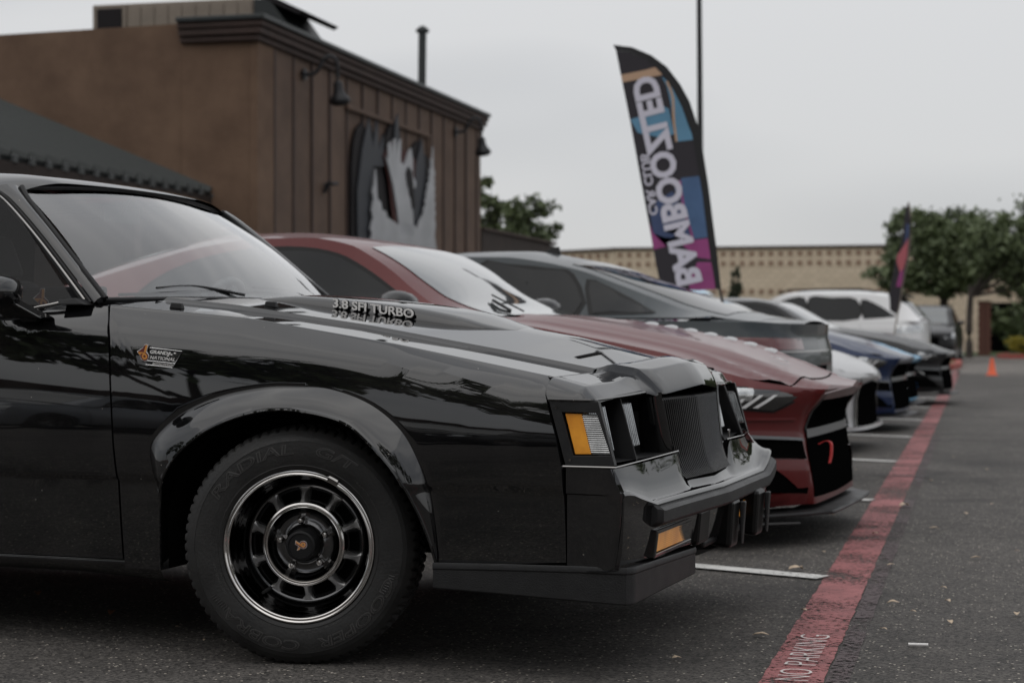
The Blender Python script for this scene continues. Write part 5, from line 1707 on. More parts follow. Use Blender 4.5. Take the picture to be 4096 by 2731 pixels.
o = grid('bonnet_badge', [[(lerp(-.335, -.265, .5) + r_ * .045 * math.cos(a), .96 + r_ * .028 * math.sin(a), 0) for a in frange(0, 2 * PI, 24)[:-1]] for r_ in (1, .8, .02)], M['dark_chrome'], red, closed=True)
for v in o.data.vertices: v.co.z = sip(PONY_ZC, v.co.x) + .010 + (0.003 if abs(v.co.x + .3) < .03 else 0)
# bonnet shut line near the nose
pts = []
for y in frange(.34, 1.58, 30):
    a = abs(y - .96); x = -.115 - .09 * (a / .84) ** 2
    pts.append((x, y))
def hood_z(s, x, y):
    K_ = len(s.cols)
    for c in range(K_ // 2, K_ - 1):
        a = s.pt(c, ip(s.rim, s.cols[c][0])); b = s.pt(c + 1, ip(s.rim, s.cols[c + 1][0]))
        if (a.x - x) * (b.x - x) <= 0 and abs(b.x - a.x) > 1e-9:
            t = (x - a.x) / (b.x - a.x); p = a.lerp(b, t); break
    else: return None
    yy = min(y, s.W - y)
    if yy < p.y: return None
    qv = (yy - p.y) / (s.W / 2 - p.y)
    return lerp(p.z, sip(s.zc, x), 1 - (1 - qv) ** 2.4) + pony_fn(x, yy, min(1, (s.W / 2 - p.y) / .4))
pl = [(x, y, hood_z(rs, x, y)) for x, y in pts]; pl = [(a, b_, c_ + .0005) for a, b_, c_ in pl if c_ is not None]
w = MB(); w.tube(pl, .0045, 5); w.obj('bonnet_gap', M['deep_black'], red)
# louvres standing out of the far side of the bonnet, their sky reflection put into the pale grey
M['louvre'] = mat('louvre_sky_grey', (.40, .40, .41), .35, coat=.4)
for k in range(7):
    x = -1.02 + .098 * k
    y = 1.32
    z = hood_z(rs, x, y) or .9
    q = MB()
    rws = []
    for j_, (dy, dz, sx_) in enumerate([(-.022, -.006, .8), (-.016, .000, .92), (0, .006, 1), (.03, .011, .9), (.05, .010, .6), (.055, .0, .5)]):
        rws.append([(x + .044 * sx_ * t, y + dy, z + dz - .003 - .010 * t * t + (.002 if j_ < 5 else -.01)) for t in frange(-1, 1, 8)])
    q.grid(rws); q.obj('bonnet_louvre', M['louvre'], red, smooth=60)
# wiper
w = MB(); w.tube([(-1.58, .62, 1.052), (-1.47, .56, 1.003)], .007, 6); w.tube([(-1.60, .66, 1.078), (-1.42, .60, 1.0)], .004, 6); w.obj('wiper_blade', M['satin_black'], red, smooth=40)
# small spoiler stalk glimpsed behind the roof
w = MB(); w.tube([(-3.0, 1.0, 1.385), (-3.08, 1.0, 1.43), (-3.2, 1.0, 1.42)], .02, 8); w.obj('roof_aerial', M['red_paint'], red, smooth=60)

# ---------------- grey sedan, reversed in (tail towards the aisle)
g = place('parked_car', 'slate grey fastback sedan reversed into its space with shark-fin aerial', -4.5, 6.67 + .93, True)
G_RIM = [(-4.75, .945), (-4.5, .965), (-4.2, .965), (-3.0, .985), (-1.7, .985), (-1.2, .95), (-.6, .88), (-.3, .79), (0, .68)]
G_ZC = [(-4.72, .968), (-4.6, .975), (-4.49, .981), (-4.2, 1.0), (-1.7, 1.03), (-1.4, 1.01), (-.7, .93), (-.3, .82), (0, .70)]
gs = Shell(4.70, 1.86, G_RIM, G_ZC, tail=[(.2, -.03), (.5, .02), (.78, .025), (.86, .005), (.95, .018), (1.0, .015)], arches=((-.95, .36), (-3.80, .36)), sill=.2, shoulder=.06)
gs.build(g, M['grey_paint'], [('bonnet', -1.7, -.02, 20, 1), ('boot_lid', -4.69, -4.1, 12, 1)])
G_PROF = [(-1.55, .12, .99, 1.02), (-1.9, .20, 1.17, 1.20), (-2.15, .235, 1.29, 1.33), (-2.35, .25, 1.345, 1.395), (-2.6, .255, 1.362, 1.415), (-2.9, .26, 1.358, 1.415), (-3.1, .265, 1.335, 1.385), (-3.38, .27, 1.275, 1.325),
          (-3.62, .27, 1.19, 1.245), (-3.85, .26, 1.105, 1.165), (-4.06, .24, 1.03, 1.088), (-4.28, .18, .985, 1.025), (-4.5, .12, .962, .983)]
G_WIN = [('front', [(-1.80, 1.005), (-2.0, 1.14), (-2.2, 1.24), (-2.4, 1.295), (-2.66, 1.318), (-2.72, 1.005)]),
         ('rear', [(-2.80, 1.005), (-2.76, 1.318), (-2.93, 1.318), (-3.20, 1.290), (-3.36, 1.250), (-3.44, 1.005)]),
         ('quarter', [(-3.50, 1.005), (-3.44, 1.220), (-3.66, 1.135), (-3.84, 1.045), (-3.88, 1.010)])]
canopy(g, 1.86, G_PROF, M['grey_paint'], (-1.5, -2.22), (-3.30, -4.28), G_WIN, [(-5, .985), (0, .985)], ybelt=.07)
Kg = 0
def gc(y): return gs.col_y(y, False)
# tail lamps, number recess, chrome strip, spoiler lip
gs.patch('tail_light', [(gs.col_x(-4.20), .80), (gc(.50), .80), (gc(.50), .865), (gs.col_x(-4.28), .875)], M['tail_red'] if 'tail_red' in M else mat('tail_red', (.10, .008, .008), .1, coat=1), g, .004)
gs.patch('tail_trim', [(gs.col_x(-4.20), .784), (gc(.93), .784), (gc(.93), .793), (gs.col_x(-4.20), .793)], M['dark_chrome'], g, .008)
gs.patch('rear_diffuser', [(gs.col_x(-4.25), .22), (gc(.93), .22), (gc(.93), .36), (gs.col_x(-4.25), .40)], M['satin_black'], g, .005)
gs.patch('number_recess', [(gc(.70), .52), (gc(.93), .52), (gc(.93), .70), (gc(.70), .70)], M['deep_black'], g, .004)
q = MB(); q.grid([[(-2.86, y, 1.405), (-3.02, y, 1.40)] for y in (.90, .96)])
q = MB(); q.hexa([(-2.93, .910, 1.408), (-3.05, .917, 1.396), (-3.05, .943, 1.396), (-2.93, .950, 1.408)], [(-3.005, .927, 1.446), (-3.040, .927, 1.448), (-3.040, .933, 1.448), (-3.005, .933, 1.446)])
q.obj('shark_fin_aerial', M['satin_black'], g, bevel=.004)
gs.patch('fuel_flap_line', [(gs.col_x(-4.12), .74), (gs.col_x(-4.02), .74), (gs.col_x(-4.02), .86), (gs.col_x(-4.12), .86)], M['grey_paint'], g, .002)
mirrors(g, -1.85, 1.06, .02, 1.86, M['grey_paint'])
for x, y, f_ in ((-.95, .01, 0), (-3.80, .01, 0), (-.95, 1.85, 1), (-3.80, 1.85, 1)): simple_wheel(g, x, y, f_)
underside(g, 4.7, 1.86); door_lines(gs, g, (-1.55, -2.72, -3.55), .28, .93)

# ---------------- white coupe with big dark grille
w_ = place('parked_car', 'pearl white coupe with large dark grille, nose just past the grey sedan tail', .10, 9.70 - .93, False)
W_RIM = [(-4.7, .93), (-4.0, .95), (-1.5, .90), (-1.0, .83), (-.6, .765), (-.35, .70), (-.15, .635), (0, .56)]
W_ZC = [(-4.7, .95), (-4.0, .99), (-1.45, .965), (-1.0, .90), (-.55, .80), (-.30, .74), (-.12, .67), (.05, .56)]
wsx = Shell(4.68, 1.86, W_RIM, W_ZC, nose=[(.12, .03), (.25, -.02), (.40, -.03), (.5, -.005), (.56, .03), (.62, .02), (.7, 0)], arches=((-.92, .36), (-3.65, .37)), sill=.18, shoulder=.08)
wsx.build(w_, M['pearl_paint'], [('bonnet', -1.5, .01, 26, 1), ('boot_lid', -4.66, -3.95, 12, 1)])
W_PROF = [(a, b_, c_ - .05, d - .06) for a, b_, c_, d in PONY_PROF]
canopy(w_, 1.86, W_PROF, M['pearl_paint'], (-1.40, -2.10), (-3.05, -4.1), [('a', [(x, z - .05) for x, z in PONY_WIN[0][1]])], [(-5, .93), (0, .90)])
cw = lambda y: wsx.col_y(y)
wsx.patch('headlight', [(wsx.col_x(-.34), .545), (cw(.20), .50), (cw(.30), .545), (wsx.col_x(-.55), .685)], M['headlamp_black'], w_, .006)
wsx.patch('day_light', [(wsx.col_x(-.30), .535), (cw(.20), .495), (cw(.22), .508), (wsx.col_x(-.36), .56)], M['clear_lens'], w_, .010)
wsx.patch('grille', [(cw(.42), .20), (len(wsx.cols) - 1, .19), (len(wsx.cols) - 1, .53), (cw(.50), .50)], M['deep_black'], w_, .012)
wsx.patch('grille_frame', [(cw(.36), .19), (cw(.42), .19), (cw(.50), .53), (cw(.46), .55)], M['dark_chrome'], w_, .016, 3, 8)
wsx.patch('side_intake', [(wsx.col_x(-.30), .24), (cw(.28), .22), (cw(.20), .36), (wsx.col_x(-.24), .40)], M['deep_black'], w_, .006)
wsx.patch('front_lip', [(wsx.col_x(-.60), .175), (len(wsx.cols) - 1, .175), (len(wsx.cols) - 1, .20), (wsx.col_x(-.60), .20)], M['pearl_paint'], w_, .05)
mirrors(w_, -1.78, .99, .03, 1.86, M['white_paint'])
for x, y, f_ in ((-.92, .01, 0), (-3.65, .01, 0), (-.92, 1.85, 1), (-3.65, 1.85, 1)): simple_wheel(w_, x, y, f_)
underside(w_, 4.68, 1.86)

# ---------------- navy and light blue coupes, black coupe
navy, ns = pony('dark navy muscle coupe with a blue sun strip on its windshield', -.06, 12.72, M['navy_paint'])
M['banner'] = mat('blue_banner', (0.10, 0.42, 0.68), 0.25, coat=0.6)
q = MB(); q.grid([[(lerp(-2.06, -1.92, t) , y, lerp(1.333, 1.262, t) - .035 * (abs(y - .96) / .6) ** 2.6 + .006) for t in (0, .5, 1)] for y in frange(.40, 1.52, 10)])
q.obj('windshield_banner', M['banner'], navy, smooth=60)
lb, ls = pony('sky blue coupe half hidden behind the navy coupe', -.38, 15.8, M['ltblue_paint'])
lb.scale = (1, 1, .93)
bk, bs = pony('black coupe with pale roof reflections parked beyond the sky blue coupe', -.34, 18.9, M['dark_paint'])
bk.scale = (1, 1, .96)

# ---------------- white SUV further along the row, tail towards the aisle
SUV_RIM = [(-4.8, 1.08), (-4.4, 1.08), (-1.6, 1.06), (-1.0, 1.02), (-.5, .94), (0, .80)]
SUV_ZC = [(-4.8, 1.1), (-4.3, 1.12), (-1.5, 1.12), (-1.0, 1.06), (-.5, .98), (0, .82)]
SUV_PROF = [(-1.35, .12, 1.08, 1.12), (-1.7, .18, 1.30, 1.34), (-2.0, .22, 1.50, 1.54), (-2.3, .24, 1.57, 1.63), (-2.8, .25, 1.59, 1.66), (-3.4, .25, 1.585, 1.655), (-3.9, .26, 1.56, 1.62), (-4.2, .26, 1.50, 1.56), (-4.45, .25, 1.34, 1.42), (-4.7, .20, 1.10, 1.14)]
SUV_WIN = [('front', [(-1.75, 1.10), (-2.0, 1.34), (-2.2, 1.47), (-2.6, 1.52), (-2.62, 1.10)]), ('rear', [(-2.70, 1.10), (-2.68, 1.52), (-3.1, 1.52), (-3.55, 1.49), (-3.62, 1.12)]), ('quarter', [(-3.70, 1.12), (-3.64, 1.48), (-3.95, 1.38), (-4.20, 1.22), (-4.26, 1.16)])]
def suv(label, p, rz, pm, group, k=1.0, name='parked_car'):
    r = empty(name, p, rz, label, 'car', group)
    s = Shell(4.75, 1.92, SUV_RIM, SUV_ZC, arches=((-.95, .40), (-3.75, .40)), sill=.26, shoulder=.06)
    s.build(r, pm, [('bonnet', -1.5, -.02, 14, 1), ('tailgate_top', -4.74, -4.3, 6, 1)])
    canopy(r, 1.92, SUV_PROF, pm, (-1.35, -2.05), (-4.12, -4.66), SUV_WIN, [(-5, 1.08), (0, 1.06)], ybelt=.07)
    for mi_ in (0, 1):
        w = MB(); yy = .30 if not mi_ else 1.62
        w.tube([(-2.1, yy, 1.60), (-2.3, yy, 1.665), (-3.6, yy, 1.675), (-3.9, yy, 1.62)], .018, 6); w.obj('roof_rail', M['satin_black'], r, smooth=40)
    q = MB(); q.hexa([(-4.12, .32, 1.545), (-4.42, .36, 1.52), (-4.42, 1.56, 1.52), (-4.12, 1.60, 1.545)], [(-4.12, .32, 1.585), (-4.44, .36, 1.55), (-4.44, 1.56, 1.55), (-4.12, 1.60, 1.585)]); q.obj('tailgate_spoiler', M['satin_black'], r, bevel=.01)
    tr_ = M.setdefault('tail_red', mat('tail_red', (.16, .01, .01), .1, coat=1))
    s.patch('tail_light', [(s.col_x(-4.30), .86), (s.col_y(.40, False), .88), (s.col_y(.42, False), 1.0), (s.col_x(-4.25), 1.02)], M['clear_lens'], r, .006)
    s.patch('headlight', [(s.col_x(-.32), .72), (s.col_y(.30), .70), (s.col_y(.32), .80), (s.col_x(-.42), .88)], M['clear_lens'], r, .006)
    s.patch('grille', [(s.col_y(.45), .45), (len(s.cols) - 1, .45), (len(s.cols) - 1, .74), (s.col_y(.45), .74)], M['deep_black'], r, .006)
    s.patch('lower_cladding', [(s.col_x(-4.3), .27), (s.col_y(.9, False), .27), (s.col_y(.9, False), .48), (s.col_x(-4.3), .48)], M['satin_black'], r, .006)
    mirrors(r, -1.8, 1.14, .0, 1.92, M['dark_paint'])
    for x, y, f_ in ((-.95, .01, 0), (-3.75, .01, 0), (-.95, 1.91, 1), (-3.75, 1.91, 1)): simple_wheel(r, x, y, f_, r=.37)
    underside(r, 4.75, 1.92); door_lines(s, r, (-1.5, -2.68, -3.65), .35, 1.0)
    return r
suv('white SUV with black roof rails and rear spoiler, parked far down the row', lot(-6.75, 30.9), -PSI + PI, M['white_paint'], 'cars parked in the row')
dk = suv('dark SUV facing the camera beside the trees at the end of the row', Vector((-.75, 48.0, 0)), -PI / 2 - .04, M['dark_paint'], 'cars beyond the row')
suv('pale silver car glimpsed between the trees and the yellow bush', Vector((1.65, 86.0, 0)), -PI / 2 - .1, M['silver_paint'], 'cars beyond the row').scale = (1, 1, .86)
# cars across the lane behind the camera (they show in the black paint)
suv('silver SUV parked behind the camera near the mulch bed', Vector((-9.0, -9.0, 0)), PI / 2 + .05, M['silver_paint'], 'cars behind the camera')
suv('dark SUV parked behind the camera near the mulch bed', Vector((-4.2, -9.2, 0)), PI / 2 + .02, M['dark_paint'], 'cars behind the camera')
suv('white SUV parked behind the camera near the mulch bed', Vector((8.5, -9.0, 0)), PI / 2, M['white_paint'], 'cars behind the camera')
# ================================================================== BUILDINGS
M['stucco'] = mat('brown_stucco', (0.110, 0.065, 0.041), 0.92, col2=(0.172, 0.107, 0.069), vscale=1.1, bump=0.5, bscale=25)
M['board'] = mat('brown_board', (0.088, 0.054, 0.037), 0.8, col2=(0.128, 0.080, 0.055), vscale=1.4, bump=0.25, bscale=30)
M['board_dark'] = mat('dark_board', (0.030, 0.020, 0.016), 0.85, var=0.2)
M['cornice'] = mat('cornice_brown', (0.048, 0.028, 0.022), 0.75, var=0.15)
M['coping'] = mat('coping_metal', (0.028, 0.032, 0.032), 0.45, metal=0.3)
M['roof_metal'] = mat('roof_metal', (0.012, 0.0135, 0.013), 0.55, metal=0.0, spec=.25, var=0.15)
M['closure'] = mat('eave_closure_metal', (0.09, 0.095, 0.095), 0.4, metal=.3)
M['seam_metal'] = mat('seam_metal', (0.055, 0.06, 0.058), 0.5, metal=.2)
M['hvac'] = mat('hvac_panel', (0.20, 0.165, 0.13), 0.6, var=0.1)
M['lamp_metal'] = mat('lamp_metal', (0.018, 0.018, 0.02), 0.5, metal=0.3)
M['sign_grey'] = mat('sign_grey', (0.36, 0.365, 0.38), 0.45, metal=0.2, var=0.12, vscale=2)
M['sign_dark'] = mat('sign_dark', (0.014, 0.012, 0.013), 0.7, spec=.2)
M['sign_mid'] = mat('sign_slate', (0.040, 0.043, 0.050), 0.6, spec=.3)
M['sign_red'] = mat('sign_red', (0.055, 0.014, 0.012), 0.6, spec=.2)
FX = -8.30; Y0, Y1 = 20.05, 32.30; TOP = 5.42
bld = empty('restaurant_building', (FX, Y0, 0), 0, 'brown restaurant with vertical boards, dark cornice and a stucco side wall', 'building')
def B(name, x0, x1, y0, y1, z0, z1, m, par=bld, bevel=0.0):
    return box(name, x0 - FX, x1 - FX, y0 - Y0, y1 - Y0, z0, z1, m, par, bevel)
B('wall_core', FX - 9.5, FX - .10, Y0 + .9, Y1, 0, 5.0, M['board_dark'])
# stucco side wall (two planes) and its corner pier
q = MB()
q.hexa([(-.02, -.0, 0), (-1.14, -.06, 0), (-1.14, .3, 0), (-.02, .3, 0)], [(-.02, -.0, 5.08), (-1.14, -.06, 5.08), (-1.14, .3, 5.08), (-.02, .3, 5.08)])
q.hexa([(-1.142, -.02, 0), (-7.5, .52, 0), (-7.5, .8, 0), (-1.142, .3, 0)], [(-1.142, -.02, 5.38), (-7.5, .52, 5.38), (-7.5, .8, 5.38), (-1.142, .3, 5.38)])
q.obj('stucco_wall', M['stucco'], bld)
B('corner_pier', FX - .10, FX + .02, Y0 - .02, Y0 + .62, 0, 5.078, M['stucco'])
# boards with dark joints between them
bc = [20.683] + [21.465 + .8055 * k for k in range(14)]
prev = Y0 + .64
bm = None
for k, y in enumerate(bc + [Y1]):
    a, b_ = prev, y - .035
    if b_ - a > .05:
        j = random.uniform(-.006, .006)
        B('wall_board', FX - .09, FX + .004 + j, a, b_, 0, 5.09 + random.uniform(-.01, .01), M['board'], bevel=.006)
    if y < Y1: B('board_batten', FX - .09, FX + .030, y - .033, y + .033, 0, 5.085, M['cornice'], bevel=.004)
    prev = y + .035
# stepped cornice round the corner
for z0, z1, d, m in [(5.08, 5.17, .07, 'cornice'), (5.17, 5.27, .13, 'cornice'), (5.27, 5.36, .17, 'cornice'), (5.36, 5.43, .22, 'coping')]:
    B('cornice_course', FX - 1.15, FX + d, Y0 - d - .06, Y0 + .4, z0 + .001, z1, M[m], bevel=.012)
    B('cornice_course', FX - .4, FX + d, Y0 + .401, Y1 + .05, z0 + .001, z1, M[m], bevel=.012)
B('roof_deck', FX - 9, FX - .4, Y0 + .8, Y1, 5.0, 5.1, M['coping'])
# raised moulding framing the sign
B('sign_moulding', FX + .031, FX + .08, 23.78, 28.46, 4.54, 4.62, M['board'], bevel=.01)
B('sign_moulding', FX + .031, FX + .08, 28.38, 28.46, .5, 4.538, M['board'], bevel=.01)
# gooseneck lamps
def gooseneck(y, label):
    r = empty('wall_lamp', (FX, y, 4.85), 0, label, 'lamp', 'gooseneck lamps over the sign')
    q = MB(); q.tube([(.03, 0, 0), (.06, 0, 0)], .09, 16); q.obj('wall_plate', M['lamp_metal'], r, smooth=40)
    pts = cpath([(.05, 0, 0), (.17, .05, .01), (.25, .08, .10), (.32, .11, .24), (.42, .15, .28), (.50, .18, .20), (.51, .185, .0), (.51, .185, -.12)], 6)
    q = MB(); q.tube(pts, .030, 10); q.obj('lamp_arm', M['lamp_metal'], r, smooth=50)
    q = MB(); c = Vector((.51, .185, -.10)); d = Vector((.10, .10, -1)).normalized(); a = d.cross(Vector((0, 1, 0))).normalized(); b_ = d.cross(a)
    q.grid([[c + d * t + (a * math.cos(u) + b_ * math.sin(u)) * rr for u in frange(0, 2 * PI, 20)[:-1]] for t, rr in [(0, .04), (.02, .07), (.14, .08), (.20, .10), (.26, .15), (.31, .165), (.34, .15), (.37, .10), (.38, .01)]], True)
    q.obj('lamp_shade', M['lamp_metal'], r, smooth=45)
gooseneck(21.87, 'black gooseneck lamp at the near end of the boarded wall')
gooseneck(30.3, 'black gooseneck lamp at the far corner of the boarded wall')
hk = empty('wall_spigot', (FX, 22.77, 3.22), 0, 'small dark bracket fixed low on the boarded wall near the sign', 'bracket')
q = MB(); q.tube([(.03, 0, 0), (.14, .05, .02), (.16, .25, .04)], .03, 8); q.tube([(.03, 0, -.12), (.12, 0, .05)], .035, 8); q.obj('bracket_arm', M['lamp_metal'], hk, smooth=40)
# the cut-metal sign: pine skyline, a raised paw-like form and a ragged ridge, layered
sg = empty('wall_sign', (FX, 23.9, 2.2), 0, 'layered cut-metal sign of pale jagged silhouettes on the boarded wall', 'sign')
def layer(name, pts, x, m, th=.03):
    P0 = [(x, y - 23.9, z - 2.2) for y, z in pts]
    P1 = [(x + th, y - 23.9, z - 2.2) for y, z in pts]
    q = MB(); n = len(P0)
    bmm = bmesh.new(); vs = [bmm.verts.new(p) for p in P0]; f = bmm.faces.new(vs)
    ex = bmesh.ops.extrude_face_region(bmm, geom=[f]); bmesh.ops.translate(bmm, verts=[v for v in ex['geom'] if isinstance(v, bmesh.types.BMVert)], vec=(th, 0, 0))
    bmesh.ops.recalc_face_normals(bmm, faces=bmm.faces)
    me = bpy.data.meshes.new(name); bmm.to_mesh(me); bmm.free()
    return link(name, me, m, sg)
def jag(p, q, n, amp):
    o = []
    for i in range(n):
        t = (i + .5) / n
        o.append((lerp(p[0], q[0], t) + (amp if i % 2 else -amp) * random.uniform(.4, 1.2), lerp(p[1], q[1], t) + random.uniform(-.04, .04)))
    return o
# dark backing
layer('sign_backing', [(23.9, 1.6), (23.95, 3.6), (24.05, 4.0), (24.2, 4.25), (24.55, 4.42), (24.75, 4.05), (24.95, 4.40), (25.1, 4.2), (25.3, 3.95), (25.7, 4.2), (25.9, 4.45), (26.1, 4.55), (26.5, 4.48), (26.7, 4.1), (27.2, 4.2), (27.5, 4.35), (27.7, 4.42), (27.95, 4.2), (28.3, 4.15), (28.45, 3.6), (28.5, 1.6)], .035, M['sign_dark'], .05)
layer('sign_tree', [(24.15, 1.7), (24.1, 3.2), (24.35, 3.9), (24.7, 4.5), (24.9, 4.0), (25.1, 4.5), (25.25, 4.0), (25.45, 4.3), (25.5, 3.75), (24.9, 3.7), (24.8, 2.9), (24.95, 1.7)], .10, M['sign_mid'])
layer('sign_tree', [(27.25, 1.9), (27.2, 3.3), (27.35, 3.9), (27.75, 4.45), (27.95, 3.9), (28.0, 3.2), (27.9, 1.9)], .10, M['sign_mid'])
layer('sign_tree', [(26.05, 4.0), (26.15, 4.6), (26.3, 4.75), (26.38, 4.1), (26.6, 4.0), (26.2, 3.9)], .10, M['sign_mid'])
layer('sign_red_edge', [(25.4, 3.93), (25.8, 4.2), (26.3, 4.1), (26.8, 4.15), (27.3, 4.0), (27.2, 3.6), (26.9, 2.4), (26.4, 2.4), (26.0, 2.7), (25.7, 3.5)], .135, M['sign_red'], .01)
claw = [(25.45, 3.92), (25.6, 3.88), (25.58, 4.12), (25.72, 4.2), (25.78, 3.95), (25.9, 4.25), (26.02, 4.28), (26.0, 3.92), (26.15, 4.2), (26.3, 4.3), (26.28, 3.9), (26.5, 3.85), (26.75, 4.12), (26.9, 4.2), (27.0, 4.0), (27.0, 3.72), (27.2, 3.6), (27.15, 3.5), (26.9, 3.45), (26.7, 3.55), (26.75, 3.35), (27.0, 3.2), (27.05, 2.75), (26.95, 2.45), (26.9, 2.2), (26.2, 2.2), (26.25, 2.6), (26.1, 3.0), (25.85, 3.45), (25.6, 3.75)]
layer('sign_claw', claw, .15, M['sign_grey'])
ridge = [(24.4, 1.6)] + jag((24.45, 1.7), (24.75, 3.45), 12, .05) + [(24.85, 3.65)] + jag((24.95, 3.2), (25.35, 2.9), 4, .06) + jag((25.38, 2.98), (25.5, 2.86), 4, .05) + [(25.9, 2.80), (26.2, 2.76)] + [(26.3 + .1 * i, 2.70 + (.13 if i % 2 else -.13)) for i in range(8)] + [(27.2, 2.75), (27.4, 2.95), (27.6, 3.05)] + jag((27.65, 3.1), (28.15, 4.15), 14, .05) + [(28.22, 4.35)] + jag((28.28, 4.0), (28.35, 2.9), 14, .05) + [(28.3, 2.7), (28.55, 2.2), (28.6, 1.6)]
layer('sign_ridge', ridge, .17, M['sign_grey'])
for y0_, z0_, y1_, z1_ in [(26.62, 3.30, 26.95, 3.75), (25.9, 3.1, 25.95, 3.4)][:1]:
    layer('sign_claw_hollow', [(26.55, 3.72), (26.7, 3.85), (26.9, 3.78), (27.0, 3.55), (27.1, 3.15), (26.95, 3.1), (26.8, 3.4), (26.65, 3.5)], .182, M['sign_dark'], .012)
# shed roof on the side wall: metal sheet, standing seams, eave and its dark soffit
cp = empty('porch_roof', (-9.02, 20.3, 0), 0, 'dark standing-seam metal porch roof on the side of the brown building', 'roof')
SL = (4.40 - 2.95) / 3.54
def R(x, y, z): return (x + 9.02, y - 20.3, z)
q = MB(); q.hexa([R(-9.02, 8.0, 2.86), R(-9.02, 20.05, 2.86), R(-13.0, 20.3, 2.86 + 3.98 * SL), R(-13.0, 8.0, 2.86 + 3.98 * SL)], [R(-9.0, 8.0, 2.92), R(-9.0, 20.05, 2.92), R(-13.0, 20.3, 2.92 + 4.0 * SL), R(-13.0, 8.0, 2.92 + 4.0 * SL)])
q.obj('roof_sheet', M['roof_metal'], cp)
for k in range(30):
    y = 8.2 + .405 * k
    q = MB(); q.hexa([R(-8.99, y, 2.915), R(-8.99, y + .05, 2.915), R(-13.0, y + .05, 2.915 + 4.0 * SL), R(-13.0, y, 2.915 + 4.0 * SL)], [R(-8.97, y + .01, 2.99), R(-8.97, y + .04, 2.99), R(-13.0, y + .04, 2.985 + 4.0 * SL), R(-13.0, y + .01, 2.985 + 4.0 * SL)])
    q.obj('roof_seam', M['seam_metal'], cp)
    q = MB(); q.hexa([R(-8.96, y + .06, 2.85), R(-8.96, y + .16, 2.85), R(-8.99, y + .16, 2.85), R(-8.99, y + .06, 2.85)], [R(-8.95, y + .08, 2.925), R(-8.95, y + .14, 2.925), R(-9.2, y + .14, 3.0), R(-9.2, y + .08, 3.0)])
    q.obj('eave_closure', M['closure'], cp)
q = MB(); q.hexa([R(-9.0, 8, 2.66), R(-9.0, 20.05, 2.66), R(-9.15, 20.05, 2.66), R(-9.15, 8, 2.66)], [R(-8.98, 8, 2.855), R(-8.98, 20.05, 2.855), R(-9.15, 20.05, 2.855), R(-9.15, 8, 2.855)])
q.obj('fascia_board', M['board_dark'], cp)
q = MB(); q.box(-2.4, -.9, -12, -.35, 0, 2.9); q.obj('porch_wall', M['board_dark'], cp)
q = MB()
for yy in (9, 12, 15, 18): q.box(-.35, -.12, yy - 20.3, yy - 20.05, 0, 2.7)
# porch posts, each its own part
for yy in (9, 12, 15, 18): box('porch_post', -.40, -.20, yy - 20.3, yy - 20.1, 0, 2.68, M['cornice'], cp, .01)
# rooftop plant
hv = empty('rooftop_unit', (-11.9, 22.0, 5.1), 0, 'beige rooftop air-handling unit above the stucco wall', 'rooftop unit')
q = MB(); q.box(0, 2.75, 0, 1.6, 0, .99); q.obj('unit_casing', M['hvac'], hv, bevel=.02)
for k in range(9): box('casing_panel', .62 + k * .235, .62 + k * .235 + .222, -.02, -.001, .1, .93, M['hvac'], hv, .006)
box('intake_grille', .09, .52, -.03, -.001, .55, .92, M['sign_dark'], hv, .01)
box('casing_post', .53, .60, -.03, -.001, .0, .97, M['hvac'], hv, .01)
q = MB(); q.hexa([(2.76, 0, .55), (3.3, 0, .55), (3.3, 1.6, .55), (2.76, 1.6, .55)], [(2.76, -.02, .97), (3.0, -.02, .97), (3.0, 1.6, .97), (2.76, 1.6, .97)]); q.obj('exhaust_hood', M['coping'], hv, bevel=.01)
q = MB(); q.hexa([(2.9, -.02, .97), (3.05, -.02, 1.0), (3.05, 1.6, 1.0), (2.9, 1.6, .97)], [(3.5, -.02, .70), (3.58, -.02, .75), (3.58, 1.6, .75), (3.5, 1.6, .70)]); q.obj('hood_flap', M['sign_dark'], hv)
fl = empty('roof_flue', (-9.5, 32.0, 5.0), 0, 'thin dark metal flue with a cap rising above the boarded wall', 'chimney')
q = MB(); q.tube([(0, 0, 0), (.02, .02, 2.16)], .085, 12); q.obj('flue_pipe', M['coping'], fl, smooth=40)
q = MB(); q.tube([(.02, .02, 2.14), (.02, .02, 2.20)], .14, 14); q.tube([(.02, .02, 2.2), (.02, .02, 2.27)], [.13, .05], 14); q.obj('flue_cap', M['coping'], fl, smooth=40)
# low brown wall past the building
lw = empty('screen_wall', (-8.3, 33.0, 0), 0, 'low brown wall running on past the boarded building', 'wall')
q = MB(); q.hexa([(-.3, -.4, 0), (-.05, -.4, 0), (-.05, 6.45, 0), (-.3, 6.45, 0)], [(-.3, -.4, 3.03), (-.05, -.4, 3.03), (-.05, 6.45, 3.0), (-.3, 6.45, 3.0)]); q.obj('wall_panel', M['board_dark'], lw)
q = MB(); q.box(-.34, 0.0, -.4, 6.5, 3.03, 3.09); q.obj('wall_coping', M['cornice'], lw, bevel=.01)

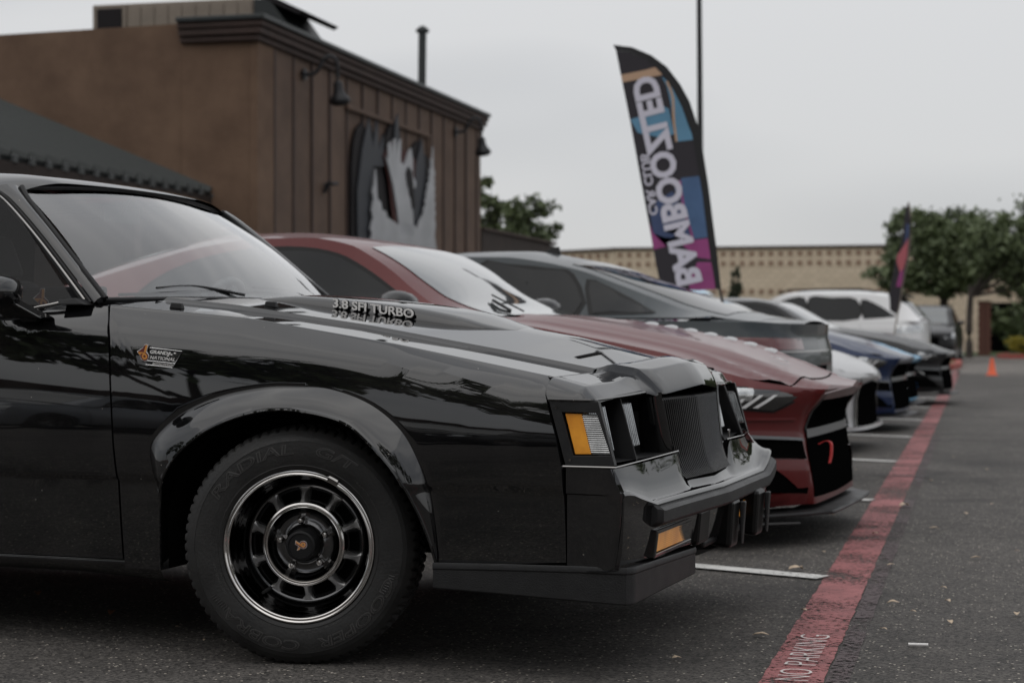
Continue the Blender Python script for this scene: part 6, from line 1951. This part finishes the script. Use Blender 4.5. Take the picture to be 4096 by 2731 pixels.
# ---------------- tan masonry building in the distance
def block_mat(name, c1, c2, sx, sy):
    m = bpy.data.materials.new(name); t, b = nodes(m)
    g_ = t.nodes.new('ShaderNodeTexCoord'); mp_ = t.nodes.new('ShaderNodeMapping')
    mp_.inputs['Rotation'].default_value = (PI / 2, 0, 0)
    br = t.nodes.new('ShaderNodeTexBrick'); br.inputs['Scale'].default_value = 1.0
    br.inputs['Brick Width'].default_value = sx; br.inputs['Row Height'].default_value = sy; br.inputs['Mortar Size'].default_value = .012
    br.inputs['Color1'].default_value = (*c1, 1); br.inputs['Color2'].default_value = (*c2, 1); br.inputs['Mortar'].default_value = (c1[0] * .7, c1[1] * .7, c1[2] * .7, 1)
    t.links.new(g_.outputs['Object'], mp_.inputs['Vector']); t.links.new(mp_.outputs['Vector'], br.inputs['Vector'])
    t.links.new(br.outputs['Color'], b.inputs['Base Color']); b.inputs['Roughness'].default_value = .9
    return m
M['block'] = block_mat('tan_block', (0.60, 0.49, 0.37), (0.68, 0.56, 0.43), .4, .2)
M['brick'] = mat('red_brick', (0.12, 0.052, 0.038), .9, var=.25, vscale=8)
M['block_dark'] = mat('brown_block', (0.27, 0.175, 0.125), .9, var=.15)
tb = empty('masonry_building', (-14, 76, 0), 0, 'long tan block building with rows of small brown squares under its parapet', 'building')
q = MB(); q.hexa([(0, 0, 0), (18.5, 0, 0), (18.5, 8, 0), (0, 8, 0)], [(0, 0, 4.50), (18.5, 0, 4.50), (18.5, 8, 4.50), (0, 8, 4.50)])
q.hexa([(-14, 10, 0), (-.02, -.0, 0), (-.02, 8, 0), (-14, 18, 0)], [(-14, 10, 4.50), (-.02, 0, 4.50), (-.02, 8, 4.50), (-14, 18, 4.50)])
q.obj('block_wall', M['block'], tb)
q = MB(); q.box(-.1, 18.6, -.08, .3, 4.502, 4.62); q.hexa([(-14.1, 9.92, 4.5), (-.1, -.08, 4.5), (-.1, .3, 4.5), (-14.1, 10.3, 4.5)], [(-14.1, 9.92, 4.61), (-.102, -.08, 4.61), (-.102, .3, 4.61), (-14.1, 10.3, 4.61)])
q.obj('parapet_cap', M['cornice'], tb)
sq = bpy.data.meshes.new('inset_block')
sqb = MB(); sqb.box(-.10, .10, -.035, .01, -.10, .10); sq.from_pydata(sqb.v, [], sqb.f); sq.materials.append(M['block_dark'])
for zi, zz in enumerate((4.28, 3.86, 2.62)):
    for k in range(44):
        o = bpy.data.objects.new('inset_block', sq); C.objects.link(o); o.parent = tb
        o.location = (.25 + .42 * k, 0, zz)
    if zi < 2:
        for k in range(16):
            o = bpy.data.objects.new('inset_block', sq); C.objects.link(o); o.parent = tb
            o.location = (-.45 - .34 * k * 1.3, .3 * 1.3 * .83 * (k + 1) * .95 - .05, zz); o.rotation_euler = (0, 0, -.62)
box('dark_opening', 16.1, 18.2, -.05, .01, 0, 2.1, M['deep_black'], tb)
box('wall_return', 18.6, 19.7, -2.0, 0, 0, 3.2, M['block'], tb)
bp_ = empty('brick_pillar', (2.02, 64.0, 0), 0, 'narrow dark red brick pillar beside the trees', 'pillar')
bme = bpy.data.meshes.new('brick'); bb = MB(); bb.box(-.108, .108, -.2, .2, 0, .118); bme.from_pydata(bb.v, [], bb.f); bme.materials.append(M['brick'])
box('pillar_core', -.23, .19, -.18, .18, 0, 1.96, M['cornice'], bp_)
for k in range(15):
    for j in range(2):
        o = bpy.data.objects.new('brick', bme); C.objects.link(o); o.parent = bp_
        o.location = (-.135 + .226 * j + (.012 if k % 2 else -.012), 0, .005 + .131 * k)
box('pillar_cap', -.30, .26, -.26, .26, 1.965, 2.05, M['block'], bp_, .02)

# ================================================================== POLES AND FLAGS
pole = empty('light_pole', (-3.34, 30.0, 0), 0, 'tall thin black lamp pole rising past the feather flag', 'pole')
q = MB(); q.tube([(0, 0, 0), (0, 0, .7)], .22, 16); q.obj('pole_base', M['concrete'], pole, smooth=40)
q = MB(); q.tube([(.03, 0, .7), (-.0, 0, 4.4), (-.04, 0, 9.3)], [.062, .055, .045], 12); q.obj('pole_shaft', M['lamp_metal'], pole, smooth=40)
q = MB(); q.box(-.75, -.04, -.15, .15, 9.25, 9.42); q.obj('lamp_head', M['lamp_metal'], pole, bevel=.03)

FY = 11.2
M['flag_black'] = mat('flag_black', (0.030, 0.026, 0.032), 0.8)
M['flag_edge'] = mat('flag_sleeve', (0.012, 0.012, 0.013), 0.7)
M['flag_blue'] = mat('flag_light_blue', (0.12, 0.27, 0.40), 0.8, var=.1)
M['flag_navy'] = mat('flag_navy', (0.055, 0.08, 0.17), 0.8, var=.15)
M['flag_mid'] = mat('flag_mid_blue', (0.07, 0.13, 0.25), 0.8, var=.15)
M['flag_pink'] = mat('flag_pink', (0.30, 0.06, 0.20), 0.8, var=.15)
M['flag_tan'] = mat('flag_tan', (0.50, 0.33, 0.22), 0.8)
M['flag_white'] = mat('flag_white', (0.62, 0.60, 0.68), 0.8)
M['flag_coral'] = mat('flag_coral', (0.45, 0.12, 0.14), 0.8)
fg = empty('feather_flag', (-.345, FY, 0), 0, 'tall feather banner lettered in mirrored white on black, blue and pink', 'flag')
def wave(x, z): return 0.0
def wave_(x, z): return .022 * math.sin(z * 5.2 + x * 3.0) * max(0, min(1, (z - 1.2) / .3)) * max(0, min(1, (-.35 - x) * 2.0)) * .6
def fpoly(name, pts, m, lift, parent=fg, ox=-.345, oy=0.0, th=0.0, wav=True, Y=None):
    bmm = bmesh.new()
    vs = [bmm.verts.new((x, 0, z)) for x, z in pts]
    bmm.faces.new(vs)
    bmesh.ops.triangulate(bmm, faces=bmm.faces)
    for _ in range(2 if wav else 0): bmesh.ops.subdivide_edges(bmm, edges=bmm.edges, cuts=1, use_grid_fill=False)
    for v in bmm.verts:
        x, z = v.co.x, v.co.z
        v.co = (x - ox, (wave(x, z) if wav else 0) - lift, z)
    me = bpy.data.meshes.new(name); bmm.to_mesh(me); bmm.free()
    return link(name, me, m, parent)
s_out = [(-1.33, 3.427), (-1.159, 3.399), (-0.989, 3.322), (-0.853, 3.217), (-0.735, 3.062), (-0.651, 2.909), (-0.584, 2.707), (-0.533, 2.473), (-0.483, 2.155), (-0.441, 1.822), (-0.407, 1.572), (-0.375, 1.262)]
s_in = [(-1.305, 3.376), (-1.176, 3.354), (-1.023, 3.281), (-0.921, 3.186), (-0.803, 3.031), (-0.71, 2.861), (-0.642, 2.676), (-0.592, 2.424), (-0.541, 2.107), (-0.499, 1.773), (-0.466, 1.539), (-0.42, 1.273)]
left = [(-1.253, 3.113), (-1.176, 2.741), (-1.099, 2.318), (-1.014, 1.863), (-0.954, 1.527), (-0.92, 1.359)]
cloth = fpoly('flag_cloth', s_in[::-1] + left + [(-.80, 1.30), (-.717, 1.266), (-.566, 1.262)], M['flag_black'], 0)
fpoly('flag_sleeve', s_out + s_in[::-1], M['flag_edge'], .004, wav=False)
q = MB(); q.tube([(a + .345 - .012, .012, b_ - .01) for a, b_ in s_out[1:]] + [(0, 0, 1.10), (.05, 0, .55), (.07, 0, 0.02)], [.008] * 5 + [.011] * 6 + [.013] * 3, 8)
q.obj('flag_pole', M['lamp_metal'], fg, smooth=50)
q = MB(); q.tube([(-.35, 0, .02), (.5, 0, .02)], .015, 6); q.tube([(.07, -.4, .02), (.07, .4, .02)], .015, 6); q.obj('flag_foot', M['lamp_metal'], fg)
for nm, pts, mk in [('flag_print', [(-1.262, 3.16), (-1.05, 3.195), (-.955, 3.217), (-.925, 3.185), (-.89, 3.148), (-1.245, 3.093)], 'flag_tan'),
                    ('flag_print', [(-.90, 3.14), (-.85, 3.09), (-.80, 3.02), (-.72, 2.861), (-.652, 2.67), (-.61, 2.575), (-.769, 2.559), (-.819, 2.90), (-.853, 3.05)], 'flag_blue'),
                    ('flag_print', [(-1.176, 2.766), (-1.05, 2.80), (-.904, 2.884), (-.835, 2.85), (-.785, 2.629), (-.904, 2.599), (-1.108, 2.646)], 'flag_blue'),
                    ('flag_print', [(-.718, 2.243), (-.567, 2.257), (-.541, 2.107), (-.515, 1.90), (-.491, 1.723), (-.617, 1.708), (-.751, 2.11), (-.785, 2.144)], 'flag_mid'),
                    ('flag_print', [(-.997, 1.914), (-.937, 2.047), (-.80, 2.13), (-.718, 1.976), (-.633, 1.708), (-.853, 1.643), (-.971, 1.762)], 'flag_navy'),
                    ('flag_print', [(-1.012, 1.863), (-.971, 1.762), (-.87, 1.727), (-.617, 1.700), (-.491, 1.714), (-.475, 1.60), (-.466, 1.531), (-.583, 1.549), (-.717, 1.659), (-.869, 1.644), (-.966, 1.62)], 'flag_pink'),
                    ('flag_print', [(-.583, 1.507), (-.462, 1.506), (-.44, 1.39), (-.425, 1.273), (-.566, 1.265), (-.65, 1.272), (-.66, 1.33)], 'flag_pink')]:
    fpoly(nm, pts, M[mk], .003, cloth if False else fg)
for pts, r_, mk in [([(-.852, 3.09), (-.80, 2.95), (-.79, 2.75), (-.765, 2.56)], .010, 'flag_tan'), ([(-.735, 2.22), (-.70, 1.98), (-.64, 1.78), (-.59, 1.60)], .009, 'flag_pink')]:
    q = MB(); q.grid([[(x + .345 - r_, wave(x, z) - .0055, z), (x + .345 + r_, wave(x, z) - .0055, z)] for x, z in [tuple(v[:2]) for v in cpath([(a, b_, 0) for a, b_ in pts], 6)]])
    q.obj('flag_print', M[mk], fg)
# lettering, reading upwards, seen from the back of the cloth
def flag_text(s, p0, p1, h, m, bold):
    d = Vector((p1[0] - p0[0], 0, p1[1] - p0[1])); L = d.length; d.normalize(); up = Vector((d.z, 0, -d.x))
    w = text_width(s, h, bold)
    def bend(u, v, dd):
        p = Vector((p0[0], 0, p0[1])) + d * (u * L / w) + up * (v)
        return (p.x + .345, wave(p.x, p.z) - .008, p.z)
    text_mesh('flag_lettering', s, h, 0, (0, 0, 0), (1, 0, 0), (0, 0, 1), m, fg, bold=bold, bend=bend)
flag_text('BAMBOOZLED', (-.745, 1.285), (-1.155, 3.10), .30, M['flag_white'], .013)
flag_text('CAR CLUB', (-1.00, 1.915), (-1.085, 2.45), .105, M['flag_white'], .003)
f2 = empty('feather_flag', (.413, 27.0, 0), 0, 'slender dark feather banner with pink print seen nearly edge-on by the trees', 'flag')
sl = [(.633, 3.077), (.671, 2.828), (.665, 2.505), (.634, 2.16), (.581, 1.902), (.529, 1.644), (.497, 1.385), (.455, 1.20)]
lf = [(.58, 2.894), (.549, 2.571), (.507, 2.334), (.433, 2.141), (.391, 1.882), (.349, 1.71), (.328, 1.493), (.339, 1.256), (.42, 1.20)]
fpoly('flag_cloth', sl[::-1] + lf, M['flag_black'], 0, f2, .413, wav=False)
fpoly('flag_print', [(.605, 2.70), (.655, 2.72), (.645, 2.50), (.58, 2.36)], M['flag_navy'], .01, f2, .413, wav=False)
fpoly('flag_print', [(.58, 2.36), (.643, 2.48), (.62, 2.16), (.56, 1.95), (.50, 1.90), (.45, 2.076), (.455, 2.18)], M['flag_coral'], .01, f2, .413, wav=False)
fpoly('flag_print', [(.50, 1.90), (.56, 1.95), (.545, 1.75), (.515, 1.644), (.44, 1.66)], M['flag_pink'], .01, f2, .413, wav=False)
q = MB(); q.tube([(a - .413 + .01, .012, b_) for a, b_ in sl] + [(.0, 0, .82), (-.02, 0, .02)], .014, 8); q.obj('flag_pole', M['hvac'], f2, smooth=50)
q = MB(); q.tube([(-.4, 0, .03), (.4, 0, .03)], .02, 6); q.obj('flag_foot', M['lamp_metal'], f2)

# cone
cn = empty('traffic_cone', (2.06, 33.9, 0), 0, 'small orange traffic cone standing on the far pavement', 'cone'); cn.scale = (.85, .85, .85)
M['cone'] = mat('cone_orange', (0.75, 0.13, 0.05), 0.6)
q = MB(); q.grid([[(r * math.cos(a), r * math.sin(a), z) for a in frange(0, 2 * PI, 20)[:-1]] for z, r in [(.02, .115), (.03, .105), (.40, .035), (.42, .03), (.42, .002)]], True); q.obj('cone_body', M['cone'], cn, smooth=40)
box('cone_base', -.15, .15, -.15, .15, 0, .02, M['cone'], cn, .006)

# ================================================================== TREES AND PLANTS
def leaf_mat(name, c1, c2):
    m = mat(name, c1, 0.6, col2=c2, vscale=1.2)
    b = m.node_tree.nodes['Principled BSDF']
    b.inputs['Subsurface Weight'].default_value = 0.0
    return m
M['oak'] = leaf_mat('oak_leaves', (0.062, 0.085, 0.036), (0.120, 0.155, 0.065))
M['oak2'] = leaf_mat('pale_leaves', (0.045, 0.065, 0.022), (0.085, 0.11, 0.04))
M['cypress'] = leaf_mat('cypress_leaves', (0.022, 0.035, 0.018), (0.04, 0.055, 0.028))
M['plum'] = leaf_mat('plum_leaves', (0.05, 0.022, 0.025), (0.08, 0.035, 0.035))
M['yellow'] = leaf_mat('yellow_leaves', (0.40, 0.33, 0.03), (0.20, 0.20, 0.03))
M['bark'] = mat('bark', (0.055, 0.045, 0.038), 0.95, var=.3, vscale=4, bump=.8, bscale=18)
def crown(name, par, clumps, n, ls, m, seed):
    rnd = random.Random(seed); q = MB()
    tot = sum(c[3] * c[4] * c[5] for c in clumps)
    for cx, cy, cz, rx, ry, rz in clumps:
        k = int(n * (rx * ry * rz) / tot)
        # sub-clusters make light and dark tufts with gaps between
        subs = []
        for _ in range(max(6, int(k / 46))):
            while True:
                u = Vector((rnd.uniform(-1, 1), rnd.uniform(-1, 1), rnd.uniform(-1, 1)))
                if .25 < u.length < 1.0: break
            u *= (u.length ** -.35) * rnd.uniform(.72, 1.02)
            subs.append((u, rnd.uniform(.12, .30)))
        for i in range(k):
            u, sr = rnd.choice(subs)
            p = u + Vector((rnd.gauss(0, 1), rnd.gauss(0, 1), rnd.gauss(0, .8))) * sr * .55
            c = Vector((cx + p.x * rx, cy + p.y * ry, cz + p.z * rz))
            d = Vector((rnd.gauss(0, 1), rnd.gauss(0, 1), rnd.gauss(0, 1))).normalized(); e = d.cross(Vector((rnd.gauss(0, 1), rnd.gauss(0, 1), rnd.gauss(0, 1)))).normalized()
            s_ = ls * rnd.uniform(.6, 1.3)
            q.add([c - d * s_, c + e * s_ * .45, c + d * s_, c - e * s_ * .45], [(0, 1, 2, 3)])
    return q.obj(name, m, par)
def tree(x, y, label, trunk, clumps, n, ls, m, seed, cat='tree', group=None):
    r = empty('tree', (x, y, 0), 0, label, cat, group)
    rnd = random.Random(seed)
    q = MB()
    h = trunk[1]
    q.tube(cpath([(0, 0, 0), (rnd.uniform(-.1, .1), 0, h * .5), (rnd.uniform(-.2, .2), 0, h)], 4), [lerp(trunk[0], trunk[0] * .7, i / 8) for i in range(9)], 10)
    top = Vector((0, 0, h * .85))
    for c in clumps:
        e = Vector(c[:3]); mid = top.lerp(e, .5) + Vector((rnd.uniform(-.3, .3), rnd.uniform(-.3, .3), -.1))
        q.tube(cpath([top, mid, e], 4), [lerp(trunk[0] * .55, .03, i / 8) for i in range(9)], 6)
        for _ in range(3):
            e2 = e + Vector((rnd.uniform(-c[3], c[3]), rnd.uniform(-c[4], c[4]), rnd.uniform(-.2, .8) * c[5])) * .7
            q.tube([mid, e2], [trunk[0] * .2, .015], 5)
    q.obj('trunk', M['bark'], r, smooth=60)
    crown('crown', r, clumps, n, ls, m, seed)
    return r
G_T = 'trees at the end of the lot'
tree(.55, 64.5, 'broad dark green oak whose crown overlaps the tan building', (.20, 2.4), [(-1.5, 0, 3.2, 1.2, 1.5, .95), (.4, 0, 3.9, 1.7, 1.8, 1.5), (-.8, .5, 4.6, 1.4, 1.5, .9), (1.5, 0, 3.3, 1.2, 1.5, 1.1), (.2, 0, 2.8, 1.5, 1.5, .75)], 17000, .13, M['oak'], 11)
tree(1.5, 57.5, 'dark green tree with a forked trunk at the end of the red kerb', (.13, 2.4), [(.6, 0, 3.5, 1.0, 1.3, 1.0), (1.9, 0, 3.9, 1.4, 1.5, 1.3), (3.3, 0, 3.6, 1.3, 1.5, 1.3), (2.8, 0, 2.7, 1.7, 1.4, .8)], 12000, .12, M['oak'], 12)
tree(6.2, 66.0, 'large shady tree at the right edge behind the yellow bush', (.25, 2.2), [(-1.4, 0, 4.4, 1.8, 1.8, 1.2), (.8, 0, 3.4, 2.6, 2.0, 1.9), (-2.0, 0, 2.8, 1.7, 1.5, 1.3), (2.5, 0, 3.2, 2.5, 2, 2.0), (.2, .5, 2.0, 3.0, 1.6, 1.3)], 19000, .15, M['oak'], 13)
tree(-10.3, 42.5, 'small loose green tree behind the low brown wall', (.12, 2.4), [(-.6, 0, 4.3, .75, .9, .75), (.55, 0, 3.7, .85, .9, .80), (-.1, 0, 3.3, 1.3, .9, .55)], 3600, .10, M['oak2'], 14)
tree(-8.25, 73.5, 'narrow dark cypress against the tan wall', (.08, .6), [(0, 0, 1.6, .33, .33, 1.5), (0, 0, 3.0, .24, .24, .75)], 2600, .09, M['cypress'], 15)
def shrub(x, y, label, clumps, n, ls, m, seed, z=0.0):
    r = empty('shrub', (x, y, z), 0, label, 'shrub')
    q = MB()
    for k in range(5): q.tube([(random.uniform(-.1, .1), random.uniform(-.1, .1), 0), (clumps[k % len(clumps)][0], 0, clumps[k % len(clumps)][2])], [.03, .01], 5)
    q.obj('stem', M['bark'], r); crown('foliage', r, clumps, n, ls, m, seed)
shrub(3.6, 59.2, 'bright yellow-green bush in the red-kerbed planter', [(-.5, 0, .35, .55, .5, .35), (.4, 0, .42, .7, .5, .40), (1.4, 0, .38, .8, .5, .38)], 5200, .05, M['yellow'], 21, .1)
shrub(4.6, 68.0, 'dark plum-red bush at the right edge under the large tree', [(0, 0, 1.3, 1.2, .9, 1.0), (1.3, 0, 1.0, 1.2, .9, .9)], 4200, .09, M['plum'], 22)
shrub(7.5, 73.0, 'dark evergreen bank filling the gap behind the silver car', [(-3.6, 0, 1.2, 1.6, .9, 1.2), (-1.4, 0, 1.4, 1.6, .9, 1.4), (1, 0, 1.2, 1.8, .9, 1.3), (3.5, 0, 1.4, 1.8, .9, 1.5)], 9000, .14, M['oak'], 23)
# distant hedge closing the view, and the trees on the camera side
hd = MB()
o = crown('far_hedge', None, [(x, 92 + random.uniform(-1, 1), 1.6, 4.0, 1.2, 2.2 + random.uniform(-.4, .8)) for x in range(4, 60, 5)], 14000, .24, M['oak'], 31)
tag(o, 'far hedge reading as one dark green mass', None, None, 'stuff')
for k, (x, y, s_) in enumerate([(-38, -22, 1.5), (-27, -20, 1.6), (-19.5, -19, 1.3), (-12.5, -17.5, 1.5), (-6.5, -19, 1.7), (2.5, -17, 1.45), (9, -18.5, 1.7), (17, -19, 1.4), (27, -20, 1.6)]):
    tree(x, y, 'leafy tree on the mulch bed behind the camera', (.2, 2.6), [(0, 0, 4.7 * s_, 2.5 * s_, 2.4, 2.1 * s_), (-2.0, 0, 3.7 * s_, 2.0, 1.8, 1.8), (2.1, 0, 4.0 * s_, 2.1, 1.8, 1.9)], 2400, .30, M['oak'], 50 + k, group='trees behind the camera')
bb_ = empty('low_building', (-40, -46, 0), 0, 'long low tan building behind the camera', 'building')
box('building_wall', 0, 34, 0, 8, 0, 4.2, M['block'], bb_); box('parapet', -.1, 34.1, 8.001, 8.2, 0, 4.5, M['cornice'], bb_)

# ================================================================== LITTER
G_R, G_L, G_S, G_U = 'leaves on the open lane', 'leaves between the cars and the stripe', 'leaves on the red stripe', 'leaves under the black coupe'
for (x, y), s_, m, lab, gr in [
    ((1.126, 2.289), .075, 'leaf_tan', 'largest curled tan leaf, lying on the first white line', None), ((1.17, .752), .05, 'leaf_tan', 'pale tan leaf on the bare asphalt left of the stencilled words', None),
    ((1.35, 3.608), .035, 'leaf_tan', 'small tan leaf in the middle of the red stripe', None), ((1.176, 5.711), .06, 'leaf_tan', 'tan leaf beside the red car splitter', None),
    ((1.424, 4.957), .075, 'leaf_tan', 'thin tan leaf crossing the right edge of the red stripe', None), ((1.249, 1.275), .03, 'leaf_tan', 'small tan leaf touching the left edge of the red stripe', None)]:
    leaf(x, y, s_, M[m], lab, gr)
for x, y in [(1.518, 6.629), (1.677, 1.92), (1.521, 1.51), (1.711, 1.139), (1.592, 1.336), (1.517, .957), (1.786, 2.818), (1.468, 2.511), (1.735, 4.621), (1.866, 5.169), (1.915, 1.355), (1.697, 1.589), (1.60, 3.9), (1.95, 3.1), (1.85, 7.6), (1.62, 8.8)]:
    leaf(x, y, random.uniform(.022, .045), M['leaf_tan'], 'small dry tan leaf on the open asphalt right of the red stripe', G_R)
for x, y in [(1.184, 2.865), (.988, .314), (1.138, 2.372), (1.10, 4.4), (1.02, 7.4), (.7, -.6)]:
    leaf(x, y, random.uniform(.02, .035), M['leaf_tan'], 'small dry leaf on the asphalt left of the red stripe', G_L)
for x, y, lab in [(-1.341, 1.009, 'narrow brown leaf under the black coupe door, near the left edge'), (-.895, .672, 'narrow brown leaf between the black coupe door and its front wheel')]:
    leaf(x, y, .055, M['leaf_brown'], lab, G_U)
for x, y in [(-.577, .472), (-.397, .269), (-1.045, .647), (-1.359, .95), (-.9, .35), (-1.2, .5)]:
    leaf(x, y, random.uniform(.010, .016), M['leaf_tan'], 'tiny pale leaf scrap on the asphalt near the front wheel', 'leaf scraps by the wheel')
q = MB(); q.tube([(-.028, 0, .005), (.028, .004, .005)], .0045, 8)
st = q.obj('cigarette_end', M['white_letter'], None, smooth=60); st.location = (1.628, .70, .003)
tag(st, 'small white stick lying on the asphalt right of the stencilled words', 'litter')
